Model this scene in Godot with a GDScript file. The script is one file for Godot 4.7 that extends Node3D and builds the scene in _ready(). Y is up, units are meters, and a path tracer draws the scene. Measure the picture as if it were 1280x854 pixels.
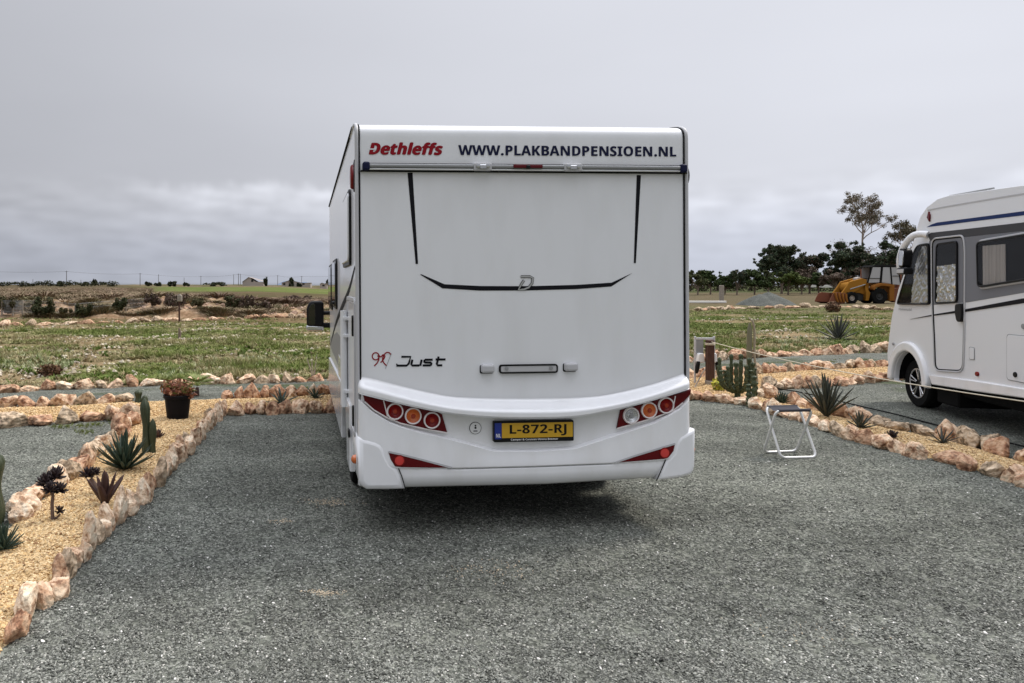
extends Node3D
# Two motorhomes on a gravel camper park, planting beds edged with rocks, fields behind, overcast day.

# ---- lens of the photograph (1280 x 854): level camera, shifted lens
const F := 910.0
const CX := 444.0
const CY := 357.0
const EYE := 1.7
var CAM := Vector3(0, EYE, 0)
var rng := RandomNumberGenerator.new()
var nz := FastNoiseLite.new()
var nz2 := FastNoiseLite.new()
var M := {}
var names := {}

# ------------------------------------------------------------------ helpers
func ray(u: float, v: float) -> Vector3:
	return Vector3((u - CX) / F, -(v - CY) / F, -1.0)

func gp(u: float, v: float, y := 0.0) -> Vector3:      # the point of the ground seen at a pixel
	var d := ray(u, v)
	return CAM + d * ((y - EYE) / d.y)

func far_point(u: float, v: float, dist: float) -> Vector3:
	return CAM + ray(u, v) * dist

func on(xf: Transform3D, u: float, v: float, z := 0.0) -> Vector2:   # where a sight line meets the plane z of a thing
	var inv := xf.affine_inverse()
	var o := inv * CAM
	var d := inv.basis * ray(u, v)
	var t := (z - o.z) / d.z
	return Vector2(o.x + d.x * t, o.y + d.y * t)

func poly_on(xf: Transform3D, pts: Array, z := 0.0) -> Array:
	var out := []
	for i in range(0, pts.size(), 2):
		out.append(on(xf, pts[i], pts[i + 1], z))
	return out

func lin(r: float, g: float, b: float) -> Color:
	return Color(r, g, b).linear_to_srgb()

func mat(called: String, c: Color, rough := 0.6, metal := 0.0, spec := 0.5) -> StandardMaterial3D:
	var m := StandardMaterial3D.new()
	m.resource_name = called
	m.albedo_color = c
	m.roughness = rough
	m.metallic = metal
	m.metallic_specular = spec
	M[called] = m
	return m

func noise_tex(freq: float, sd: int, ramp: Array, size := 512, kind := FastNoiseLite.TYPE_SIMPLEX_SMOOTH, oct := 4, normal := false, strength := 6.0) -> NoiseTexture2D:
	var n := FastNoiseLite.new()
	n.noise_type = kind
	n.frequency = freq
	n.seed = sd
	n.fractal_octaves = oct
	if kind == FastNoiseLite.TYPE_CELLULAR:
		n.cellular_return_type = FastNoiseLite.RETURN_CELL_VALUE if ramp.size() and not normal else FastNoiseLite.RETURN_DISTANCE
		n.fractal_type = FastNoiseLite.FRACTAL_NONE
	var t := NoiseTexture2D.new()
	t.width = size
	t.height = size
	t.seamless = true
	t.noise = n
	if normal:
		t.as_normal_map = true
		t.bump_strength = strength
	elif ramp.size():
		var g := Gradient.new()
		var offs := PackedFloat32Array()
		var cols := PackedColorArray()
		for i in range(0, ramp.size(), 2):
			offs.append(ramp[i])
			cols.append(ramp[i + 1])
		g.offsets = offs
		g.colors = cols
		t.color_ramp = g
	return t

func tri_map(m: StandardMaterial3D, tile: float, world := true) -> void:
	m.uv1_triplanar = true
	m.uv1_world_triplanar = world
	m.uv1_scale = Vector3.ONE / tile

func numbered(called: String) -> String:
	var n: int = names.get(called, 0)
	names[called] = n + 1
	return called if n == 0 else "%s_%03d" % [called, n]

func thing(called: String, label: String, category: String, at := Vector3.ZERO, turn := 0.0, group := "") -> Node3D:
	var o := Node3D.new()
	o.name = numbered(called)
	add_child(o, true)
	o.position = at
	o.rotation.y = turn
	tag(o, label, category, group)
	return o

func tag(o: Node3D, label: String, category: String, group := "") -> void:
	o.set_meta("label", label)
	o.set_meta("category", category)
	if group:
		o.set_meta("group", group)

func begin() -> SurfaceTool:
	var st := SurfaceTool.new()
	st.begin(Mesh.PRIMITIVE_TRIANGLES)
	st.set_smooth_group(-1)
	return st

func put(called: String, what, m: Material, parent: Node3D = self, label := "") -> MeshInstance3D:
	var o := MeshInstance3D.new()
	if what is SurfaceTool:
		what.generate_normals()
		o.mesh = what.commit()
	else:
		o.mesh = what
	o.material_override = m
	o.name = numbered(called) if parent == self else called
	parent.add_child(o, true)
	if label:
		o.set_meta("label", label)
	return o

func kind(o: Node3D, k: String) -> Node3D:
	o.set_meta("kind", k)
	return o

func tri(st: SurfaceTool, a: Vector3, b: Vector3, c: Vector3) -> void:   # counter-clockwise seen from outside
	st.add_vertex(a); st.add_vertex(c); st.add_vertex(b)

func quad(st: SurfaceTool, a: Vector3, b: Vector3, c: Vector3, d: Vector3) -> void:
	tri(st, a, b, c); tri(st, a, c, d)

func face(st: SurfaceTool, p: Array, mid: Vector3) -> void:          # a convex face turned away from mid
	var n: Vector3 = (p[1] - p[0]).cross(p[2] - p[0])
	var c := Vector3.ZERO
	for q in p: c += q
	c /= p.size()
	if n.dot(c - mid) < 0: p.reverse()
	for i in range(1, p.size() - 1): tri(st, p[0], p[i], p[i + 1])

func box(st: SurfaceTool, c: Vector3, s: Vector3, bev := 0.0, xf := Transform3D()) -> void:
	var h := s / 2
	var mid := xf * c
	st.set_smooth_group(-1)
	if bev <= 0.0:
		for ax in 3:
			for sg in [-1.0, 1.0]:
				var p := []
				for k in [[-1, -1], [1, -1], [1, 1], [-1, 1]]:
					var q := Vector3.ZERO
					q[ax] = h[ax] * sg
					q[(ax + 1) % 3] = h[(ax + 1) % 3] * k[0]
					q[(ax + 2) % 3] = h[(ax + 2) % 3] * k[1]
					p.append(xf * (c + q))
				face(st, p, mid)
		return
	bev = min(bev, min(h.x, min(h.y, h.z)) * 0.9)
	var vt := func(sx, sy, sz, ax):
		var q := Vector3(sx * (h.x - bev), sy * (h.y - bev), sz * (h.z - bev))
		q[ax] += [sx, sy, sz][ax] * bev
		return xf * (c + q)
	for ax in 3:
		for sg in [-1, 1]:
			var p := []
			for k in [[-1, -1], [1, -1], [1, 1], [-1, 1]]:
				var s3 := [0, 0, 0]
				s3[ax] = sg; s3[(ax + 1) % 3] = k[0]; s3[(ax + 2) % 3] = k[1]
				p.append(vt.call(s3[0], s3[1], s3[2], ax))
			face(st, p, mid)
	for ax in 3:
		var b := (ax + 1) % 3
		var d := (ax + 2) % 3
		for k in [[-1, -1], [1, -1], [1, 1], [-1, 1]]:
			var s1 := [0, 0, 0]; s1[ax] = -1; s1[b] = k[0]; s1[d] = k[1]
			var s2 := [0, 0, 0]; s2[ax] = 1; s2[b] = k[0]; s2[d] = k[1]
			face(st, [vt.call(s1[0], s1[1], s1[2], b), vt.call(s2[0], s2[1], s2[2], b), vt.call(s2[0], s2[1], s2[2], d), vt.call(s1[0], s1[1], s1[2], d)], mid)
	for sx in [-1, 1]:
		for sy in [-1, 1]:
			for sz in [-1, 1]:
				face(st, [vt.call(sx, sy, sz, 0), vt.call(sx, sy, sz, 1), vt.call(sx, sy, sz, 2)], mid)

func tube(st: SurfaceTool, pts: Array, r, sides := 8, ribs := 0, rib_depth := 0.0) -> void:   # r: one radius or one per point
	var rings := []
	var n := pts.size()
	var up := Vector3.UP
	var t0: Vector3 = (pts[1] - pts[0]).normalized()
	if abs(t0.dot(up)) > 0.95: up = Vector3.RIGHT
	var side := t0.cross(up).normalized()
	for i in n:
		var t: Vector3 = (pts[min(i + 1, n - 1)] - pts[max(i - 1, 0)]).normalized()
		side = (side - t * side.dot(t)).normalized()
		var up2 := side.cross(t)
		var rr: float = r[i] if r is Array else r
		var ring := []
		for k in sides:
			var a := TAU * k / sides
			var rad := rr * (1.0 + (rib_depth * (0.5 + 0.5 * cos(a * ribs)) - rib_depth if ribs else 0.0))
			ring.append(pts[i] + side * cos(a) * rad + up2 * sin(a) * rad)
		rings.append(ring)
	st.set_smooth_group(1)
	for i in n - 1:
		for k in sides:
			var k2 := (k + 1) % sides
			quad(st, rings[i][k], rings[i][k2], rings[i + 1][k2], rings[i + 1][k])
	st.set_smooth_group(-1)
	for k in range(1, sides - 1):
		tri(st, rings[0][0], rings[0][k + 1], rings[0][k])
		tri(st, rings[n - 1][0], rings[n - 1][k], rings[n - 1][k + 1])

func lathe(st: SurfaceTool, prof: Array, sides := 24, xf := Transform3D()) -> void:   # profile of (radius, along y)
	for i in prof.size() - 1:
		var p: Vector2 = prof[i]
		var q: Vector2 = prof[i + 1]
		st.set_smooth_group(i + 2)
		for k in sides:
			var a := TAU * k / sides
			var b := TAU * (k + 1) / sides
			var c0 := xf * Vector3(cos(a) * p.x, p.y, sin(a) * p.x)
			var c1 := xf * Vector3(cos(b) * p.x, p.y, sin(b) * p.x)
			var d0 := xf * Vector3(cos(a) * q.x, q.y, sin(a) * q.x)
			var d1 := xf * Vector3(cos(b) * q.x, q.y, sin(b) * q.x)
			if p.x < 1e-5: tri(st, c0, d0, d1)
			elif q.x < 1e-5: tri(st, c0, d0, c1)
			else: quad(st, c0, d0, d1, c1)
	st.set_smooth_group(-1)

func rr(x0: float, y0: float, x1: float, y1: float, r: float, n := 4) -> Array:   # rounded rectangle, counter-clockwise
	var out := []
	for c in [[x1 - r, y0 + r, -PI / 2], [x1 - r, y1 - r, 0.0], [x0 + r, y1 - r, PI / 2], [x0 + r, y0 + r, PI]]:
		for i in n + 1:
			var a: float = c[2] + PI / 2 * i / n
			out.append(Vector2(c[0] + cos(a) * r, c[1] + sin(a) * r))
	return out

func circle(c: Vector2, r: float, n := 24, ry := -1.0) -> Array:
	var out := []
	for i in n:
		out.append(c + Vector2(cos(TAU * i / n) * r, sin(TAU * i / n) * (r if ry < 0 else ry)))
	return out

func round_corners(p: Array, r: float, n := 4) -> Array:
	var out := []
	var c := p.size()
	for i in c:
		var a: Vector2 = p[(i + c - 1) % c]
		var b: Vector2 = p[i]
		var d: Vector2 = p[(i + 1) % c]
		var rr1: float = min(r, min((a - b).length(), (d - b).length()) * 0.45)
		var s := b + (a - b).normalized() * rr1
		var e := b + (d - b).normalized() * rr1
		for k in n + 1:
			var t := float(k) / n
			out.append(s.lerp(b, t).lerp(b.lerp(e, t), t))
	return out

func ccw(p: Array) -> Array:
	var q := PackedVector2Array(p)
	if Geometry2D.is_polygon_clockwise(q):
		var r := p.duplicate(); r.reverse(); return r
	return p

func inset(p: Array, d: float) -> Array:
	var out := []
	var c := p.size()
	for i in c:
		var a: Vector2 = (p[i] - p[(i + c - 1) % c]).normalized()
		var b: Vector2 = (p[(i + 1) % c] - p[i]).normalized()
		var n1 := Vector2(-a.y, a.x)
		var n2 := Vector2(-b.y, b.x)
		var m := (n1 + n2)
		m = m.normalized() if m.length() > 1e-4 else n1
		out.append(p[i] + m * d / max(0.5, m.dot(n1)))
	return out

func slab(st: SurfaceTool, poly: Array, z0: float, z1: float, bev := 0.0, xf := Transform3D(), smooth := true, back := false) -> void:
	var p := ccw(poly)
	var rings := [[p, z0]]
	while bev > 0.0005 and Geometry2D.triangulate_polygon(PackedVector2Array(inset(p, bev))).is_empty(): bev *= 0.7
	if Geometry2D.triangulate_polygon(PackedVector2Array(p)).is_empty(): push_warning("polygon does not close cleanly: %s" % str(p[0]))
	if bev > 0:
		for k in 4:
			var a := PI / 2 * k / 3
			rings.append([inset(p, bev * (1 - cos(a))), z1 - bev + bev * sin(a)])
	else:
		rings.append([p, z1])
	var n := p.size()
	for i in rings.size() - 1:
		var a: Array = rings[i][0]
		var b: Array = rings[i + 1][0]
		st.set_smooth_group(1 if smooth else -1)
		for k in n:
			var k2 := (k + 1) % n
			quad(st, xf * Vector3(a[k].x, a[k].y, rings[i][1]), xf * Vector3(a[k2].x, a[k2].y, rings[i][1]), xf * Vector3(b[k2].x, b[k2].y, rings[i + 1][1]), xf * Vector3(b[k].x, b[k].y, rings[i + 1][1]))
	st.set_smooth_group(-1)
	var top: Array = rings[-1][0]
	var idx := Geometry2D.triangulate_polygon(PackedVector2Array(top))
	for i in range(0, idx.size(), 3):
		var q := [top[idx[i]], top[idx[i + 1]], top[idx[i + 2]]]
		if (q[1] - q[0]).cross(q[2] - q[0]) < 0: q.reverse()
		tri(st, xf * Vector3(q[0].x, q[0].y, z1), xf * Vector3(q[1].x, q[1].y, z1), xf * Vector3(q[2].x, q[2].y, z1))
	if back:
		idx = Geometry2D.triangulate_polygon(PackedVector2Array(p))
		for i in range(0, idx.size(), 3):
			var q := [p[idx[i]], p[idx[i + 1]], p[idx[i + 2]]]
			if (q[1] - q[0]).cross(q[2] - q[0]) > 0: q.reverse()
			tri(st, xf * Vector3(q[0].x, q[0].y, z0), xf * Vector3(q[1].x, q[1].y, z0), xf * Vector3(q[2].x, q[2].y, z0))

func ring_slab(st: SurfaceTool, outer: Array, w: float, z0: float, z1: float, bev := 0.003, xf := Transform3D()) -> void:   # a frame of width w
	var p := ccw(outer)
	var rings := [[p, z0], [p, z1 - bev], [inset(p, bev), z1], [inset(p, w - bev), z1], [inset(p, w), z1 - bev], [inset(p, w), z0]]
	var n := p.size()
	for i in rings.size() - 1:
		var a: Array = rings[i][0]
		var b: Array = rings[i + 1][0]
		for k in n:
			var k2 := (k + 1) % n
			st.set_smooth_group(i + 2)
			quad(st, xf * Vector3(a[k].x, a[k].y, rings[i][1]), xf * Vector3(a[k2].x, a[k2].y, rings[i][1]), xf * Vector3(b[k2].x, b[k2].y, rings[i + 1][1]), xf * Vector3(b[k].x, b[k].y, rings[i + 1][1]))
	st.set_smooth_group(-1)

func ribbon(st: SurfaceTool, pts: Array, w, z: float, xf := Transform3D(), dz := 0.0015) -> void:   # a stuck-on stripe along pts
	var n := pts.size()
	var left := []
	var right := []
	for i in n:
		var t: Vector2 = (pts[min(i + 1, n - 1)] - pts[max(i - 1, 0)]).normalized()
		var nn := Vector2(-t.y, t.x)
		var ww: float = (w[i] if w is Array else w) / 2
		left.append(pts[i] + nn * ww)
		right.append(pts[i] - nn * ww)
	for i in n - 1:
		for zz in [z]:
			quad(st, xf * Vector3(right[i].x, right[i].y, zz), xf * Vector3(right[i + 1].x, right[i + 1].y, zz), xf * Vector3(left[i + 1].x, left[i + 1].y, zz), xf * Vector3(left[i].x, left[i].y, zz))
		quad(st, xf * Vector3(right[i].x, right[i].y, z - dz), xf * Vector3(right[i + 1].x, right[i + 1].y, z - dz), xf * Vector3(right[i + 1].x, right[i + 1].y, z), xf * Vector3(right[i].x, right[i].y, z))
		quad(st, xf * Vector3(left[i + 1].x, left[i + 1].y, z - dz), xf * Vector3(left[i].x, left[i].y, z - dz), xf * Vector3(left[i].x, left[i].y, z), xf * Vector3(left[i + 1].x, left[i + 1].y, z))

func grid(nx: int, ny: int, at: Callable, tint = null) -> ArrayMesh:      # a smooth sheet of nx by ny cells; at(s, t) with s, t in 0..1
	var v := PackedVector3Array()
	var nn := PackedVector3Array()
	var cc := PackedColorArray()
	var ix := PackedInt32Array()
	v.resize((nx + 1) * (ny + 1))
	nn.resize(v.size())
	for j in ny + 1:
		for i in nx + 1:
			v[j * (nx + 1) + i] = at.call(float(i) / nx, float(j) / ny)
	for j in ny:
		for i in nx:
			var a := j * (nx + 1) + i
			var b := a + 1
			var c := a + nx + 2
			var d := a + nx + 1
			ix.append_array([a, c, b, a, d, c])
			var n := (v[c] - v[a]).cross(v[d] - v[b])
			nn[a] += n; nn[b] += n; nn[c] += n; nn[d] += n
	for i in nn.size(): nn[i] = nn[i].normalized()
	var arr := []
	arr.resize(Mesh.ARRAY_MAX)
	arr[Mesh.ARRAY_VERTEX] = v
	arr[Mesh.ARRAY_NORMAL] = nn
	if tint:
		for p in v: cc.append(tint.call(p))
		arr[Mesh.ARRAY_COLOR] = cc
	arr[Mesh.ARRAY_INDEX] = ix
	var m := ArrayMesh.new()
	m.add_surface_from_arrays(Mesh.PRIMITIVE_TRIANGLES, arr)
	return m

func interp(pts: Array, x: float) -> float:      # y of a polyline at x
	if x <= pts[0].x: return pts[0].y
	for i in pts.size() - 1:
		if x <= pts[i + 1].x:
			var t: float = (x - pts[i].x) / max(1e-6, pts[i + 1].x - pts[i].x)
			return lerpf(pts[i].y, pts[i + 1].y, t)
	return pts[-1].y

func smooth_line(pts: Array, n := 40) -> Array:    # Catmull-Rom through Vector2 or Vector3 points
	var out := []
	var c := pts.size()
	for i in n + 1:
		var f := float(i) / n * (c - 1)
		var k: int = min(int(f), c - 2)
		var t := f - k
		var p0 = pts[max(k - 1, 0)]; var p1 = pts[k]; var p2 = pts[k + 1]; var p3 = pts[min(k + 2, c - 1)]
		out.append(p1.cubic_interpolate(p2, p0, p3, t))
	return out

# a line of writing, set in a box of the plane; bend(p) may lay it on a curved surface
func writing(text: String, x0: float, y0: float, x1: float, y1: float, bold := true, shear := 0.0, place = null, fat := 0.0, font_name := "Droid Sans") -> ArrayMesh:
	var f := SystemFont.new()
	f.font_names = PackedStringArray([font_name])
	f.font_weight = 700 if bold else 400
	var t := TextMesh.new()
	t.text = text
	t.font = f
	t.font_size = 64
	t.depth = 0.0
	t.curve_step = 1.0
	var arr := t.surface_get_arrays(0)
	var v: PackedVector3Array = arr[Mesh.ARRAY_VERTEX]
	for i in v.size(): v[i].x += v[i].y * shear
	var lo := v[0]
	var hi := v[0]
	for p in v:
		lo = lo.min(p); hi = hi.max(p)
	if place != null and arr[Mesh.ARRAY_INDEX] != null:
		var flat := PackedVector3Array()
		for k in arr[Mesh.ARRAY_INDEX]: flat.append(v[k])
		for round in 2:
			var finer := PackedVector3Array()
			for k in range(0, flat.size(), 3):
				var a := flat[k]; var b := flat[k + 1]; var c := flat[k + 2]
				var ab := (a + b) / 2; var bc := (b + c) / 2; var ca := (c + a) / 2
				finer.append_array([a, ab, ca, ab, b, bc, ca, bc, c, ab, bc, ca])
			flat = finer
		v = flat
	for i in v.size():
		var q := Vector3(lerpf(x0, x1, (v[i].x - lo.x) / (hi.x - lo.x)), lerpf(y0, y1, (v[i].y - lo.y) / (hi.y - lo.y)), 0)
		v[i] = place.call(q) if place != null else q
	if fat > 0.0 and v.size() != arr[Mesh.ARRAY_VERTEX].size():
		var thick := PackedVector3Array()
		for d in [[-1, 0, 0.0], [1, 0, 0.0004], [0, -0.6, 0.0008], [0, 0.6, 0.0012]]:
			for p in v: thick.append(p + Vector3(d[0] * fat, d[1] * fat, d[2]))
		v = thick
	var out := []
	out.resize(Mesh.ARRAY_MAX)
	out[Mesh.ARRAY_VERTEX] = v
	if v.size() == arr[Mesh.ARRAY_VERTEX].size():
		out[Mesh.ARRAY_NORMAL] = arr[Mesh.ARRAY_NORMAL]
		out[Mesh.ARRAY_INDEX] = arr[Mesh.ARRAY_INDEX]
	var m := ArrayMesh.new()
	m.add_surface_from_arrays(Mesh.PRIMITIVE_TRIANGLES, out)
	return m

# ------------------------------------------------------------------ lines of the place, on the ground
var line := {}
var bed_polys := []
const EDGE := [Vector2(-40, 5), Vector2(-9, 10.9), Vector2(-5.76, 11.9), Vector2(-0.42, 13.4), Vector2(3.5, 15.2), Vector2(7.95, 17.3), Vector2(13.6, 18.7), Vector2(30, 21)]

func ground_line(px: Array) -> Array:
	var out := []
	for i in range(0, px.size(), 2): out.append(gp(px[i], px[i + 1]))
	return out

func along(pts: Array, s: float) -> Vector3:        # a point at share s of a line's length
	var total := 0.0
	for i in pts.size() - 1: total += pts[i].distance_to(pts[i + 1])
	var want := s * total
	for i in pts.size() - 1:
		var l: float = pts[i].distance_to(pts[i + 1])
		if want <= l or i == pts.size() - 2: return pts[i].lerp(pts[i + 1], want / max(l, 1e-6))
		want -= l
	return pts[-1]

func bed_edge(x: float) -> float:
	return interp(EDGE, x)

func pitch_height(x: float, z: float) -> float:
	return 0.010 * nz.get_noise_2d(x * 9.0, z * 9.0) + 0.014 * nz.get_noise_2d(x * 2.2 + 50, z * 2.2)

func gravel_tone(x: float, z: float) -> float:      # wheel tracks along the pitch, damp and dusty patches
	var wob := 0.25 * nz2.get_noise_1d(z * 0.8)
	var track := exp(-pow((x - 0.25 + wob) / 0.28, 2.0)) + exp(-pow((x - 2.1 + wob) / 0.28, 2.0))
	return 1.0 + 0.34 * nz.get_noise_2d(x * 0.9, z * 1.3) + 0.22 * nz2.get_noise_2d(x * 3.4, z * 4.6) + 0.07 * track * (0.5 + nz.get_noise_1d(z * 3.0))

func terrain_height(x: float, z: float) -> float:
	var d := -z
	var r := Vector2(x, z).length()
	var h := 0.05 * nz.get_noise_2d(x * 1.5, z * 1.5) + 0.1 * nz.get_noise_2d(x * 0.25 + 9, z * 0.25)
	var inside := smoothstep(0.0, 0.5, bed_edge(x) - d)
	h = lerpf(h, -0.12, inside)
	if d > 0:
		h += 0.8 * smoothstep(60.0, 140.0, d) * smoothstep(2.0, -8.0, x / (d * 0.02))
		h += (0.75 + 0.5 * nz.get_noise_2d(x * 0.05, z * 0.05)) * smoothstep(150.0, 330.0, d) * smoothstep(0.05, -0.1, x / d)
		h += 0.06 * nz.get_noise_2d(x * 0.9, z * 0.9) * smoothstep(20.0, 40.0, d)
	return h + 1.5 * nz.get_noise_2d(x * 0.02, z * 0.02) * smoothstep(120, 500, r)

func terrain_colour(p: Vector3) -> Color:
	var d := -p.z
	var n := nz.get_noise_2d(p.x * 0.8, p.z * 1.6)
	var n2 := nz2.get_noise_2d(p.x * 0.2, p.z * 0.5)
	var green := Color(0.085, 0.12, 0.035)
	var dry := Color(0.33, 0.245, 0.16)
	var soil := Color(0.27, 0.18, 0.115)
	var c := green.lerp(dry, clampf(0.36 + n * 1.7 + n2 * 1.3, 0, 1))
	if d < 0: return c
	var brown := Color(0.17, 0.125, 0.085).lerp(Color(0.11, 0.10, 0.05), clampf(0.5 + n2 * 1.2, 0, 1))
	var q := p.x / maxf(d, 1.0)
	var west := c
	west = west.lerp(soil.lerp(brown, 0.5), smoothstep(30, 36, d) * smoothstep(60, 50, d))
	west = west.lerp(brown, smoothstep(50, 60, d))
	var crop := Color(0.13, 0.175, 0.05).lerp(Color(0.22, 0.23, 0.10), clampf(0.4 + n2, 0, 1))
	west = west.lerp(crop, smoothstep(118, 130, d) * smoothstep(-0.30, -0.25, q))
	west = west.lerp(Color(0.24, 0.19, 0.13).lerp(Color(0.13, 0.12, 0.07), clampf(0.5 + n2 * 2.0, 0, 1)), smoothstep(235 + 30 * n2, 250 + 30 * n2, d))
	west = west.lerp(Color(0.13, 0.105, 0.07), smoothstep(170, 200, d) * smoothstep(-0.30, -0.335, q))
	var east := c
	east = east.lerp(Color(0.19, 0.165, 0.105), smoothstep(38, 46, d) * 0.7)
	east = east.lerp(Color(0.185, 0.145, 0.10).lerp(Color(0.15, 0.13, 0.085), clampf(0.5 + n, 0, 1)), smoothstep(58, 66, d))
	east = east.lerp(Color(0.09, 0.10, 0.05), smoothstep(150, 190, d))
	c = west.lerp(east, smoothstep(0.0, 0.42, q + 0.1 * n2))
	return c

func sky_light(dir: Vector3, fbm: FastNoiseLite, fbm2: FastNoiseLite) -> Color:
	var y := maxf(dir.y, 0.0)
	var bright := Vector3(0.62, 0.58, -0.53).normalized()
	var lobe := pow(maxf(0.0, 0.5 + 0.5 * dir.dot(bright)), 3.0)
	var el := rad_to_deg(asin(clampf(dir.y, -1, 1)))
	var l := 0.298 + 0.38 * lobe + 2.3 * pow(y, 4.5) + 0.03 * exp(-el / 9.0)
	# layered cloud: softer and larger overhead, streaks towards the horizon
	var st := Vector3(dir.x, 0, dir.z) / (y + 0.16)
	var a := fbm.get_noise_3d(st.x * 60, 7.0, st.z * 60)
	var b := fbm2.get_noise_3d(dir.x * 60, dir.y * 420, dir.z * 60)
	l *= 1.0 + 0.055 * a + 0.06 * b * smoothstep(0.6, 0.05, y)
	# banks of lighter cloud low down: a crisp bright crest that fades below, bluish gaps beneath
	var az := rad_to_deg(atan2(dir.x, -dir.z))
	var east: float = smoothstep(8.0, 22.0, az) + smoothstep(-50.0, -70.0, az)
	var crest := 7.6 + (2.2 + 2.6 * east) * fbm.get_noise_2d(az * 6.0, 3.0) + 0.5 * fbm2.get_noise_2d(az * 60.0, el * 25.0) - 0.015 * absf(az + 9.0)
	var veil: float = lerpf(smoothstep(-20.0, -11.0, az), clampf(0.30 + 1.8 * fbm.get_noise_2d(az * 2.4 + 37.0, 90.0), 0.0, 0.8), clampf(east, 0.0, 1.0))
	var under := crest - el
	var soft: float = 0.30 + 0.6 * absf(fbm.get_noise_2d(az * 4.0, 50.0)) + 0.8 * east
	var wisps := fbm2.get_noise_2d(az * 16.0 + el * 20.0, el * 95.0)
	l += (0.24 - 0.12 * lobe) * veil * smoothstep(-soft, soft, under) * exp(-maxf(under, 0.0) / 1.5) * clampf(1.0 + 0.9 * wisps, 0.3, 1.6)
	l += 0.085 * wisps * smoothstep(9.0, 6.0, el) * (1.0 - 0.4 * lobe)
	var low := smoothstep(7.5, 1.5, el)
	l *= 1.0 - low * (0.03 + 0.26 * lobe) * (1.0 - 0.6 * b)
	var c := Color(0.96, 0.985, 1.075).lerp(Color(0.92, 0.98, 1.16), clampf(low * (0.4 + 0.75 * lobe - 0.5 * b), 0, 1))
	return Color(c.r * l, c.g * l, c.b * l)

func make_sky() -> void:
	var fbm := FastNoiseLite.new()
	fbm.seed = 5; fbm.frequency = 0.008; fbm.fractal_octaves = 5
	var fbm2 := FastNoiseLite.new()
	fbm2.seed = 11; fbm2.frequency = 0.012; fbm2.fractal_octaves = 6
	var w := 1280
	var h := 640
	var im := Image.create(w, h, false, Image.FORMAT_RGBF)
	for j in h:
		var el := PI / 2 - PI * (j + 0.5) / h
		if el < -0.06:
			for i in w: im.set_pixel(i, j, Color(0.10, 0.105, 0.10))
			continue
		for i in w:
			var az := TAU * (i + 0.5) / w
			im.set_pixel(i, j, sky_light(Vector3(sin(az) * cos(el), sin(el), -cos(az) * cos(el)), fbm, fbm2))
	var pm := PanoramaSkyMaterial.new()
	pm.panorama = ImageTexture.create_from_image(im)
	var sky := Sky.new()
	sky.sky_material = pm
	var e := Environment.new()
	e.background_mode = Environment.BG_SKY
	e.sky = sky
	e.tonemap_mode = Environment.TONE_MAPPER_LINEAR
	e.tonemap_exposure = 1.2
	e.sdfgi_enabled = true
	e.ssao_enabled = true
	e.ssil_enabled = true
	var we := WorldEnvironment.new()
	we.name = "world"
	we.environment = e
	add_child(we)

func _ready() -> void:
	rng.seed = 20240
	nz.seed = 3; nz.frequency = 0.35; nz.fractal_octaves = 4
	nz2.seed = 8; nz2.frequency = 0.3; nz2.fractal_octaves = 3
	var cam := Camera3D.new()
	cam.name = "camera"
	add_child(cam)
	cam.position = CAM
	var near := 0.1
	cam.projection = Camera3D.PROJECTION_FRUSTUM
	cam.keep_aspect = Camera3D.KEEP_HEIGHT
	cam.set_frustum(854.0 / F * near, Vector2((640.0 - CX) / F * near, -(427.0 - CY) / F * near), near, 6000.0)
	cam.current = true
	make_sky()
	var sun := DirectionalLight3D.new()
	sun.name = "sun"
	sun.light_energy = 0.72
	sun.light_angular_distance = 15.0
	sun.light_color = Color(1.0, 0.965, 0.92)
	sun.shadow_enabled = true
	add_child(sun)
	sun.look_at_from_position(Vector3(0.62, 0.85, -0.30) * 50.0, Vector3.ZERO)
	materials()
	setting()
	camper()
	neighbour_motorhome()
	rocks()
	garden()
	small_things()
	field()
	distance()
	far_right()

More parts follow.
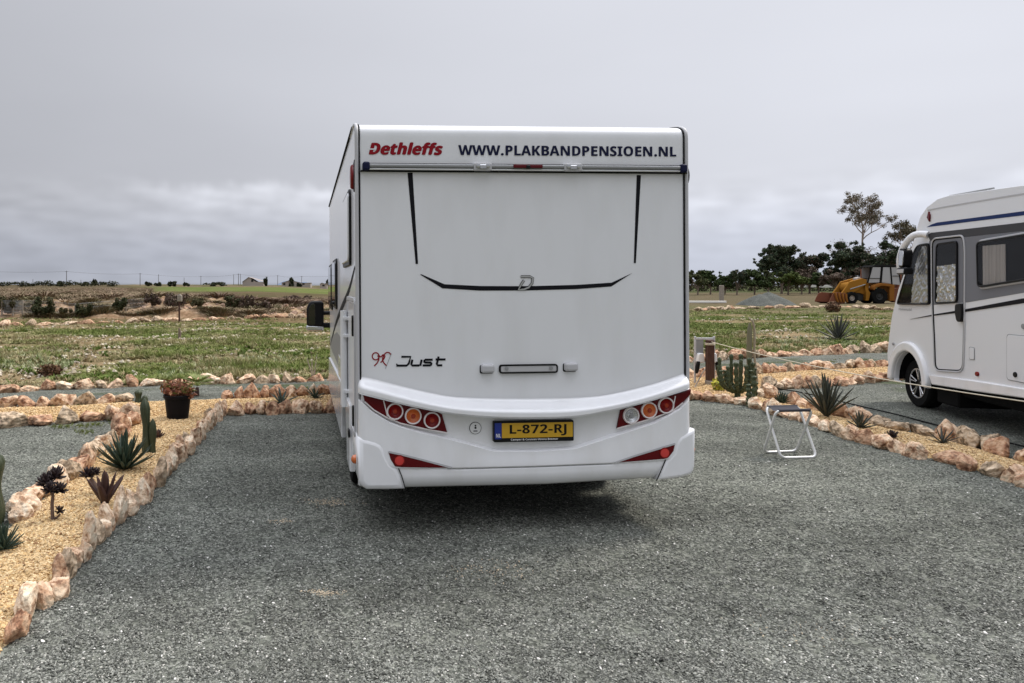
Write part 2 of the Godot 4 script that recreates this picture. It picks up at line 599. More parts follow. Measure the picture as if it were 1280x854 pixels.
# ------------------------------------------------------------------ materials
func materials() -> void:
	var m: StandardMaterial3D
	m = mat("gravel", Color(1, 1, 1), 0.95, 0, 0.3)
	m.vertex_color_use_as_albedo = true
	m.albedo_texture = noise_tex(0.055, 1, [0.0, Color(0.46, 0.47, 0.46), 0.45, Color(0.66, 0.67, 0.66), 0.8, Color(0.85, 0.86, 0.84), 1.0, Color(1, 1, 1)], 1024, FastNoiseLite.TYPE_CELLULAR)
	m.normal_enabled = true
	m.normal_texture = noise_tex(0.055, 1, [], 1024, FastNoiseLite.TYPE_CELLULAR, 1, true, 8.0)
	m.normal_scale = 1.0
	tri_map(m, 0.9)
	m = mat("yellow_gravel", Color(1, 1, 1), 0.9, 0, 0.3)
	m.albedo_texture = noise_tex(0.045, 2, [0.0, lin(0.19, 0.105, 0.04), 0.5, lin(0.42, 0.265, 0.12), 1.0, lin(0.64, 0.45, 0.24)], 512, FastNoiseLite.TYPE_CELLULAR)
	m.normal_enabled = true
	m.normal_texture = noise_tex(0.045, 2, [], 512, FastNoiseLite.TYPE_CELLULAR, 1, true, 8.0)
	tri_map(m, 0.6)
	m = mat("chips", Color(1, 1, 1), 0.85, 0, 0.4)
	m.vertex_color_use_as_albedo = true
	m = mat("earth", Color(1, 1, 1), 1.0, 0, 0.1)
	m.vertex_color_use_as_albedo = true
	m.albedo_texture = noise_tex(0.03, 4, [0.0, Color(0.55, 0.55, 0.5), 0.5, Color(0.85, 0.85, 0.8), 1.0, Color(1, 1, 1)], 512)
	tri_map(m, 3.0)
	m = mat("blade", Color(1, 1, 1), 0.8, 0, 0.2)
	m.vertex_color_use_as_albedo = true
	m.backlight = Color(0.35, 0.35, 0.2)
	m = mat("leaf", Color(1, 1, 1), 0.75, 0, 0.25)
	m.vertex_color_use_as_albedo = true
	# rocks: limestone with rust, four mixes
	var rock_bump := noise_tex(0.022, 21, [], 512, FastNoiseLite.TYPE_SIMPLEX_SMOOTH, 6, true, 13.0)
	var mixes := [
		[lin(0.204, 0.105, 0.064), lin(0.510, 0.314, 0.196), lin(0.714, 0.503, 0.342), lin(0.795, 0.640, 0.469)],
		[lin(0.306, 0.177, 0.107), lin(0.633, 0.440, 0.293), lin(0.775, 0.608, 0.440), lin(0.837, 0.733, 0.577)],
		[lin(0.123, 0.063, 0.040), lin(0.337, 0.177, 0.107), lin(0.510, 0.303, 0.186), lin(0.673, 0.471, 0.322)],
		[lin(0.152, 0.115, 0.078), lin(0.408, 0.303, 0.205), lin(0.591, 0.451, 0.313), lin(0.714, 0.588, 0.440)]]
	for i in 4:
		var c: Array = mixes[i]
		m = mat("rock_%d" % i, Color(1, 1, 1), 0.95, 0, 0.25)
		m.albedo_texture = noise_tex(0.010, 30 + i, [0.0, c[0], 0.28, c[0], 0.40, c[1], 0.54, c[2], 0.74, c[3], 1.0, c[3]], 512, FastNoiseLite.TYPE_SIMPLEX_SMOOTH, 5)
		m.normal_enabled = true
		m.normal_texture = rock_bump
		m.normal_scale = 0.9
		tri_map(m, 0.5)
	# vehicles
	m = mat("panel", lin(0.80, 0.81, 0.83), 0.34, 0.0, 0.5)
	m.albedo_texture = noise_tex(0.006, 41, [0.0, Color(0.978, 0.977, 0.974), 0.55, Color(1, 1, 1), 1.0, Color(1, 1, 1)], 512, FastNoiseLite.TYPE_SIMPLEX_SMOOTH, 5)
	m.uv1_triplanar = true
	m.uv1_scale = Vector3(0.9, 0.22, 0.9)
	m.clearcoat_enabled = true; m.clearcoat = 0.4; m.clearcoat_roughness = 0.12
	m = mat("side_panel", lin(0.78, 0.79, 0.81), 0.28, 0.0, 0.4)
	m.clearcoat_enabled = true; m.clearcoat = 0.35; m.clearcoat_roughness = 0.05
	m = mat("white_shell", lin(0.88, 0.885, 0.90), 0.22, 0.0, 0.5)
	m.albedo_texture = noise_tex(0.01, 43, [0.0, Color(0.96, 0.957, 0.95), 0.5, Color(0.99, 0.99, 0.99), 1.0, Color(1, 1, 1)], 512, FastNoiseLite.TYPE_SIMPLEX_SMOOTH, 5)
	m.uv1_triplanar = true
	m.uv1_scale = Vector3(0.8, 0.3, 0.8)
	m.clearcoat_enabled = true; m.clearcoat = 0.6; m.clearcoat_roughness = 0.06
	mat("white_plain", lin(0.78, 0.79, 0.80), 0.35)
	mat("grey_band", lin(0.185, 0.19, 0.21), 0.5, 0.1, 0.35)
	mat("dark_band", lin(0.055, 0.055, 0.06), 0.5, 0, 0.3)
	mat("blue_stripe", lin(0.004, 0.022, 0.11), 0.5, 0, 0.3)
	mat("black", lin(0.008, 0.008, 0.009), 0.4, 0, 0.3)
	mat("black_matt", lin(0.010, 0.010, 0.010), 0.9, 0, 0.2)
	mat("decal_black", lin(0.008, 0.008, 0.011), 0.6, 0, 0.25)
	mat("navy", lin(0.006, 0.009, 0.04), 0.55, 0, 0.3)
	mat("crimson", lin(0.27, 0.004, 0.012), 0.55, 0, 0.3)
	mat("silver", lin(0.55, 0.56, 0.58), 0.32, 0.85)
	mat("bright_silver", lin(0.55, 0.55, 0.56), 0.25, 1.0)
	mat("dull_grey", lin(0.30, 0.305, 0.31), 0.5, 0.2)
	mat("pale_grey", lin(0.5, 0.5, 0.51), 0.45)
	mat("rubber", lin(0.010, 0.010, 0.010), 0.85, 0, 0.2)
	m = mat("red_lens", lin(0.105, 0.002, 0.005), 0.12, 0, 0.35)
	m = mat("red_lamp", lin(0.20, 0.006, 0.006), 0.12, 0, 0.4)
	m = mat("red_reflector", lin(0.62, 0.025, 0.02), 0.15); m.clearcoat_enabled = true
	m = mat("amber_lamp", lin(0.60, 0.13, 0.015), 0.08); m.clearcoat_enabled = true
	mat("lamp_core", lin(0.30, 0.03, 0.01), 0.2)
	mat("clear_lamp", lin(0.62, 0.63, 0.64), 0.1, 0.8)
	mat("ring", lin(0.85, 0.79, 0.78), 0.3)
	mat("plate_yellow", lin(0.62, 0.36, 0.02), 0.4)
	mat("plate_blue", lin(0.01, 0.03, 0.25), 0.4)
	mat("white_print", lin(0.8, 0.8, 0.8), 0.5)
	m = mat("window_glass", Color(0.03, 0.035, 0.04, 0.25), 0.03, 0, 0.3)
	m.transparency = BaseMaterial3D.TRANSPARENCY_ALPHA
	m = mat("dark_glass", lin(0.012, 0.014, 0.016), 0.04, 0.0, 0.6)
	m = mat("foil", lin(0.92, 0.93, 0.94), 0.28, 0.85)
	mat("curtain", lin(0.50, 0.46, 0.42), 0.9)
	# others
	mat("tube_white", lin(0.72, 0.72, 0.71), 0.3, 0.3)
	m = mat("fabric", lin(0.04, 0.04, 0.05), 0.9)
	m = mat("brown_post", lin(0.10, 0.038, 0.022), 0.75)
	m.albedo_texture = noise_tex(0.02, 61, [0.0, Color(0.6, 0.6, 0.6), 1.0, Color(1, 1, 1)], 256)
	m.uv1_triplanar = true; m.uv1_scale = Vector3(9, 1.2, 9)
	mat("rope", lin(0.62, 0.56, 0.44), 0.9)
	m = mat("concrete", lin(0.42, 0.37, 0.31), 0.95)
	m.albedo_texture = noise_tex(0.03, 62, [0.0, Color(0.75, 0.75, 0.75), 1.0, Color(1, 1, 1)], 256)
	tri_map(m, 1.0)
	mat("digger_yellow", lin(0.33, 0.15, 0.022), 0.8, 0, 0.2)
	mat("digger_orange", lin(0.27, 0.11, 0.024), 0.85, 0, 0.2)
	mat("digger_rust", lin(0.20, 0.07, 0.035), 0.8)
	mat("hazy_glass", lin(0.42, 0.42, 0.43), 0.2)
	m = mat("bark", lin(0.20, 0.155, 0.12), 0.95)
	m = mat("pale_bark", lin(0.36, 0.29, 0.24), 0.95)
	m = mat("cactus", lin(0.055, 0.075, 0.035), 0.6)
	m.albedo_texture = noise_tex(0.05, 63, [0.0, Color(0.65, 0.65, 0.6), 1.0, Color(1, 1, 1)], 256)
	tri_map(m, 0.2)
	mat("cactus_grey", lin(0.15, 0.145, 0.09), 0.7)
	m = mat("euphorbia", Color(1, 1, 1), 0.6)
	m.albedo_texture = noise_tex(0.035, 64, [0.0, lin(0.016, 0.03, 0.012), 0.6, lin(0.03, 0.045, 0.018), 0.72, lin(0.16, 0.18, 0.07), 1.0, lin(0.24, 0.26, 0.11)], 256)
	tri_map(m, 0.12)
	mat("cactus_skin", lin(0.30, 0.26, 0.19), 0.9)
	mat("agave_green", lin(0.032, 0.055, 0.034), 0.55)
	mat("agave_blue", lin(0.05, 0.075, 0.06), 0.6)
	mat("agave_grey", lin(0.055, 0.06, 0.05), 0.65)
	mat("agave_red", lin(0.065, 0.03, 0.024), 0.6)
	mat("aloe_dark", lin(0.045, 0.05, 0.034), 0.6)
	mat("aeonium", lin(0.022, 0.012, 0.013), 0.5)
	mat("succulent_stem", lin(0.16, 0.11, 0.09), 0.9)
	mat("palm_green", lin(0.20, 0.24, 0.06), 0.6)
	mat("pot_black", lin(0.007, 0.007, 0.009), 0.55, 0, 0.25)
	mat("soil", lin(0.06, 0.04, 0.03), 1.0)
	mat("wall_pale", lin(0.42, 0.37, 0.33), 0.9)
	mat("wall_white", lin(0.78, 0.76, 0.72), 0.9)
	mat("roof_brown", lin(0.36, 0.30, 0.26), 0.9)
	mat("opening_dark", lin(0.03, 0.03, 0.03), 0.9)
	mat("pole_grey", lin(0.12, 0.11, 0.10), 0.9)
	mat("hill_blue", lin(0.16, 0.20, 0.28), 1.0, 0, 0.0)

# ------------------------------------------------------------------ the setting: ground, gravel, beds
func setting() -> void:
	var warp := func(s):       # two thirds of the sectors lie ahead
		return lerpf(-PI, -0.85, s / 0.12) if s < 0.12 else (lerpf(-0.85, 1.1, (s - 0.12) / 0.76) if s < 0.88 else lerpf(1.1, PI, (s - 0.88) / 0.12))
	var g := grid(330, 230, func(s, t):
		var a: float = warp.call(s)
		var r := 1.0 * pow(4500.0, t)
		var x := r * sin(a)
		var z := -r * cos(a)
		return Vector3(x, terrain_height(x, z), z), terrain_colour)
	kind(put("ground", g, M.earth), "structure")
	# grey gravel of the pitches and of the lane behind them
	var pale := Color(0.245, 0.25, 0.22)
	var gravel_tint := func(p):
		var c := pale * gravel_tone(p.x, p.z)
		var moss: float = clampf(nz2.get_noise_2d(p.x * 1.7 + 30, p.z * 2.5) * 2.2 - 0.35, 0, 1) * smoothstep(10.0, 12.5, -p.z)
		return Color(c.r, c.g, c.b).lerp(Color(0.10, 0.13, 0.05), moss)
	var gr := grid(280, 240, func(s, t):
		var x := lerpf(-14.0, 22.0, s)
		var z0 := 5.0
		var z1 := -bed_edge(x) - 0.12
		var z := lerpf(z0, z1, t)
		return Vector3(x, pitch_height(x, z) - 0.1 * smoothstep(0.985, 1.0, t), z), gravel_tint)
	kind(put("gravel_ground", gr, M.gravel), "structure")
	# lines of the rock edgings
	line.left_in = ground_line([-60, 900, 5, 812, 75, 735, 110, 695, 150, 655, 180, 625, 230, 570, 277, 518])
	line.left_out = ground_line([-150, 800, 10, 660, 60, 616, 95, 592, 150, 547, 170, 525])
	line.left_front = ground_line([-70, 538, 5, 533, 65, 530, 103, 527, 166, 523])
	line.left_front_b = ground_line([277, 518, 327, 517, 395, 516, 418, 515])
	line.left_back = ground_line([-70, 511, 0, 509, 65, 508, 117, 505.5, 164, 502])
	line.left_back_b = ground_line([272, 499, 316, 498, 369, 496, 418, 493])
	line.left_lane = ground_line([-70, 493, 0, 491, 63, 487, 117, 484.6, 176, 482, 265, 480, 418, 475.5])
	line.right_near = ground_line([1330, 622, 1275, 605, 1200, 583, 1130, 567, 1050, 545, 990, 523, 930, 507, 866, 499])
	line.right_far = ground_line([1330, 600, 1285, 580, 1240, 566, 1180, 550, 1110, 536, 1058, 524, 1000, 509, 950, 496])
	line.right_front = ground_line([948, 488, 990, 486, 1047, 482, 1115, 475, 1180, 470])
	line.right_back = ground_line([866, 472, 890, 470, 952, 467, 1010, 462.5, 1080, 459.5, 1118, 457, 1180, 454])
	line.right_lane = ground_line([866, 452, 900, 450, 950, 446.5, 1002, 444.6, 1042, 443, 1115, 438])
	# beds of yellow gravel between the edgings
	var front: Array = [Vector3(-7.5, 0, -8.0)] + line.left_front + [gp(277, 518), gp(418, 515), Vector3(2.3, 0, -10.3), gp(868, 499)]
	var back: Array = [Vector3(-8.5, 0, -9.4)] + line.left_back + line.left_back_b + [Vector3(2.3, 0, -12.2), gp(866, 472)]
	bed("left_bed", line.left_in, line.left_out, 30, 150)
	bed("back_bed", front, back, 160, 20)
	bed("right_bed", line.right_near, line.right_far, 20, 110, true)
	bed("corner_bed", [gp(866, 499), gp(905, 503), gp(948, 488), gp(990, 486), gp(1047, 482), gp(1115, 475), gp(1180, 470), gp(1400, 455)], [gp(866, 472), gp(890, 470), gp(952, 467), gp(1010, 462.5), gp(1080, 459.5), gp(1118, 457), gp(1180, 454), gp(1400, 443)], 110, 20)
	chips()

func bed(called: String, a: Array, b: Array, nx: int, ny: int, mirrored := false) -> void:
	var lengthwise := ny > nx
	var g := grid(nx, ny, func(s, t):
		var u: float = t if lengthwise else s
		var w: float = s if lengthwise else t
		var p: Vector3
		if not lengthwise: p = along(a, u).lerp(along(b, u), w)
		elif mirrored: p = along(a, u).lerp(along(b, u), w)
		else: p = along(b, u).lerp(along(a, u), w)
		p.y = bed_height(p, w)
		return p)
	kind(put("planting_bed", g, M.yellow_gravel), "structure")
	var poly := PackedVector2Array()
	for i in 21:
		var p := along(a, i / 20.0)
		poly.append(Vector2(p.x, p.z))
	for i in 21:
		var p := along(b, 1.0 - i / 20.0)
		poly.append(Vector2(p.x, p.z))
	bed_polys.append({"poly": poly, "a": a, "b": b, "name": called})

func bed_height(p: Vector3, w: float) -> float:
	return -0.03 + 0.075 * pow(maxf(0.0, sin(PI * clampf(w, 0, 1))), 0.5) + 0.012 * nz.get_noise_2d(p.x * 8, p.z * 8)

func stone_mesh(sd: int, n: int, flat: float) -> ArrayMesh:      # a small angular chip
	var r := RandomNumberGenerator.new()
	r.seed = sd
	var st := begin()
	var top := Vector3(r.randf_range(-0.2, 0.2), flat, r.randf_range(-0.2, 0.2))
	var low := Vector3(r.randf_range(-0.2, 0.2), -flat, r.randf_range(-0.2, 0.2))
	var ring := []
	for k in n:
		var a := TAU * (k + r.randf_range(-0.25, 0.25)) / n
		ring.append(Vector3(cos(a) * r.randf_range(0.7, 1.1), r.randf_range(-0.3, 0.3) * flat, sin(a) * r.randf_range(0.45, 0.75)))
	for k in n:
		face(st, [ring[k], ring[(k + 1) % n], top], Vector3.ZERO)
		face(st, [ring[k], ring[(k + 1) % n], low], Vector3.ZERO)
	st.generate_normals()
	return st.commit()

func scatter(called: String, mesh: Mesh, m: Material, xs: Array, cs: Array) -> MultiMeshInstance3D:
	var mm := MultiMesh.new()
	mm.transform_format = MultiMesh.TRANSFORM_3D
	mm.use_colors = true
	mm.mesh = mesh
	mm.instance_count = xs.size()
	for i in xs.size():
		mm.set_instance_transform(i, xs[i])
		mm.set_instance_color(i, cs[i])
	var o := MultiMeshInstance3D.new()
	o.multimesh = mm
	o.material_override = m
	o.name = numbered(called)
	add_child(o, true)
	o.set_meta("kind", "stuff")
	return o

func in_bed(p: Vector3) -> bool:
	for b in bed_polys:
		if Geometry2D.is_point_in_polygon(Vector2(p.x, p.z), b.poly): return true
	return false

func chips() -> void:
	var meshes := [stone_mesh(1, 5, 0.45), stone_mesh(2, 6, 0.35), stone_mesh(3, 4, 0.5)]
	var xs := [[], [], []]
	var cs := [[], [], []]
	for i in 230000:
		var v := 1.0
		# evenly in the picture, so that the chips thin out with distance
		v = lerpf(470.0, 900.0, pow(rng.randf(), 0.8))
		var p := gp(rng.randf_range(-120, 1400), v)
		if in_bed(p): continue
		var s := rng.randf_range(0.0045, 0.0105) * (1.0 if rng.randf() < 0.97 else 1.6)
		p.y = pitch_height(p.x, p.z) + s * 0.12
		var b := Basis.from_euler(Vector3(rng.randf_range(-0.5, 0.5), rng.randf() * TAU, rng.randf_range(-0.5, 0.5))).scaled_local(Vector3(s, s * rng.randf_range(0.7, 1.3), s))
		var t := rng.randf()
		var c := Color(0.156, 0.160, 0.140) * rng.randf_range(0.25, 1.35)
		if t > 0.75: c = Color(0.26, 0.265, 0.235) * rng.randf_range(0.8, 1.3)
		if t > 0.965: c = Color(0.42, 0.41, 0.37) * rng.randf_range(0.8, 1.2)
		if t > 0.996: c = Color(0.80, 0.78, 0.74)
		c *= gravel_tone(p.x, p.z)
		var k := rng.randi() % 3
		xs[k].append(Transform3D(b, p)); cs[k].append(c)
	for q in [[405, 743, 0.05, 160], [412, 628, 0.10, 200], [622, 712, 0.16, 120], [350, 652, 0.05, 60], [1000, 790, 0.2, 50]]:
		var c0 := gp(q[0], q[1])
		for i in q[3]:
			var s := rng.randf_range(0.004, 0.010)
			var p := c0 + Vector3(rng.randfn() * q[2], 0, rng.randfn() * q[2] * 0.5)
			p.y = pitch_height(p.x, p.z) + s * 0.3
			xs[i % 3].append(Transform3D(Basis.from_euler(Vector3(rng.randf(), rng.randf() * TAU, rng.randf())).scaled_local(Vector3(s, s, s)), p))
			cs[i % 3].append(Color(0.48, 0.40, 0.29) * rng.randf_range(0.6, 1.2))
	for k in 3: scatter("gravel_chips", meshes[k], M.chips, xs[k], cs[k])
	xs = [[], [], []]; cs = [[], [], []]
	for bd in bed_polys:
		var count: int = {"left_bed": 40000, "right_bed": 24000, "back_bed": 34000, "corner_bed": 18000}[bd.name]
		for i in count:
			var u := rng.randf()
			var w := rng.randf_range(0.02, 0.98)
			var p: Vector3 = along(bd.a, u).lerp(along(bd.b, u), w)
			if p.z > -2.4: continue
			var s := rng.randf_range(0.010, 0.020)
			p.y = bed_height(p, w) + s * 0.2
			var b := Basis.from_euler(Vector3(rng.randf_range(-0.6, 0.6), rng.randf() * TAU, rng.randf_range(-0.6, 0.6))).scaled_local(Vector3(s, s * rng.randf_range(0.8, 1.4), s))
			var c := Color(0.60, 0.395, 0.175).lerp(Color(0.84, 0.655, 0.39), rng.randf()) * rng.randf_range(0.6, 1.1)
			if rng.randf() < 0.1: c = Color(0.30, 0.17, 0.08)
			var k := rng.randi() % 3
			xs[k].append(Transform3D(b, p)); cs[k].append(c)
	for k in 3: scatter("yellow_chips", meshes[k], M.chips, xs[k], cs[k])

# ------------------------------------------------------------------ the white motorhome seen from behind
const HW := 1.165          # half its width
const ROOF := 2.84
const BEND := 2.58        # where the rear wall begins to curve into the roof
const LEN := 5.25

func rear_z(y: float) -> float:
	if y <= BEND: return 0.0
	var t: float = clampf((y - BEND) / (ROOF - BEND), 0, 1)
	return -0.20 * pow(t, 10.0)

func strokes(lines: Array, w: float, to: Callable) -> ArrayMesh:      # lettering drawn with a pen of width w
	var st := begin()
	for l in lines:
		var pts := []
		for p in l: pts.append(to.call(p))
		ribbon(st, pts, w, 0.0025)
	st.generate_normals()
	return st.commit()

func wheel(parent: Node3D, at: Vector3, r: float, width: float, side: float, alloy := false) -> void:
	# turned round the x axis of its vehicle; side is +1 when its face looks along +x
	var xf := Transform3D(Basis(Vector3(0, 1, 0), Vector3(side, 0, 0), Vector3(0, 0, -side) if false else Vector3(0, 0, 1)), at)
	if xf.basis.determinant() < 0: xf.basis.z = -xf.basis.z
	var st := begin()
	var h := width / 2
	lathe(st, [Vector2(r * 0.60, -h), Vector2(r * 0.93, -h), Vector2(r * 0.985, -h * 0.8), Vector2(r, -h * 0.5), Vector2(r, -h * 0.03), Vector2(r * 0.975, 0), Vector2(r, h * 0.03), Vector2(r, h * 0.5), Vector2(r * 0.985, h * 0.8), Vector2(r * 0.93, h), Vector2(r * 0.68, h * 0.98), Vector2(r * 0.62, h * 0.9)], 40, xf)
	put("tyre", st, M.rubber, parent)
	st = begin()
	lathe(st, [Vector2(r * 0.62, h * 0.9), Vector2(r * 0.60, h * 0.88), Vector2(r * 0.56, h * 0.4), Vector2(r * 0.2, h * 0.45), Vector2(r * 0.17, h * 0.7), Vector2(0.0, h * 0.72)], 32, xf)
	var rim := put("rim", st, M.black if alloy else M.dull_grey, parent)
	if alloy:
		for k in 5:
			st = begin()
			for d in [-0.16, 0.16]:
				var a: float = TAU * k / 5 + d
				var b: float = TAU * k / 5 + d * 0.55
				var p1 := Vector3(cos(b) * r * 0.16, h * 0.74, sin(b) * r * 0.16)
				var p2 := Vector3(cos(a) * r * 0.585, h * 0.86, sin(a) * r * 0.585)
				tube(st, [xf * p1, xf * p1.lerp(p2, 0.5), xf * p2], [r * 0.036, r * 0.03, r * 0.04], 6)
			put("spoke", st, M.bright_silver, rim)
		st = begin()
		lathe(st, [Vector2(r * 0.62, h * 0.89), Vector2(r * 0.62, h * 0.93), Vector2(r * 0.585, h * 0.93), Vector2(r * 0.57, h * 0.86)], 40, xf)
		put("rim_edge", st, M.silver, rim)

func camper() -> void:
	var yaw := deg_to_rad(4.0)
	var root := thing("motorhome", "white motorhome seen from behind, red tail lights and yellow Dutch number plate", "motorhome", Vector3(1.182, 0, -5.036))
	root.basis = Basis(Vector3.UP, yaw) * Basis(Vector3.BACK, deg_to_rad(0.33))
	var R := root.transform
	var P := func(u, v): return on(R, u, v, 0.0)
	var st: SurfaceTool
	# ---- shell
	var prof := [Vector2(0.0, 0.62)]
	for i in 17: 
		var y: float = lerpf(BEND, ROOF, sin(PI / 2 * i / 16.0))
		prof.append(Vector2(rear_z(y), y))
	var rear := grid(24, prof.size() - 1, func(s, t):
		var q: Vector2 = prof[int(round(t * (prof.size() - 1)))]
		return Vector3(lerpf(-HW + 0.012, HW - 0.012, s), q.y, q.x))
	put("rear_wall", rear, M.panel, root)
	st = begin()
	quad(st, Vector3(-HW, ROOF, -0.20), Vector3(HW, ROOF, -0.20), Vector3(HW, ROOF - 0.03, -LEN), Vector3(-HW, ROOF - 0.03, -LEN))
	quad(st, Vector3(HW, 0.6, -LEN), Vector3(-HW, 0.6, -LEN), Vector3(-HW, ROOF - 0.03, -LEN), Vector3(HW, ROOF - 0.03, -LEN))
	put("roof", st, M.white_plain, root)
	var sides := {-1: Transform3D(Basis(Vector3(0, 0, 1), Vector3(0, 1, 0), Vector3(-1, 0, 0)), Vector3(-HW, 0, 0)), 1: Transform3D(Basis(Vector3(0, 0, -1), Vector3(0, 1, 0), Vector3(1, 0, 0)), Vector3(HW, 0, 0))}
	for sg in [-1, 1]:
		var X: Transform3D = sides[sg]
		var m: float = 1.0 if sg == -1 else -1.0          # z of the vehicle along the side's own x
		var outline := []
		for q in prof: outline.append(Vector2(q.x * m, q.y))
		outline.append(Vector2(-LEN * m, ROOF - 0.03))
		outline.append(Vector2(-LEN * m, 0.62))
		st = begin()
		slab(st, outline, -0.03, 0.0, 0.0, X)
		var wall := put("side_wall", st, M.side_panel, root)
		# skirt with a wheel arch
		var arch := []
		for i in 15:
			var a := PI * i / 14.0
			arch.append(Vector2((-1.36 + 0.43 * cos(a)) * m, 0.30 + 0.46 * sin(a)))
		var skirt := [Vector2(-0.55 * m, 0.80), Vector2(-0.55 * m, 0.30)] + arch + [Vector2(-LEN * m, 0.27), Vector2(-LEN * m, 0.70), Vector2(-2.0 * m, 0.80)]
		st = begin()
		slab(st, skirt, -0.02, 0.022, 0.012, X, false)
		put("skirt", st, M.white_shell, root)
		# aluminium corner rail with its dark seams
		st = begin()
		var rail := []
		for i in range(0, prof.size()): rail.append(Vector3(sg * (HW - 0.004), prof[i].y, prof[i].x + 0.002))
		rail[0].y = 0.80
		var rail_more := rail.duplicate()
		rail_more.append(Vector3(sg * (HW - 0.004), ROOF + 0.004, -0.6))
		tube(st, rail_more, 0.0135, 8)
		put("corner_rail", st, M.pale_grey, root)
		st = begin()
		var seam := []
		for q in rail_more: seam.append(Vector3(sg * (HW - 0.022), q.y, q.z + 0.002))
		tube(st, seam, 0.0048, 6)
		seam = []
		for q in rail_more: seam.append(Vector3(sg * (HW + 0.002), q.y + 0.004, q.z - 0.016))
		tube(st, seam, 0.0055, 6)
		tube(st, [Vector3(sg * (HW + 0.002), ROOF + 0.006, -0.3), Vector3(sg * (HW + 0.002), ROOF - 0.024, -LEN)], 0.012, 6)
		put("rail_seal", st, M.black_matt, root)
	side_details(root, sides[-1])
	# right side: the awning case end and a marker lamp peep round the corner
	st = begin()
	lathe(st, [Vector2(0.0, 0.0), Vector2(0.05, 0.004), Vector2(0.062, 0.02), Vector2(0.062, 4.2), Vector2(0.0, 4.2)], 18, Transform3D(Basis(Vector3(1, 0, 0), Vector3(0, 0, -1), Vector3(0, 1, 0)), Vector3(HW - 0.03, 2.615, -0.12)))
	put("awning_case", st, M.white_plain, root)
	st = begin()
	slab(st, circle(Vector2(0.06, 2.47), 0.055, 16, 0.075), 0.0, 0.03, 0.012, sides[1])
	put("marker_lamp", st, M.black, root)
	# ---- under the floor
	st = begin()
	box(st, Vector3(0, 0.53, -2.9), Vector3(2.18, 0.26, 4.9), 0.02)
	box(st, Vector3(0, 0.40, -0.55), Vector3(1.9, 0.14, 0.9), 0.02)
	box(st, Vector3(0, 0.36, -1.36), Vector3(1.7, 0.10, 0.12), 0.02)
	put("chassis", st, M.black_matt, root)
	st = begin()
	tube(st, [Vector3(0.5, 0.33, -0.5), Vector3(0.5, 0.32, -2.2), Vector3(0.35, 0.34, -3.5)], 0.035, 8)
	put("exhaust", st, M.dull_grey, root)
	for sg in [-1, 1]:
		for z in [-1.36, -5.85]:
			var o := Node3D.new()
			o.name = "wheel"
			root.add_child(o, true)
			wheel(o, Vector3(sg * (HW - 0.15), 0.335, z), 0.335, 0.225, sg)
	# ---- driver's cab, ahead
	st = begin()
	var cab := [Vector2(-LEN, 0.28), Vector2(-LEN, ROOF - 0.1), Vector2(-5.5, 2.62), Vector2(-5.62, 2.3), Vector2(-6.2, 1.50), Vector2(-6.72, 1.22), Vector2(-6.92, 0.8), Vector2(-6.95, 0.28)]
	slab(st, round_corners(cab, 0.12), -0.98, 0.98, 0.1, Transform3D(Basis(Vector3(0, 0, 1), Vector3(0, 1, 0), Vector3(-1, 0, 0)), Vector3.ZERO), false, true)
	var cb := put("cab", st, M.white_plain, root)
	for sx in [-1, 1]:
		st = begin()
		var x2 := Transform3D(Basis(Vector3(0, 0, 1), Vector3(0, 1, 0), Vector3(-1, 0, 0)), Vector3.ZERO) if sx == -1 else Transform3D(Basis(Vector3(0, 0, -1), Vector3(0, 1, 0), Vector3(1, 0, 0)), Vector3.ZERO)
		slab(st, [Vector2(5.35 * sx, 1.35), Vector2(6.25 * sx, 1.35), Vector2(5.75 * sx, 2.05), Vector2(5.35 * sx, 2.1)], 0.95, 0.985, 0.004, x2, false)
		put("cab_window", st, M.dark_glass, cb)
	st = begin()
	quad(st, Vector3(-0.86, 1.55, -6.22), Vector3(0.86, 1.55, -6.22), Vector3(0.8, 2.25, -5.70), Vector3(-0.8, 2.25, -5.70))
	put("windscreen", st, M.dark_glass, cb)
	# ---- the wing mirror that stands out on the left
	for sg in [-1, 1]:
		var mr := Node3D.new()
		mr.name = "wing_mirror"
		root.add_child(mr, true)
		var X2 := Transform3D(Basis.IDENTITY, Vector3(sg * 1.365, 1.255, -5.72))
		st = begin()
		slab(st, round_corners([Vector2(-0.125, -0.15), Vector2(0.125, -0.15), Vector2(0.125, 0.2), Vector2(0.085, 0.225), Vector2(-0.07, 0.225), Vector2(-0.125, 0.14)], 0.05), -0.06, 0.05, 0.03, X2, true, true)
		put("housing", st, M.black, mr)
		st = begin()
		slab(st, round_corners([Vector2(-0.135, -0.215), Vector2(0.125, -0.215), Vector2(0.125, -0.14), Vector2(-0.135, -0.12)], 0.04), -0.05, 0.045, 0.025, X2, true, true)
		put("wide_angle_glass", st, M.clear_lamp, mr)
		st = begin()
		slab(st, round_corners([Vector2(-0.10, -0.12), Vector2(0.0, -0.12), Vector2(0.0, 0.19), Vector2(-0.06, 0.19), Vector2(-0.10, 0.12)], 0.03), 0.04, 0.053, 0.004, X2)
		put("mirror_glass", st, M.dark_glass, mr)
		for q in [[0.05, 0.055, 0.06], [-0.13, 0.075, 0.07]]:
			st = begin()
			box(st, X2 * Vector3(-sg * 0.22, q[0], -0.02), Vector3(0.24, q[1], q[2]), 0.015)
			put("bracket", st, M.black, mr)
	rear_prints(root, P)
	rear_bumper(root, P)

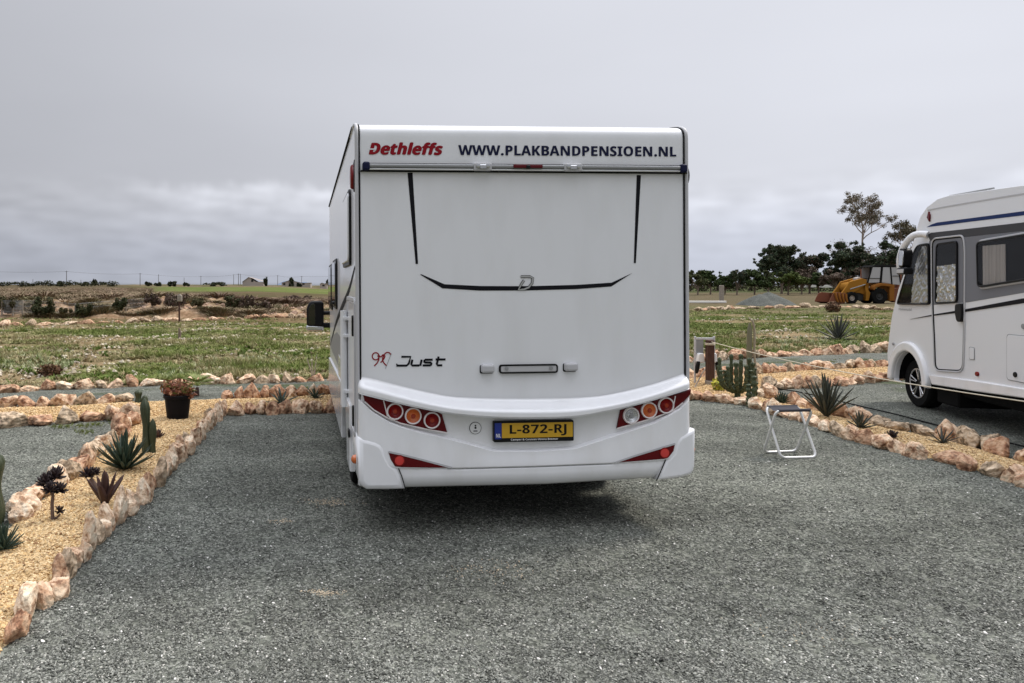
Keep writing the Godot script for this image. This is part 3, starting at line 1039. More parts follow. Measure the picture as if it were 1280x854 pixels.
func side_details(root: Node3D, X: Transform3D) -> void:
	var st: SurfaceTool
	# red marker lamp by the rear edge
	st = begin()
	var half := []
	for i in 13: half.append(Vector2(-0.035 - 0.20 * sin(PI * i / 12.0), 2.46 + 0.11 * cos(PI * i / 12.0)))
	slab(st, half, 0.0, 0.012, 0.004, X)
	var ml := put("marker_lamp", st, M.black, root)
	st = begin()
	half = []
	for i in 13: half.append(Vector2(-0.09 - 0.13 * sin(PI * i / 12.0), 2.46 + 0.085 * cos(PI * i / 12.0)))
	slab(st, half, 0.0, 0.034, 0.018, X)
	put("lens", st, M.red_lamp, ml)
	# windows: rear bedroom, and two smaller ones further forward
	for w in [[-1.45, 1.86, -0.52, 2.44], [-3.75, 1.45, -2.85, 2.0], [-5.1, 1.40, -4.1, 1.98]]:
		st = begin()
		ring_slab(st, rr(w[0], w[1], w[2], w[3], 0.07), 0.035, 0.0, 0.018, 0.005, X)
		var wn := put("window", st, M.black, root)
		st = begin()
		slab(st, rr(w[0] + 0.03, w[1] + 0.03, w[2] - 0.03, w[3] - 0.03, 0.05), 0.0, 0.03, 0.01, X)
		put("pane", st, M.dark_glass if w[1] < 1.6 else M.side_panel, wn)
	# garage door with frame, hinge tubes and two locks
	st = begin()
	ring_slab(st, rr(-1.02, 0.64, -0.13, 1.62, 0.05), 0.028, 0.0, 0.012, 0.003, X)
	var gd := put("garage_door", st, M.pale_grey, root)
	st = begin()
	slab(st, rr(-0.985, 0.675, -0.165, 1.585, 0.03), 0.0, 0.006, 0.002, X)
	put("leaf", st, M.side_panel, gd)
	for y in [1.42, 0.78]:
		st = begin()
		slab(st, rr(-0.255, y - 0.075, -0.205, y + 0.075, 0.02), 0.0, 0.022, 0.006, X)
		put("lock", st, M.black, gd)
	st = begin()
	for z in [-0.98, -1.08]:
		tube(st, [X * Vector3(z, 0.72, 0.035), X * Vector3(z, 1.50, 0.035)], 0.026, 8)
	for y in [0.85, 1.3, 1.44]:
		box(st, X * Vector3(-1.03, y, 0.02), Vector3(0.05, 0.03, 0.2), 0.005)
	put("hinge_tube", st, M.white_plain, root)
	# swept dark stripe and grey panel of the decoration
	st = begin()
	var pts := smooth_line([Vector2(-0.15, 1.84), Vector2(-0.9, 1.66), Vector2(-2.2, 1.46), Vector2(-3.6, 1.22), Vector2(-5.1, 0.88)], 30)
	var ws := []
	for i in pts.size(): ws.append(0.018 + 0.05 * sin(PI * float(i) / (pts.size() - 1)))
	ribbon(st, pts, ws, 0.003, X)
	put("side_stripe", st, M.decal_black, root)
	st = begin()
	slab(st, [Vector2(-5.2, 0.86), Vector2(-1.9, 0.86), Vector2(-1.7, 1.2), Vector2(-3.0, 1.2), Vector2(-5.2, 0.98)], 0.0, 0.0025, 0.0, X, false)
	put("side_print", st, M.dull_grey, root)
	# locker and a lower white panel ahead of the wheel, with an orange side lamp at the tail
	st = begin()
	slab(st, rr(-2.55, 0.70, -1.85, 1.0, 0.03), 0.0, 0.012, 0.004, X)
	put("service_hatch", st, M.white_shell, root)
	st = begin()
	slab(st, rr(-0.62, 0.56, -0.52, 0.62, 0.015), 0.02, 0.032, 0.004, X)
	put("skirt_catch", st, M.black, root)

func rear_prints(root: Node3D, P: Callable) -> void:
	var st: SurfaceTool
	var bend := func(q): return Vector3(q.x, q.y, rear_z(q.y) + 0.0025)
	var a: Vector2 = P.call(461.5, 192.5)
	var b: Vector2 = P.call(553.0, 178.5)
	put("brand_name", writing("Dethleffs", a.x, a.y - 0.004, b.x, b.y - 0.002, true, 0.24, bend, 0.0042), M.crimson, root)
	# the slit through the first letter
	st = begin()
	var c: Vector2 = P.call(461.5, 186.5)
	ribbon(st, [c, c + Vector2(0.048, 0.0)], 0.008, 0.004)
	put("letter_slit", st, M.panel, root)
	a = P.call(573.0, 194.0)
	b = P.call(845.0, 182.5)
	put("web_address", writing("WWW.PLAKBANDPENSIOEN.NL", a.x, a.y, b.x, b.y - 0.006, true, 0.0, bend, 0.0012), M.navy, root)
	# long tapering stripes and the swept line below them
	for l in [[512.5, 216, 6.2, 521, 330, 3.0], [798.5, 219, 5.4, 793.5, 329, 2.6]]:
		st = begin()
		ribbon(st, [P.call(l[0], l[1]), P.call(l[3], l[4])], [l[2] * 0.0056, l[5] * 0.0056], 0.002)
		put("stripe", st, M.decal_black, root)
	st = begin()
	var low := [P.call(525, 343.2), P.call(553, 360.5), P.call(600, 363.4), P.call(657, 363.2), P.call(720, 361.5), P.call(764, 358.2), P.call(790, 341.5)]
	var up := [P.call(788.5, 342.3), P.call(764.5, 353.4), P.call(720, 356.2), P.call(668, 357.6), P.call(647, 357.8), P.call(600, 357.6), P.call(555.5, 355.4), P.call(527, 343)]
	slab(st, low + up, 0.0, 0.002, 0.0, Transform3D.IDENTITY, false)
	put("swept_line", st, M.decal_black, root)
	# silver emblem on that line: a slanted letter D
	var e: Vector2 = P.call(657, 354)
	var emblem := strokes([[Vector2(-0.035, 0.045), Vector2(0.03, 0.045), Vector2(0.05, 0.035), Vector2(0.045, 0.0), Vector2(0.02, -0.03), Vector2(-0.01, -0.042), Vector2(-0.052, -0.045), Vector2(-0.03, -0.005), Vector2(-0.012, 0.02)]], 0.011, func(q): return e + q)
	var em := put("emblem", emblem, M.silver, root)
	em.position.z = 0.004
	emblem = strokes([[Vector2(-0.035, 0.045), Vector2(0.03, 0.045), Vector2(0.05, 0.035), Vector2(0.045, 0.0), Vector2(0.02, -0.03), Vector2(-0.01, -0.042), Vector2(-0.052, -0.045), Vector2(-0.03, -0.005), Vector2(-0.012, 0.02)]], 0.018, func(q): return e + q)
	em = put("emblem_outline", emblem, M.black, root)
	em.position.z = 0.002
	# model name: slanted square letters, and the red linked figures before it
	var L := func(q): return P.call(495.0 + q.x + q.y * 0.22, 457.8 - q.y - (q.x - 30) * 0.004)
	var just := [
		[Vector2(4, 11.8), Vector2(15.5, 11.8), Vector2(15.2, 3.4), Vector2(13, 0.8), Vector2(0.5, 0.8), Vector2(0.6, 3.0)],
		[Vector2(18.6, 8.2), Vector2(18.6, 2.4), Vector2(19.8, 0.9), Vector2(29, 0.9)], [Vector2(30.2, 8.2), Vector2(30.2, 0.4)],
		[Vector2(44, 8.0), Vector2(34.8, 8.0), Vector2(33.8, 6.9), Vector2(34.2, 5.2), Vector2(35.2, 4.6), Vector2(42.6, 4.4), Vector2(43.6, 3.4), Vector2(43.4, 1.8), Vector2(42.4, 0.9), Vector2(33.0, 0.9)],
		[Vector2(50.6, 12), Vector2(50.4, 2.4), Vector2(51.6, 0.9), Vector2(57.5, 0.9)], [Vector2(47.6, 8.3), Vector2(60.0, 8.3)]]
	put("model_name", strokes(just, 0.0145, L), M.decal_black, root)
	var H := func(q): return P.call(464.5 + q.x, 457.8 - q.y)
	var nine := []
	for i in 17: nine.append(Vector2(5.0 + 4.3 * cos(TAU * i / 16.0 + 0.2), 12.4 + 4.5 * sin(TAU * i / 16.0 + 0.2)))
	var tail := [Vector2(9.3, 13), Vector2(9.0, 8.5), Vector2(7.0, 4.0), Vector2(3.2, 0.2)]
	var heart := [Vector2(11.0, 4.5), Vector2(13.5, 6.8), Vector2(16.5, 12.2), Vector2(14.2, 14.2), Vector2(11.3, 11.5), Vector2(8.6, 14.0), Vector2(7.8, 11.5)]
	var curl := [Vector2(23.8, 14.5), Vector2(22.0, 16.8), Vector2(18.6, 17.0), Vector2(15.4, 14.0), Vector2(13.6, 8.6), Vector2(15.4, 4.0), Vector2(18.6, 0.6)]
	put("jubilee_sign", strokes([nine, tail, smooth_line(heart, 24), smooth_line(curl, 20)], 0.0078, H), M.crimson, root)
	st = begin()
	ribbon(st, [H.call(Vector2(24.8, 16.2)), H.call(Vector2(17.2, -3.0))], 0.003, 0.0022)
	put("jubilee_line", st, M.dull_grey, root)
	# lamp bar of the rear wall: rail with end caps, brackets and the third brake lamp
	var p0: Vector2 = P.call(455, 208.5)
	var p1: Vector2 = P.call(853, 211.5)
	var bar := Node3D.new()
	bar.name = "carrier_rail"
	root.add_child(bar, true)
	var dirx: Vector2 = (p1 - p0)
	var xf := Transform3D(Basis(Vector3(dirx.x, dirx.y, 0).normalized(), Vector3(-dirx.y, dirx.x, 0).normalized(), Vector3(0, 0, 1)), Vector3(p0.x, p0.y, 0))
	var ln := dirx.length()
	st = begin()
	box(st, Vector3(ln / 2, 0.004, 0.028), Vector3(ln - 0.03, 0.026, 0.03), 0.008, xf)
	put("rail", st, M.dull_grey, bar)
	st = begin()
	box(st, Vector3(ln / 2, -0.019, 0.02), Vector3(ln - 0.03, 0.011, 0.034), 0.004, xf)
	put("lower_rail", st, M.white_plain, bar)
	st = begin()
	box(st, Vector3(ln / 2, -0.030, 0.012), Vector3(ln + 0.05, 0.009, 0.024), 0.002, xf)
	box(st, Vector3(ln / 2, 0.0205, 0.012), Vector3(ln - 0.02, 0.005, 0.024), 0.002, xf)
	put("rail_seal", st, M.black_matt, bar)
	for x in [0.012, ln - 0.012]:
		st = begin()
		slab(st, round_corners([Vector2(x - 0.024, -0.03), Vector2(x + 0.024, -0.03), Vector2(x + 0.024, 0.028), Vector2(x - 0.024, 0.028)], 0.015), 0.0, 0.055, 0.012, xf)
		put("end_cap", st, M.navy, bar)
	for u in [[601.5], [713.5]]:
		var q: Vector2 = P.call(u[0], 209.5)
		var bx: float = q.x - p0.x
		st = begin()
		slab(st, rr(bx - 0.062, -0.028, bx + 0.062, 0.026, 0.01), 0.0, 0.05, 0.006, xf)
		var br := put("bracket", st, M.pale_grey, bar)
		st = begin()
		for dx in [-0.035, 0.035]:
			lathe(st, [Vector2(0.014, 0.0), Vector2(0.014, 0.012), Vector2(0.0, 0.015)], 10, xf * Transform3D(Basis(Vector3(1, 0, 0), Vector3(0, 0, 1), Vector3(0, -1, 0)), Vector3(bx + dx, 0.004, 0.05)))
		box(st, Vector3(bx, -0.002, 0.055), Vector3(0.05, 0.03, 0.014), 0.005, xf)
		put("bolt", st, M.silver, br)
	var bl: Vector2 = P.call(657.5, 208.6)
	var lx: float = bl.x - p0.x
	st = begin()
	box(st, Vector3(lx, 0.004, 0.046), Vector3(0.205, 0.024, 0.012), 0.004, xf)
	put("brake_lamp", st, M.red_lens, bar)
	st = begin()
	box(st, Vector3(lx, 0.0, 0.052), Vector3(0.028, 0.026, 0.02), 0.006, xf)
	put("camera_eye", st, M.black, bar)
	# plate lamp plinth between two knobs
	for k in [[600.3, 455.5, 616.5, 466], [704.2, 453.5, 720.3, 463.7]]:
		var q0: Vector2 = P.call(k[0], k[3])
		var q1: Vector2 = P.call(k[2], k[1])
		st = begin()
		slab(st, rr(q0.x - 0.004, q0.y - 0.006, q1.x, q1.y - 0.003, 0.012), 0.0, 0.006, 0.002)
		var kb := put("latch", st, M.black_matt, root)
		st = begin()
		slab(st, rr(q0.x + 0.002, q0.y + 0.002, q1.x + 0.002, q1.y + 0.002, 0.014), 0.0, 0.04, 0.014)
		put("knob", st, M.pale_grey, kb)
	var h0: Vector2 = P.call(623.5, 467)
	var h1: Vector2 = P.call(696.5, 454.8)
	st = begin()
	ring_slab(st, rr(h0.x, h0.y, h1.x, h1.y, 0.018), 0.010, 0.0, 0.02, 0.003)
	var hs := put("handle_socket", st, M.black_matt, root)
	st = begin()
	slab(st, rr(h0.x + 0.008, h0.y + 0.008, h1.x - 0.008, h1.y - 0.008, 0.014), 0.0, 0.016, 0.006)
	put("handle_plate", st, M.pale_grey, hs)
	for x in [h0.x + 0.05, h1.x - 0.05]:
		st = begin()
		lathe(st, [Vector2(0.013, 0.0), Vector2(0.013, 0.006), Vector2(0.0, 0.007)], 12, Transform3D(Basis(Vector3(1, 0, 0), Vector3(0, 0, 1), Vector3(0, -1, 0)), Vector3(x, h1.y - 0.026, 0.016)))
		put("rivet", st, M.dull_grey, hs)

func px_line(P: Callable, px: Array) -> Array:
	var out := []
	for i in range(0, px.size(), 2): out.append(P.call(px[i], px[i + 1]))
	return out

func rear_bumper(root: Node3D, P: Callable) -> void:
	var st: SurfaceTool
	var T := smooth_line(px_line(P, [446, 469, 470, 474, 505, 483, 540, 491, 575, 496.3, 655, 498, 735, 496, 775, 490, 815, 480, 845, 470, 866, 462]), 80)
	var B := smooth_line(px_line(P, [446, 490, 500, 503, 550, 513, 600, 518.5, 655, 520, 710, 518.5, 755, 511, 800, 501, 866, 481.5]), 80)
	var L := px_line(P, [446, 496, 453, 501, 465, 512, 485, 524.5, 510, 533.5, 558, 545, 614, 560, 665, 560.5, 716, 557, 772, 539, 815, 525, 845, 508.5, 855, 499, 866, 487])
	var S := px_line(P, [446, 580, 496, 582.5, 570, 583.5, 665, 581, 757, 577.5, 826, 572.5, 866, 570])
	var bot: Array = px_line(P, [446, 609, 505, 609.5, 680, 605.5, 815, 597.7, 866, 593])
	# one moulded sheet: ledge, recess for the lamps, lower panel, lip
	var nx := 300
	var ny := 150
	var w := HW - 0.002
	var shape := func(x, y):
		var ty := interp(T, x); var by := interp(B, x); var ly := interp(L, x); var sy := interp(S, x); var oy := interp(bot, x)
		var z := 0.0
		var out := 0.035 + 0.04 * (1.0 - pow(abs(x) / HW, 2.0))      # how far the ledge stands out
		if y > by:
			var t: float = (ty - y) / maxf(0.01, ty - by)
			z = lerpf(0.004, 0.03 + out, smoothstep(0.0, 0.72, t)) if t < 0.72 else 0.03 + out + 0.004 * (t - 0.72)
			z -= (out * 0.15) * smoothstep(0.93, 1.0, t)
		elif y > ly:
			z = 0.018 + (0.02 + out * 0.85) * smoothstep(by - 0.012, by, y)
		else:
			var k: float = smoothstep(ly, ly - 0.012, y)
			z = lerpf(0.018, 0.056, k) + 0.012 * smoothstep(ly, sy, y)
			z -= 0.010 * exp(-pow((y - sy) / 0.005, 2.0)) * (1.0 - smoothstep(0.55, 0.75, abs(x)))
			if y < sy: z -= 0.006
			var r := 0.10
			if y < oy + r:
				var q: float = (oy + r - y) / r
				z -= 0.075 * (1.0 - sqrt(maxf(0.0, 1.0 - q * q)))
		var e: float = (abs(x) - (w - 0.05)) / 0.05                    # round off at the sides
		if e > 0: z -= 0.05 * (1.0 - sqrt(maxf(0.0, 1.0 - e * e)))
		return z
	var body := grid(nx, ny, func(s, t):
		var x := lerpf(-w, w, s)
		var top := interp(T, x)
		var by := interp(B, x); var ly := interp(L, x); var oy := interp(bot, x)
		# rows follow the moulding so that its edges stay crisp
		var y: float
		if t < 0.5: y = lerpf(oy, ly - 0.014, t / 0.5)
		elif t < 0.6: y = lerpf(ly - 0.014, ly, (t - 0.5) / 0.1)
		elif t < 0.7: y = lerpf(ly, by - 0.012, (t - 0.6) / 0.1)
		elif t < 0.8: y = lerpf(by - 0.012, by, (t - 0.7) / 0.1)
		else: y = lerpf(by + 0.0005, top, (t - 0.8) / 0.2)
		return Vector3(x, y, shape.call(x, y)))
	var bp := put("bumper", body, M.white_shell, root)
	# seam across it
	st = begin()
	var seam := []
	for i in 31:
		var x := lerpf(-0.56, 0.59, i / 30.0)
		seam.append(Vector3(x, interp(S, x), 0.0572))
	tube(st, seam, 0.0028, 5)
	put("bumper_seam", st, M.dull_grey, bp)
	# corner pieces
	var corner_l := px_line(P, [446.3, 545, 458, 545.4, 469, 548.5, 475.5, 552, 480, 557, 483, 566, 488.5, 575.5, 496.5, 582, 501, 593, 505.4, 608.8, 480, 609.8, 457, 609.6, 450.5, 605, 447.5, 599])
	var corner_r := px_line(P, [863.4, 534.4, 857, 536.4, 845, 543, 840.5, 548, 838.5, 553, 835.5, 563, 831, 568, 826, 571.5, 821, 583, 814.8, 597.4, 835, 596.2, 846, 594.5, 858.8, 590.5, 861.6, 586, 863, 580])
	for c in [corner_l, corner_r]:
		st = begin()
		slab(st, c, -0.62, 0.070, 0.036)
		put("bumper_corner", st, M.white_shell, root)
	for k in [[500.4, 592, 505.6, 609.5, 496.4, 582.5], [820, 586, 814.6, 597.8, 826, 571.8]]:
		st = begin()
		ribbon(st, [P.call(k[4], k[5]), P.call(k[0], k[1]), P.call(k[2], k[3])], 0.007, 0.0705)
		put("corner_joint", st, M.black_matt, bp)
	# orange side reflectors on the corners
	for k in [[447.0, 574, -1], [866.0, 561.5, 1]]:
		var q: Vector2 = P.call(k[0], k[1])
		st = begin()
		lathe(st, [Vector2(0.032, 0.0), Vector2(0.028, 0.02), Vector2(0.012, 0.032), Vector2(0.0, 0.034)], 14, Transform3D(Basis(Vector3(0, 1, 0), Vector3(k[2], 0, 0), Vector3(0, 0, -k[2])), Vector3(k[2] * (HW + 0.012), q.y, 0.0)))
		put("side_reflector", st, M.amber_lamp, root)
	# tail light clusters: dark red lens, three round lamps each in a pale ring
	var lens := [
		[[453.6, 493.2, 478, 499, 510, 506, 543, 513.2, 551.5, 517, 558.2, 540, 530, 535, 500, 528, 483, 521, 466.8, 511.6, 455.2, 501.2],
			[[492.8, 513.2, "red_lamp"], [515.3, 518.8, "amber_lamp"], [538.7, 524.2, "red_lamp"]], [478.6, 499.5, 483.5, 519.5]],
		[[773.4, 512.2, 800, 504.5, 830, 496, 861, 486, 860, 492.5, 850.6, 502.3, 838, 512.5, 814, 521.5, 790, 528.5, 768.8, 534.5],
			[[785.7, 518.3, "clear_lamp"], [808, 511.8, "amber_lamp"], [829, 505.7, "red_lamp"]], [841, 494.2, 837.5, 511.5]]]
	for l in lens:
		var tl := Node3D.new()
		tl.name = "tail_light"
		root.add_child(tl, true)
		st = begin()
		slab(st, px_line(P, l[0]), 0.0, 0.036, 0.006)
		put("lens", st, M.red_lens, tl)
		st = begin()
		ribbon(st, px_line(P, l[2]), 0.007, 0.038)
		put("divider", st, M.ring, tl)
		st = begin()                     # the pale edge along the foot of the lens
		var foot: Array = px_line(P, l[0])
		var f2 := []
		var n: int = foot.size()
		for i in range(n / 2, n): f2.append(foot[i])
		ribbon(st, f2, 0.008, 0.037)
		put("lens_edge", st, M.ring, tl)
		for c in l[1]:
			var q: Vector2 = P.call(c[0], c[1])
			var xf := Transform3D(Basis(Vector3(1, 0, 0), Vector3(0, 0, 1), Vector3(0, -1, 0)), Vector3(q.x, q.y, 0.034))
			st = begin()
			lathe(st, [Vector2(0.058, 0.0), Vector2(0.057, 0.012), Vector2(0.053, 0.016), Vector2(0.048, 0.014), Vector2(0.047, 0.0)], 30, xf)
			put("ring", st, M.ring, tl)
			st = begin()
			lathe(st, [Vector2(0.048, 0.006), Vector2(0.045, 0.010), Vector2(0.041, 0.0075), Vector2(0.037, 0.012), Vector2(0.033, 0.0095), Vector2(0.029, 0.0145), Vector2(0.024, 0.0115), Vector2(0.019, 0.016), Vector2(0.014, 0.014), Vector2(0.0, 0.018)], 28, xf)
			put("lamp", st, M[c[2]], tl)
			st = begin()
			lathe(st, [Vector2(0.016, 0.016), Vector2(0.012, 0.021), Vector2(0.0, 0.022)], 14, xf)
			put("lamp_boss", st, M.lamp_core if c[2] != "clear_lamp" else M.dull_grey, tl)
	# low fog lamps in dark red wedges
	for l in [[[484, 562, 500, 565.4, 530, 573, 562.4, 581.6, 535, 581.8, 500, 581.2, 492, 580.2, 487, 572], [497.5, 572.8, 6.6]],
			[[837.8, 552, 836, 561, 831, 567.5, 824, 571, 800, 573, 763, 575.6, 785, 568, 812, 559.8], [824.8, 563.5, 6.6]]]:
		var fl := Node3D.new()
		fl.name = "fog_light"
		root.add_child(fl, true)
		st = begin()
		slab(st, px_line(P, l[0]), 0.03, 0.0705, 0.004)
		put("lens", st, M.red_lens, fl)
		st = begin()
		var e: Array = px_line(P, l[0])
		ribbon(st, [e[0], e[1], e[2], e[3]] if e[0].x < 0 else [e[5], e[6], e[7], e[0]], 0.012, 0.072)
		put("lens_edge", st, M.pale_grey, fl)
		var q: Vector2 = P.call(l[1][0], l[1][1])
		var xf := Transform3D(Basis(Vector3(1, 0, 0), Vector3(0, 0, 1), Vector3(0, -1, 0)), Vector3(q.x, q.y, 0.069))
		st = begin()
		lathe(st, [Vector2(0.039, 0.0), Vector2(0.038, 0.006), Vector2(0.033, 0.006), Vector2(0.033, 0.0)], 24, xf)
		put("ring", st, M.red_lamp, fl)
		st = begin()
		lathe(st, [Vector2(0.033, 0.0), Vector2(0.030, 0.005), Vector2(0.0, 0.007)], 24, xf)
		put("reflector", st, M.red_reflector, fl)
	# number plate
	var a: Vector2 = P.call(614.6, 551.0)
	var b: Vector2 = P.call(713.4, 523.4)
	var tilt: float = ((P.call(713.4, 549.0) - a) as Vector2).angle()
	var np := Node3D.new()
	np.name = "number_plate"
	root.add_child(np, true)
	np.transform = Transform3D(Basis(Vector3.BACK, tilt), Vector3(a.x, a.y, 0.052))
	var pw: float = (b.x - a.x)
	var ph: float = (b.y - a.y) - pw * sin(tilt) * 0.5
	st = begin()
	slab(st, rr(0, 0, pw, ph, 0.008), -0.03, 0.006, 0.003)
	put("plate_holder", st, M.black, np)
	st = begin()
	slab(st, rr(pw * 0.098, ph * 0.20, pw - 0.008, ph - 0.012, 0.005), 0.004, 0.0095, 0.002)
	put("plate", st, M.plate_yellow, np)
	st = begin()
	slab(st, rr(0.006, ph * 0.15, pw * 0.096, ph - 0.010, 0.004), 0.004, 0.0095, 0.002)
	put("country_strip", st, M.plate_blue, np)
	var lift := func(q): return Vector3(q.x, q.y, 0.011)
	put("plate_number", writing("L-872-RJ", pw * 0.195, ph * 0.285, pw * 0.905, ph * 0.835, true, 0.0, lift), M.black, np)
	put("country_letters", writing("NL", pw * 0.026, ph * 0.24, pw * 0.085, ph * 0.42, true, 0.0, lift), M.white_print, np)
	put("holder_text", writing("Camper & Caravan Utrera Besmar", pw * 0.21, ph * 0.045, pw * 0.80, ph * 0.165, true, 0.0, func(q): return Vector3(q.x, q.y, 0.0072)), M.white_print, np)
	# round speed sticker
	var c: Vector2 = P.call(593.3, 534.5)
	st = begin()
	slab(st, circle(c, 0.042, 28), 0.0, 0.022, 0.0)
	var sk := put("round_sticker", st, M.black, root)
	st = begin()
	slab(st, circle(c, 0.0385, 28), 0.0, 0.0232, 0.0)
	put("sticker_face", st, M.white_print, sk)
	st = begin()
	slab(st, circle(c + Vector2(0, 0.017), 0.006, 12), 0.02, 0.0242, 0.0)
	slab(st, circle(c + Vector2(0, 0.002), 0.0075, 12), 0.02, 0.0242, 0.0)
	put("sticker_sign", st, M.black, sk)
	st = begin()
	slab(st, rr(c.x - 0.014, c.y - 0.026, c.x + 0.014, c.y - 0.014, 0.002), 0.02, 0.0242, 0.0)
	put("sticker_box", st, M.dull_grey, sk)

# ------------------------------------------------------------------ the integrated motorhome on the right, its left side towards us
func neighbour_motorhome() -> void:
	var root := thing("motorhome", "white and grey motorhome with blue roof stripe, parked on the right behind rocks", "motorhome", Vector3(7.7225, 0, -10.072))
	root.basis = Basis(Vector3(-0.2208, 0, 0.9753), Vector3.UP, Vector3(-0.9753, 0, -0.2208))   # x towards its tail, z out of its left side
	var R := root.transform
	var P := func(u, v): return on(R, u, v, 0.0)
	var X := Transform3D.IDENTITY
	var st: SurfaceTool
	var w := 2.22
	var tail := 5.0
	var roof_y: float = P.call(1280, 231.5).y
	var sill_y: float = P.call(1280, 497.5).y
	var front := px_line(P, [1123, 477, 1111.6, 474, 1109.3, 441, 1111.6, 419.5, 1114.8, 396, 1123, 362, 1129, 345, 1138, 316, 1143.5, 295, 1146, 285.6, 1150.5, 271, 1158.7, 259, 1171.8, 249, 1185, 244.8])
	# wheel arch opening between front corner and sill
	var arch := []
	var hub := Vector2(-0.12, 0.345)
	for i in 15:
		var a := lerpf(0.06, PI - 0.06, i / 14.0)
		arch.append(hub + Vector2(cos(a) * 0.40, sin(a) * 0.43))
	var outline: Array = [Vector2(arch[-1].x, 0.33)] + front + [Vector2(P.call(1280, 231.5).x, roof_y), Vector2(tail - 0.3, roof_y), Vector2(tail, roof_y - 0.3), Vector2(tail, sill_y), Vector2(arch[0].x, sill_y)] + arch
	st = begin()
	slab(st, outline, -0.06, 0.0, 0.018, X, true)
	put("side_wall", st, M.side_panel, root)
	var far_wall := begin()
	slab(far_wall, outline, -w, -w + 0.06, 0.0, X, true, true)
	put("side_wall", far_wall, M.side_panel, root)
	# roof and rounded nose across the width
	var top: Array = front.slice(1) + [Vector2(P.call(1280, 231.5).x, roof_y), Vector2(tail - 0.3, roof_y), Vector2(tail, roof_y - 0.3), Vector2(tail, sill_y)]
	var skin := grid(10, top.size() - 1, func(s, t):
		var q: Vector2 = top[int(round(t * (top.size() - 1)))]
		var bulge: float = 0.0 if q.x > 1.0 else -0.22 * (1.0 - pow(2.0 * s - 1.0, 2.0))
		return Vector3(q.x + bulge, q.y + (0.03 * (1.0 - pow(2.0 * s - 1.0, 2.0)) if q.x > 0.6 else 0.0), lerpf(-0.03, -w + 0.03, s)))
	put("nose_and_roof", skin, M.white_plain, root)
	st = begin()
	var ws := px_line(P, [1123, 376, 1128.5, 345, 1137, 318, 1143, 297])
	for i in ws.size() - 1:
		for k in 6:
			var s0 := k / 6.0
			var s1 := (k + 1) / 6.0
			var f := func(q, s): return Vector3(q.x - 0.012 - 0.22 * (1.0 - pow(2.0 * s - 1.0, 2.0)), q.y, lerpf(-0.10, -w + 0.10, s))
			quad(st, f.call(ws[i], s1), f.call(ws[i], s0), f.call(ws[i + 1], s0), f.call(ws[i + 1], s1))
	put("windscreen", st, M.dark_glass, root)
	st = begin()
	box(st, Vector3(2.3, 0.40, -w / 2), Vector3(5.0, 0.22, w - 0.3), 0.02)
	box(st, Vector3(0.0, 0.55, -w / 2), Vector3(1.3, 0.5, w - 0.9), 0.02)
	box(st, Vector3(0.62, 0.33, -0.4), Vector3(0.5, 0.36, 0.6), 0.02)
	put("chassis", st, M.black_matt, root)
	# coloured bands, crease and stripes
	var e := func(u, v): return P.call(u, v)
	st = begin()
	slab(st, ext(px_line(P, [1160, 293.5, 1164, 291, 1206, 286.5, 1280, 278, 1320, 273.5, 1320, 284.5, 1280, 289, 1206, 296.5, 1163, 301])), 0.0, 0.003, 0.0, X, false)
	put("dark_band", st, M.dark_band, root)
	st = begin()
	slab(st, ext(px_line(P, [1162, 301, 1206, 296.6, 1280, 289.2, 1330, 283, 1330, 359, 1280, 366, 1210, 378, 1164, 381.5])), 0.0, 0.0025, 0.0, X, false)
	put("grey_band", st, M.grey_band, root)
	st = begin()
	slab(st, ext(px_line(P, [1158.7, 284, 1165, 280.5, 1171.8, 278.2, 1215, 272.6, 1280, 264, 1330, 257.5, 1330, 263, 1280, 269.2, 1215, 277, 1180, 281.5])), 0.0, 0.003, 0.0, X, false)
	put("blue_stripe", st, M.blue_stripe, root)
	st = begin()
	slab(st, ext(px_line(P, [1138, 399.2, 1166, 393.4, 1208, 386.5, 1280, 373, 1330, 363, 1330, 369.5, 1280, 379, 1209, 389.7, 1166, 395])), 0.0, 0.0065, 0.0, X, false)
	put("dark_stripe", st, M.decal_black, root)
	st = begin()
	ribbon(st, px_line(P, [1160, 263, 1180, 259, 1230, 250.5, 1280, 242.3, 1340, 232.5]), 0.018, 0.004)
	put("roof_crease", st, M.pale_grey, root)
	st = begin()
	var rail := px_line(P, [1182, 246, 1236, 236.8])
	tube(st, [Vector3(rail[0].x, rail[0].y + 0.01, -0.05), Vector3(rail[1].x, rail[1].y + 0.012, -0.05)], 0.012, 6)
	put("roof_rail", st, M.dull_grey, root)
	st = begin()
	slab(st, ext(px_line(P, [1162.3, 264.5, 1164, 270, 1163.2, 277.3, 1160.4, 272])), 0.0, 0.02, 0.004)
	put("marker_lamp", st, M.red_lens, root)
	# lower sill
	st = begin()
	slab(st, ext(px_line(P, [1163, 468, 1220, 475.5, 1280, 485, 1330, 493, 1330, 506, 1280, 497.8, 1220, 489.5, 1167, 481])), -0.02, 0.025, 0.015)
	put("sill", st, M.white_shell, root)
	# flared wheel arch
	st = begin()
	var rim_out := []
	var rim_in := []
	for i in 21:
		var a := lerpf(-0.02, PI + 0.02, i / 20.0)
		rim_out.append(hub + Vector2(cos(a) * 0.53, sin(a) * 0.57))
		rim_in.append(hub + Vector2(cos(a) * 0.405, sin(a) * 0.435))
	rim_in.reverse()
	slab(st, rim_out + rim_in, -0.02, 0.045, 0.025)
	put("wheel_arch", st, M.white_shell, root)
	st = begin()
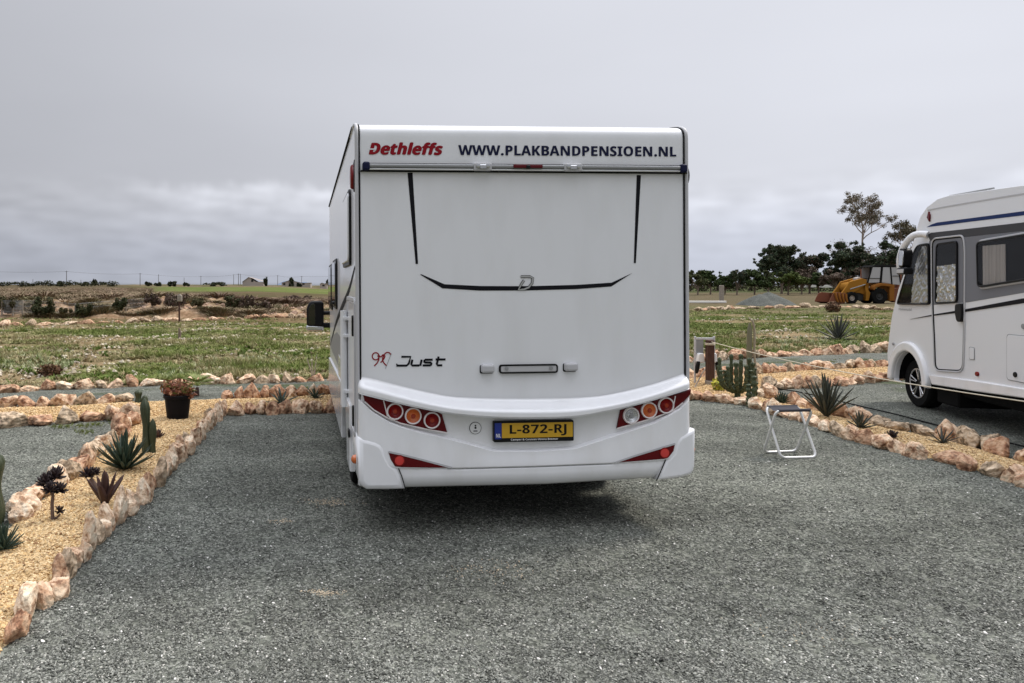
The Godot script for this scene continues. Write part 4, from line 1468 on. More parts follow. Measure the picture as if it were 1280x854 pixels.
	for i in 14:
		var a := lerpf(0.0, PI, i / 14.0)
		var b := lerpf(0.0, PI, (i + 1) / 14.0)
		var pa := hub + Vector2(cos(a) * 0.42, sin(a) * 0.45)
		var pb := hub + Vector2(cos(b) * 0.42, sin(b) * 0.45)
		quad(st, Vector3(pa.x, pa.y, -0.35), Vector3(pb.x, pb.y, -0.35), Vector3(pb.x, pb.y, 0.0), Vector3(pa.x, pa.y, 0.0))
	quad(st, Vector3(-0.45, 0.1, -0.35), Vector3(0.45, 0.1, -0.35), Vector3(0.45, 0.8, -0.35), Vector3(-0.45, 0.8, -0.35))
	put("wheel_well", st, M.black_matt, root)
	for z in [-0.21, -w + 0.21]:
		for x in [-0.13, 3.7]:
			var o := Node3D.new()
			o.name = "wheel"
			root.add_child(o, true)
			o.transform = Transform3D(Basis(Vector3.UP, -PI / 2), Vector3(x, 0.335, z))
			wheel(o, Vector3.ZERO, 0.335, 0.22, 1.0 if z > -1.0 else -1.0, true)
	# cab door with its window
	st = begin()
	ring_slab(st, round_corners(px_line(P, [1168.5, 464.5, 1205.5, 466.5, 1207, 420, 1207.5, 310, 1205, 293, 1164.5, 297.5, 1165.2, 380, 1167.5, 430]), 0.13, 5), 0.022, 0.0, 0.014, 0.005)
	var door := put("door", st, M.pale_grey, root)
	st = begin()
	ring_slab(st, inset(ccw(round_corners(px_line(P, [1168.5, 464.5, 1205.5, 466.5, 1207, 420, 1207.5, 310, 1205, 293, 1164.5, 297.5, 1165.2, 380, 1167.5, 430]), 0.13, 5)), 0.02), 0.016, 0.0, 0.009, 0.002)
	put("door_seal", st, M.black_matt, door)
	window(door, P, [1170.5, 380, 1198.3, 379, 1198.3, 300.5, 1172, 304.5], 0.012, [1172.5, 378, 1196.5, 377, 1196.5, 330, 1173, 333])
	st = begin()
	slab(st, round_corners(px_line(P, [1197.8, 380, 1206, 379, 1206.6, 391, 1205.8, 402, 1200, 403, 1197.6, 392]), 0.04), 0.0, 0.04, 0.012)
	put("handle", st, M.black, door)
	# front side window, then the long living-room window with a curtain
	window(root, P, [1123, 381, 1164, 381.3, 1163.3, 303.5, 1149, 306, 1140.5, 323], 0.02, [1140, 379, 1162, 379, 1162, 308, 1154, 308, 1146, 330])
	var lw := window(root, P, [1226, 360, 1352, 340, 1352, 281, 1224.5, 302.5], 0.03, [])
	st = begin()
	ring_slab(st, inset(ccw(round_corners(px_line(P, [1226, 360, 1352, 340, 1352, 281, 1224.5, 302.5]), 0.07, 5)), -0.022), 0.024, 0.0, 0.02, 0.006)
	put("window_trim", st, M.pale_grey, lw)
	var c0: Vector2 = P.call(1231.5, 356)
	var c1: Vector2 = P.call(1260, 305)
	var cloth := grid(60, 4, func(s, t): return Vector3(lerpf(c0.x, c1.x, s), lerpf(c0.y, c1.y, t), 0.017 + 0.009 * sin(s * 38.0 + 0.5 * t) + 0.003 * sin(s * 91.0)))
	put("curtain", cloth, M.curtain, lw)
	# hatches, lamps, lettering
	for h in [[1212, 449.5, 1218.8, 434.3, 0.02], [1259, 475, 1296, 421, 0.04]]:
		var q0: Vector2 = P.call(h[0], h[1])
		var q1: Vector2 = P.call(h[2], h[3])
		st = begin()
		ring_slab(st, rr(q0.x, q0.y, q1.x, q1.y, h[4]), 0.009, 0.0, 0.006, 0.002)
		var hatch := put("service_hatch", st, M.dull_grey, root)
		st = begin()
		slab(st, rr(q0.x + 0.008, q0.y + 0.008, q1.x - 0.008, q1.y - 0.008, h[4]), 0.0, 0.008, 0.003)
		put("hatch_door", st, M.side_panel, hatch)
	for h in [[1270.7, 468.5, 0.030, "black"], [1222.5, 467.6, 0.028, "red_lamp"], [1117.5, 430, 0.020, "dull_grey"], [1281, 408, 0.03, "dull_grey"]]:
		st = begin()
		slab(st, circle(P.call(h[0], h[1]), h[2], 16), 0.0, 0.02, 0.006)
		put("reflector" if h[3] == "red_lamp" else "lock", st, M[h[3]], root)
	var t0: Vector2 = P.call(1123.5, 387.8)
	var t1: Vector2 = P.call(1140, 385.6)
	put("small_lettering", writing("Homemobil", t0.x, t0.y, t1.x, t1.y, false, 0.15, func(q): return Vector3(q.x, q.y, 0.003)), M.dull_grey, root)
	# hanging mirror on its swept white arm
	var mr := Node3D.new()
	mr.name = "wing_mirror"
	root.add_child(mr, true)
	var mz := 0.16
	var arm := []
	for k in [[1161, 293.5, 0.0], [1152, 292.5, 0.05], [1141, 295, 0.12], [1132, 305, 0.16], [1126.5, 318, 0.17], [1124.5, 331, 0.17], [1125.5, 342, 0.16]]:
		var q := on(R, k[0], k[1], k[2])
		arm.append(Vector3(q.x, q.y, k[2]))
	st = begin()
	tube(st, smooth_line(arm, 24), [0.05, 0.05, 0.048, 0.047, 0.046, 0.045, 0.044, 0.043, 0.042, 0.042, 0.042, 0.042, 0.042, 0.042, 0.042, 0.042, 0.041, 0.04, 0.04, 0.038, 0.036, 0.035, 0.033, 0.03, 0.026], 12)
	put("arm", st, M.white_shell, mr)
	st = begin()
	var mp := []
	for k in [[1127.5, 334.5], [1133.5, 334.5], [1135, 313], [1129.5, 309.5], [1127.5, 316]]: mp.append(on(R, k[0], k[1], mz))
	slab(st, round_corners(mp, 0.05), mz - 0.06, mz + 0.05, 0.02, X, true, true)
	put("housing", st, M.black, mr)
	st = begin()
	mp = []
	for k in [[1128.5, 332], [1133.5, 332], [1134.5, 314], [1129.5, 312.5]]: mp.append(on(R, k[0], k[1], mz))
	slab(st, mp, mz + 0.045, mz + 0.054, 0.002, X)
	put("mirror_glass", st, M.clear_lamp, mr)
	st = begin()
	mp = []
	for k in [[1126, 343.5], [1136, 343], [1136.5, 334.5], [1126, 335]]: mp.append(on(R, k[0], k[1], mz))
	slab(st, round_corners(mp, 0.03), mz - 0.05, mz + 0.055, 0.015, X, true, true)
	put("lower_housing", st, M.black, mr)
	st = begin()
	slab(st, inset(ccw(mp), 0.02), mz + 0.05, mz + 0.06, 0.003, X)
	put("lower_glass", st, M.pale_grey, mr)

func ext(pts: Array) -> Array:        # bands that leave the picture run on to the tail
	for i in pts.size():
		if pts[i].x > 2.6: pts[i].x = 4.8
	return pts

func window(parent: Node3D, P: Callable, px: Array, lift: float, foil_px: Array) -> MeshInstance3D:
	var outline := ccw(round_corners(px_line(P, px), 0.07, 5))
	var st := begin()
	ring_slab(st, outline, 0.022, 0.0, lift + 0.012, 0.004)
	var wn := put("window", st, M.black, parent)
	st = begin()
	slab(st, inset(outline, 0.02), 0.0, 0.004, 0.0)
	put("window_inside", st, M.black_matt, wn)
	if foil_px.size():
		var q := px_line(P, foil_px)
		var poly := PackedVector2Array(q)
		var lo: Vector2 = q[0]
		var hi: Vector2 = q[0]
		for p in q:
			lo = lo.min(p); hi = hi.max(p)
		# quilted silver screen, cut to the outline
		var n := 64
		st = begin()
		var hgt := func(x, y):
			var a := absf(nz.get_noise_2d(x * 24.0, y * 20.0)) + 0.5 * absf(nz2.get_noise_2d(x * 55.0, y * 50.0))
			var b := absf(sin(x * 26.0 + y * 22.0) * sin(x * 26.0 - y * 22.0))
			return 0.0065 + 0.017 * a + 0.005 * b
		for j in n:
			for i in n:
				var x0 := lerpf(lo.x, hi.x, float(i) / n); var x1 := lerpf(lo.x, hi.x, float(i + 1) / n)
				var y0 := lerpf(lo.y, hi.y, float(j) / n); var y1 := lerpf(lo.y, hi.y, float(j + 1) / n)
				if not Geometry2D.is_point_in_polygon(Vector2((x0 + x1) / 2, (y0 + y1) / 2), poly): continue
				st.set_smooth_group(1)
				quad(st, Vector3(x0, y0, hgt.call(x0, y0)), Vector3(x1, y0, hgt.call(x1, y0)), Vector3(x1, y1, hgt.call(x1, y1)), Vector3(x0, y1, hgt.call(x0, y1)))
		put("thermal_screen", st, M.foil, wn)
	st = begin()
	var idx := Geometry2D.triangulate_polygon(PackedVector2Array(inset(outline, 0.018)))
	var ip := inset(outline, 0.018)
	for i in range(0, idx.size(), 3):
		var z := lift + 0.006
		var q := [ip[idx[i]], ip[idx[i + 1]], ip[idx[i + 2]]]
		if (q[1] - q[0]).cross(q[2] - q[0]) < 0: q.reverse()
		tri(st, Vector3(q[0].x, q[0].y, z), Vector3(q[1].x, q[1].y, z), Vector3(q[2].x, q[2].y, z))
	put("pane", st, M.window_glass, wn)
	return wn

# ------------------------------------------------------------------ rocks of the edgings
var rock_meshes := []

func rock_mesh(sd: int, sub: int) -> ArrayMesh:
	var r := RandomNumberGenerator.new()
	r.seed = sd
	var planes := []
	for i in 11:
		var n := Vector3(r.randf_range(-1, 1), r.randf_range(-0.8, 1), r.randf_range(-1, 1)).normalized()
		planes.append([n, r.randf_range(0.56, 0.92)])
	var n3 := FastNoiseLite.new()
	n3.seed = sd; n3.frequency = 1.1; n3.fractal_octaves = 3
	var n4 := FastNoiseLite.new()
	n4.seed = sd + 50; n4.frequency = 3.2; n4.fractal_octaves = 3
	var shape := func(d: Vector3) -> Vector3:
		var rad := 1.08
		for p in planes:
			var k: float = d.dot(p[0])
			if k > 0.05: rad = minf(rad, p[1] / k)
		rad *= 1.0 + 0.12 * n3.get_noise_3dv(d) + 0.07 * n4.get_noise_3dv(d * 1.2) + 0.05 * (0.3 - absf(n4.get_noise_3dv(d * 3.1 + Vector3(5, 0, 0))))
		return d * rad * 0.5
	# cube sphere
	var st := begin()
	st.set_smooth_group(1)
	for ax in 3:
		for sg in [-1.0, 1.0]:
			for j in sub:
				for i in sub:
					var q := []
					for k in [[0, 0], [1, 0], [1, 1], [0, 1]]:
						var a := tan((float(i + k[0]) / sub * 2 - 1) * PI / 4)
						var b := tan((float(j + k[1]) / sub * 2 - 1) * PI / 4)
						var d := Vector3.ZERO
						d[ax] = sg; d[(ax + 1) % 3] = a * sg; d[(ax + 2) % 3] = b
						q.append(shape.call(d.normalized()))
					quad(st, q[0], q[1], q[2], q[3])
	st.generate_normals()
	return st.commit()

func ordinal(n: int) -> String:
	var t := "th"
	if n % 100 < 11 or n % 100 > 13: t = {1: "st", 2: "nd", 3: "rd"}.get(n % 10, "th")
	return "%d%s" % [n, t]

# a row of rocks along a line: about one every `gap` metres, each its own object
func rock_row(pts: Array, gap: float, h0: float, h1: float, thick: float, where: String, group: String, fine := true, mix := [0, 1, 0, 1, 2, 3], offset := 0.0) -> void:
	var total := 0.0
	for i in pts.size() - 1: total += pts[i].distance_to(pts[i + 1])
	var s := gap * 0.3
	var count := 0
	while s < total:
		var big := rng.randf()
		var step := gap * rng.randf_range(0.65, 1.3) * (1.35 if big > 0.88 else 1.0)
		var p := along(pts, clampf((s + step * 0.5) / total, 0, 1))
		var p2 := along(pts, clampf((s + step * 0.5 + 0.05) / total, 0, 1))
		var dir := (p2 - p).normalized() if p2.distance_to(p) > 0.001 else Vector3.RIGHT
		var h := lerpf(h0, h1, pow(rng.randf(), 1.3)) * (1.2 if big > 0.88 else 1.0)
		var len := step * rng.randf_range(0.88, 1.1)
		var th := thick * rng.randf_range(0.75, 1.25)
		count += 1
		var k := rng.randi() % (rock_meshes.size() / 2)
		var o := MeshInstance3D.new()
		o.mesh = rock_meshes[k * 2 + (0 if fine else 1)]
		var mi: int = mix[rng.randi() % mix.size()]
		o.material_override = M["rock_%d" % mi]
		o.name = numbered("rock")
		add_child(o, true)
		var side := Vector3.UP.cross(dir).normalized()
		var turn := Basis(dir, Vector3.UP, -side if dir.cross(Vector3.UP).dot(-side) > 0 else side)
		o.basis = (turn * Basis.from_euler(Vector3(rng.randf_range(-0.22, 0.22), rng.randf_range(-0.35, 0.35) + (PI if rng.randf() < 0.5 else 0.0), rng.randf_range(-0.25, 0.25)))).scaled_local(Vector3(len * 1.12, h * 1.45, th * 1.1))
		p += side * rng.randf_range(-0.04, 0.04) + side * offset
		p.y = h * 0.30
		if -p.z > bed_edge(p.x) - 0.4: p.y += terrain_height(p.x, p.z) * 0.5
		o.position = p
		var tone: String = ["pinkish", "pale", "rust brown", "grey brown"][mi]
		var form := "tall" if h > lerpf(h0, h1, 0.6) and h > len * 0.8 else ("broad" if len > gap * 1.15 else ("low" if h < lerpf(h0, h1, 0.3) else "blocky"))
		tag(o, "%s %s rock, %s %s" % [form, tone, ordinal(count), where], "rock", group)
		s += step

func rocks() -> void:
	for i in 14:
		rock_meshes.append(rock_mesh(100 + i * 7, 24))
		rock_meshes.append(rock_mesh(100 + i * 7, 7))
	rock_row(line.left_in.slice(1), 0.155, 0.12, 0.25, 0.10, "from the near end, left bed's inner row", "rocks edging the left bed on the camper's side", true, [0, 1, 1, 0, 3, 2])
	rock_row(line.left_out.slice(1), 0.23, 0.12, 0.21, 0.18, "from the near end, left bed's outer row", "rocks edging the left bed on its outer side", true, [0, 1, 1, 3, 0, 2])
	rock_row(line.left_front.slice(0), 0.28, 0.12, 0.24, 0.2, "from the left, left cross bed's front row", "rocks in front of the left cross bed", true, [0, 2, 0, 2, 3])
	rock_row(line.left_front_b, 0.20, 0.13, 0.22, 0.2, "from the left, row ending the camper's pitch", "rocks at the far end of the camper's pitch", true, [0, 2, 2, 0])
	rock_row(line.left_back, 0.26, 0.12, 0.22, 0.2, "from the left, left cross bed's back row", "rocks behind the left cross bed", true, [0, 2, 2, 0, 3])
	rock_row(line.left_back_b, 0.20, 0.14, 0.23, 0.2, "after the potted plant, cross bed's back row", "rocks behind the bed beside the camper", true, [0, 1, 2, 2])
	rock_row(line.left_lane, 0.27, 0.13, 0.25, 0.22, "from the left, grass edge of left lane", "rocks between the left lane and the grass", true, [0, 1, 0, 2, 3])
	rock_row(line.right_near.slice(0), 0.22, 0.11, 0.18, 0.16, "from the near end, right bed's inner row", "rocks edging the right bed on the pitch side", true, [0, 1, 0, 2, 3])
	rock_row(line.right_far.slice(0), 0.25, 0.12, 0.25, 0.18, "from the near end, right bed's outer row", "rocks edging the right bed on the motorhome's side", true, [0, 3, 3, 2, 0])
	rock_row(line.right_front, 0.23, 0.11, 0.22, 0.18, "from the cactus, right cross bed's front row", "rocks in front of the right cross bed", true, [0, 2, 2, 3, 0])
	rock_row(line.right_back, 0.25, 0.12, 0.23, 0.2, "from the camper, right cross bed's back row", "rocks behind the right cross bed", true, [0, 2, 2, 3])
	rock_row(line.right_lane, 0.33, 0.16, 0.33, 0.25, "from the camper, grass edge of right lane", "rocks between the right lane and the grass", true, [0, 2, 0, 2, 3])
	var far_left := [gp(-10, 409), gp(60, 406.5), gp(130, 404.5), gp(200, 402), gp(300, 399.5), gp(410, 396)]
	rock_row(far_left, 0.58, 0.10, 0.30, 0.3, "from the left, far row across the field", "rocks in the far row across the left field", false, [0, 2, 3, 2])
	var far_r := [gp(868, 389), gp(920, 386), gp(990, 385.5), gp(1060, 384.5), gp(1112, 388)]
	rock_row(far_r, 0.8, 0.10, 0.34, 0.4, "from the camper, rubble line before the digger", "rocks in the rubble line before the digger", false, [0, 3, 3, 2])

# ------------------------------------------------------------------ plants of the beds
func leaf_mesh(len: float, wid: float, e0: float, e1: float, thick := 0.12) -> ArrayMesh:   # rises from angle e0 to e1 above the ground
	var st := begin()
	st.set_smooth_group(1)
	var n := 7
	var p := Vector3.ZERO
	var rows := []
	for i in n + 1:
		var t := float(i) / n
		var a := lerpf(e0, e1, t)
		var w: float = wid * (0.75 + 0.6 * t - 1.0 * t * t) * (1.0 - pow(t, 4.0)) if t < 1.0 else 0.0
		w = wid * sqrt(maxf(0.0, 1.0 - t)) * (0.8 + 0.5 * t) * 0.5
		var up := Vector3(0, cos(a), -sin(a))
		rows.append([p + Vector3(w, 0, 0) + up * w * 0.35, p, p + Vector3(-w, 0, 0) + up * w * 0.35, p - up * (w * thick * 4.0 + 0.002)])
		p += Vector3(0, sin(a), cos(a)) * len / n
	for i in n:
		for k in 4:
			var k2 := (k + 1) % 4
			quad(st, rows[i][k], rows[i][k2], rows[i + 1][k2], rows[i + 1][k])
	st.generate_normals()
	return st.commit()

func rosette(o: Node3D, n: int, len: float, wid: float, m: Material, low := 0.15, high := 1.35, curl := 0.25, sd := 1) -> void:
	var r := RandomNumberGenerator.new()
	r.seed = sd
	var meshes := []
	for i in 5:
		var e := lerpf(low, high, i / 4.0)
		meshes.append(leaf_mesh(len * lerpf(0.9, 1.05, i / 4.0), wid, e, e + curl * (1.0 if e < 0.9 else 0.3), 0.12))
	for i in n:
		var k: int = clampi(int(5.0 * i / n), 0, 4)
		var lf := put("leaf", meshes[k], m, o)
		lf.rotation.y = i * 2.39996 + r.randf_range(-0.25, 0.25)
		lf.scale = Vector3.ONE * r.randf_range(0.8, 1.12)
		lf.position.y = 0.02

func column_cactus(at: Vector3, cols: Array, label: String, m: Material) -> void:    # cols: [dx, dz, height, radius, lean]
	var o := thing("column_cactus", label, "cactus", at)
	for c in cols:
		var st := begin()
		var pts := []
		var rs := []
		for i in 13:
			var t := i / 12.0
			pts.append(Vector3(c[0] + c[4] * t * t, c[2] * t - 0.02, c[1]))
			rs.append(c[3] * (0.86 + 0.14 * sin(t * 9.0 + c[0] * 30)) * (sqrt(maxf(0.02, 1.0 - pow(maxf(0, t - 0.82) / 0.18, 2.0)))))
		tube(st, pts, rs, 28, 7, 0.22)
		put("stem", st, m, o)

func garden() -> void:
	var o: Node3D
	var st: SurfaceTool
	# left bed, from the camera outwards
	o = thing("agave", "small dark agave nearest the camera in the left bed, cut by the picture's edge", "agave", gp(4, 690, 0.03))
	rosette(o, 40, 0.15, 0.022, M.agave_green, 0.1, 1.35, 0.3, 3)
	column_cactus(gp(-13, 655, 0.0), [[0, 0, 0.54, 0.105, 0.0], [-0.15, 0.1, 0.4, 0.08, 0]], "dark green column cactus cut off by the left edge of the photo", M.cactus)
	# tree houseleek on a bare stem
	o = thing("aeonium", "near black tree houseleek on a bare stem in the left bed", "succulent", gp(66, 652, 0.03))
	st = begin()
	tube(st, [Vector3(0, -0.03, 0), Vector3(-0.006, 0.12, 0), Vector3(0.0, 0.18, 0), Vector3(-0.02, 0.24, 0)], [0.014, 0.013, 0.012, 0.012], 8)
	tube(st, [Vector3(0, 0.02, 0), Vector3(0.03, 0.03, 0.0), Vector3(0.05, 0.05, 0)], 0.009, 6)
	put("stem", st, M.succulent_stem, o)
	for k in [[Vector3(-0.05, 0.25, 0), 0.082, 36], [Vector3(0.05, 0.20, 0.01), 0.072, 32], [Vector3(0.01, 0.285, -0.03), 0.078, 34], [Vector3(0.0, 0.21, 0.05), 0.07, 26], [Vector3(0.05, 0.05, 0.0), 0.05, 16]]:
		var head := Node3D.new()
		head.name = "leaf_rosette"
		o.add_child(head, true)
		head.position = k[0]
		rosette(head, k[2], k[1], k[1] * 0.42, M.aeonium, -0.2, 1.2, 0.4, int(k[1] * 1000))
	o = thing("aeonium", "dark purple houseleek on a leaning stem beside the reddish agave", "succulent", gp(124, 622, 0.03))
	st = begin()
	tube(st, [Vector3(0.02, -0.02, 0), Vector3(-0.02, 0.08, 0), Vector3(-0.07, 0.15, 0.0)], [0.022, 0.02, 0.016], 8)
	put("stem", st, M.succulent_stem, o)
	for k in [[Vector3(-0.09, 0.15, 0), 0.08], [Vector3(-0.04, 0.16, -0.03), 0.06]]:
		var head := Node3D.new()
		head.name = "leaf_rosette"
		o.add_child(head, true)
		head.position = k[0]
		rosette(head, 22, k[1], k[1] * 0.42, M.aeonium, -0.1, 1.1, 0.4, int(k[1] * 900))
	o = thing("agave", "reddish agave with a few thick upright leaves in the left bed", "agave", gp(131, 633, 0.03))
	rosette(o, 9, 0.25, 0.075, M.agave_red, 0.85, 1.35, 0.15, 5)
	o = thing("agave", "large dark green spiky agave before the tall column cactus, left bed", "agave", gp(156, 589, 0.03))
	rosette(o, 84, 0.33, 0.040, M.agave_green, 0.35, 1.47, 0.22, 6)
	column_cactus(gp(184, 571, 0.0), [[0, 0, 0.60, 0.052, -0.03], [0.06, 0.02, 0.40, 0.04, 0.0]], "slender grey green column cactus behind the large agave", M.cactus)
	o = thing("succulent", "small reddish succulent behind the slender column cactus", "succulent", gp(197, 550, 0.02))
	rosette(o, 20, 0.11, 0.04, M.agave_red, 0.2, 1.3, 0.3, 7)
	column_cactus(gp(173, 506, 0.0), [[0, 0, 0.23, 0.06, 0], [0.1, 0.03, 0.16, 0.05, 0]], "small pale cactus by the corner rock of the left bed", M.cactus)
	# pot with a reddish succulent
	o = thing("plant_pot", "round black plastic plant pot standing on yellow gravel", "plant pot", gp(222, 525, 0.02))
	st = begin()
	lathe(st, [Vector2(0.0, 0.0), Vector2(0.125, 0.0), Vector2(0.13, 0.01), Vector2(0.16, 0.275), Vector2(0.175, 0.28), Vector2(0.178, 0.315), Vector2(0.17, 0.32), Vector2(0.162, 0.31), Vector2(0.155, 0.27), Vector2(0.0, 0.268)], 32)
	put("pot", st, M.pot_black, o)
	st = begin()
	lathe(st, [Vector2(0.157, 0.28), Vector2(0.0, 0.29)], 20)
	put("soil", st, M.soil, o)
	o = thing("succulent", "bushy red leaved succulent growing in the black pot", "succulent", gp(222, 525, 0.02))
	o.position.y += 0.28
	cloud(o, "foliage", [[Vector3(0, 0.10, 0), Vector3(0.19, 0.13, 0.17)], [Vector3(-0.12, 0.13, 0), Vector3(0.1, 0.1, 0.1)], [Vector3(0.14, 0.08, 0.03), Vector3(0.1, 0.1, 0.1)]], 620, 0.038, [Color(0.26, 0.10, 0.06), Color(0.30, 0.15, 0.08), Color(0.16, 0.16, 0.05), Color(0.36, 0.17, 0.12)], 71)
	# little palm beside it
	o = thing("palm", "little fan palm with a short trunk right of the potted succulent", "palm", gp(246, 493, 0.02))
	st = begin()
	tube(st, [Vector3(0, -0.02, 0), Vector3(0, 0.06, 0), Vector3(0.01, 0.11, 0)], [0.04, 0.036, 0.02], 10)
	put("trunk", st, M.agave_red, o)
	for i in 13:
		var fr := Node3D.new()
		fr.name = "frond"
		o.add_child(fr, true)
		fr.position = Vector3(0.01, 0.13, 0)
		fr.rotation.y = i * 2.4
		var e := rng.randf_range(0.25, 1.1)
		st = begin()
		tube(st, [Vector3.ZERO, Vector3(0, sin(e) * 0.11, cos(e) * 0.11)], 0.005, 5)
		put("stalk", st, M.palm_green, fr)
		for k in 7:
			var lf := put("leaflet", leaf_mesh(0.17, 0.024, e * 0.8, e * 0.5 - 0.2, 0.1), M.palm_green, fr)
			lf.position = Vector3(0, sin(e) * 0.11, cos(e) * 0.11)
			lf.rotation.y = lerpf(-0.9, 0.9, k / 6.0)
	# agaves by the row beyond the camper's pitch
	o = thing("agave", "small grey agave with arching leaves between rocks left of the camper", "agave", gp(352, 508, 0.03))
	rosette(o, 16, 0.26, 0.045, M.agave_blue, 0.35, 1.2, -0.35, 8)
	o = thing("agave", "tiny dark agave just left of the camper, behind the front rocks", "agave", gp(394, 499, 0.03))
	rosette(o, 16, 0.17, 0.035, M.agave_green, 0.25, 1.2, -0.2, 9)
	# right bed
	o = thing("aloe", "large dark aloe clump with curling tips behind the folding stool", "aloe", gp(1033, 523, 0.03))
	rosette(o, 46, 0.50, 0.05, M.aloe_dark, 0.8, 1.48, -0.22, 10)
	o = thing("agave", "small spiky agave right of the large aloe in the right bed", "agave", gp(1075, 537, 0.03))
	rosette(o, 22, 0.20, 0.035, M.aloe_dark, 0.25, 1.35, 0.1, 11)
	o = thing("succulent", "low dark succulent behind the pitch-side rocks, right bed", "succulent", gp(1115, 549, 0.04))
	rosette(o, 26, 0.085, 0.035, M.aeonium, 0.2, 1.2, 0.3, 12)
	o = thing("agave", "tiny thin leaved agave before the two largest rocks, right bed", "agave", gp(1178, 556, 0.03))
	rosette(o, 14, 0.17, 0.022, M.agave_grey, 0.25, 1.25, 0.0, 13)
	o = thing("succulent", "low bushy dark green plant left of the large aloe", "succulent", gp(977, 506, 0.02))
	rosette(o, 40, 0.16, 0.03, M.agave_green, 0.35, 1.3, 0.1, 14)
	o = thing("succulent", "small yellow green plant at the foot of the wooden post", "succulent", gp(899, 489, 0.02))
	cloud(o, "foliage", [[Vector3(0, 0.1, 0), Vector3(0.11, 0.11, 0.1)]], 260, 0.035, [Color(0.30, 0.30, 0.04), Color(0.22, 0.26, 0.05), Color(0.42, 0.38, 0.06)], 73)
	# candelabra spurges
	o = thing("spurge", "dark candelabra spurge with upright arms near the rope post", "spurge", gp(922, 499, 0.02))
	st = begin()
	tube(st, [Vector3(0, -0.03, 0), Vector3(0, 0.14, 0)], [0.045, 0.05], 12, 4, 0.2)
	put("stem", st, M.euphorbia, o)
	for a in [[-0.27, 0.02, 0.62], [-0.19, 0.1, 0.5], [-0.05, -0.08, 0.66], [0.02, 0.06, 0.60], [0.1, -0.1, 0.66], [0.2, 0.04, 0.55], [0.27, -0.04, 0.46], [-0.13, -0.1, 0.42], [0.14, 0.1, 0.44], [-0.24, -0.06, 0.5], [0.06, 0.12, 0.52], [-0.09, 0.13, 0.56], [0.23, -0.12, 0.6], [-0.28, 0.09, 0.44]]:
		st = begin()
		var pts := smooth_line([Vector3(0, 0.10, 0), Vector3(a[0] * 0.55, 0.15, a[1] * 0.6), Vector3(a[0] * 0.95, 0.27, a[1]), Vector3(a[0] * 1.03, a[2], a[1])], 40)
		var rs := []
		for i in pts.size(): rs.append(0.029 * (0.66 + 0.55 * absf(sin(i * 0.62))) * (0.35 if i == pts.size() - 1 else 1.0))
		tube(st, pts, rs, 16, 4, 0.45)
		put("arm", st, M.euphorbia, o)
	o = thing("spurge", "low ribbed spurge right below the candelabra spurge", "spurge", gp(936, 507, 0.02))
	for a in [[0.0, 0, 0.30], [0.06, 0.03, 0.42], [0.11, -0.02, 0.33]]:
		st = begin()
		var pts := smooth_line([Vector3(a[0] * 0.3, -0.02, 0), Vector3(a[0] * 0.9, a[2] * 0.4, a[1]), Vector3(a[0], a[2], a[1])], 30)
		var rs := []
		for i in pts.size(): rs.append(0.036 * (0.62 + 0.62 * absf(sin(i * 0.62))) * (0.4 if i == pts.size() - 1 else 1.0))
		tube(st, pts, rs, 16, 4, 0.45)
		put("arm", st, M.euphorbia, o)
	# tall column cactus with its dried edge
	var base := gp(940, 481, 0.0)
	o = thing("column_cactus", "tall column cactus with a dry pale edge behind the spurge", "cactus", base)
	st = begin()
	var pts := []
	for i in 11: pts.append(Vector3(-0.035 - 0.012 * sin(i * 0.3), 1.06 * i / 10.0, 0))
	tube(st, pts, [0.042, 0.045, 0.046, 0.044, 0.043, 0.046, 0.043, 0.042, 0.04, 0.038, 0.015], 20, 6, 0.2)
	put("stem", st, M.cactus_grey, o)
	st = begin()
	tube(st, smooth_line([Vector3(0.09, 0.0, 0.02), Vector3(0.055, 0.3, 0.02), Vector3(0.03, 0.55, 0.02), Vector3(0.035, 0.9, 0.02), Vector3(0.0, 1.09, 0.02), Vector3(-0.03, 1.1, 0.02)], 18), 0.018, 7)
	put("dry_edge", st, M.cactus_skin, o)

# leaves spread through blobs: [centre, radii]; returns one crown
func cloud(o: Node3D, called: String, blobs: Array, n: int, size: float, cols: Array, sd: int, shell := 0.45, up := 0.2) -> MeshInstance3D:
	var r := RandomNumberGenerator.new()
	r.seed = sd
	var vol := 0.0
	var cum := []
	for b in blobs:
		vol += pow(b[1].x * b[1].y * b[1].z, 0.72)
		cum.append(vol)
	var tint := []
	for b in blobs: tint.append(r.randf_range(0.8, 1.2))
	var v := PackedVector3Array()
	var nn := PackedVector3Array()
	var cc := PackedColorArray()
	for i in n:
		var pick := r.randf() * vol
		var k := 0
		while cum[k] < pick: k += 1
		var d := Vector3(r.randfn(), r.randfn(), r.randfn()).normalized()
		var rad := pow(r.randf(), shell)
		var p: Vector3 = blobs[k][0] + d * rad * blobs[k][1]
		var nrm := (d + Vector3(r.randfn(), r.randfn() + up, r.randfn()) * 0.7).normalized()
		var t1 := nrm.cross(Vector3(r.randfn(), r.randfn(), r.randfn())).normalized()
		var t2 := nrm.cross(t1)
		var s := size * r.randf_range(0.55, 1.35)
		var q := [p - t1 * s, p - t2 * s * 0.45, p + t1 * s, p + t2 * s * 0.45]
		var c: Color = cols[r.randi() % cols.size()] * (tint[k] * r.randf_range(0.75, 1.25))
		for j in [0, 2, 1, 0, 3, 2]:
			v.append(q[j]); nn.append(nrm); cc.append(c)
	var arr := []
	arr.resize(Mesh.ARRAY_MAX)
	arr[Mesh.ARRAY_VERTEX] = v
	arr[Mesh.ARRAY_NORMAL] = nn
	arr[Mesh.ARRAY_COLOR] = cc
	var m := ArrayMesh.new()
	m.add_surface_from_arrays(Mesh.PRIMITIVE_TRIANGLES, arr)
	var mi := put(called, m, M.leaf, o)
	return mi

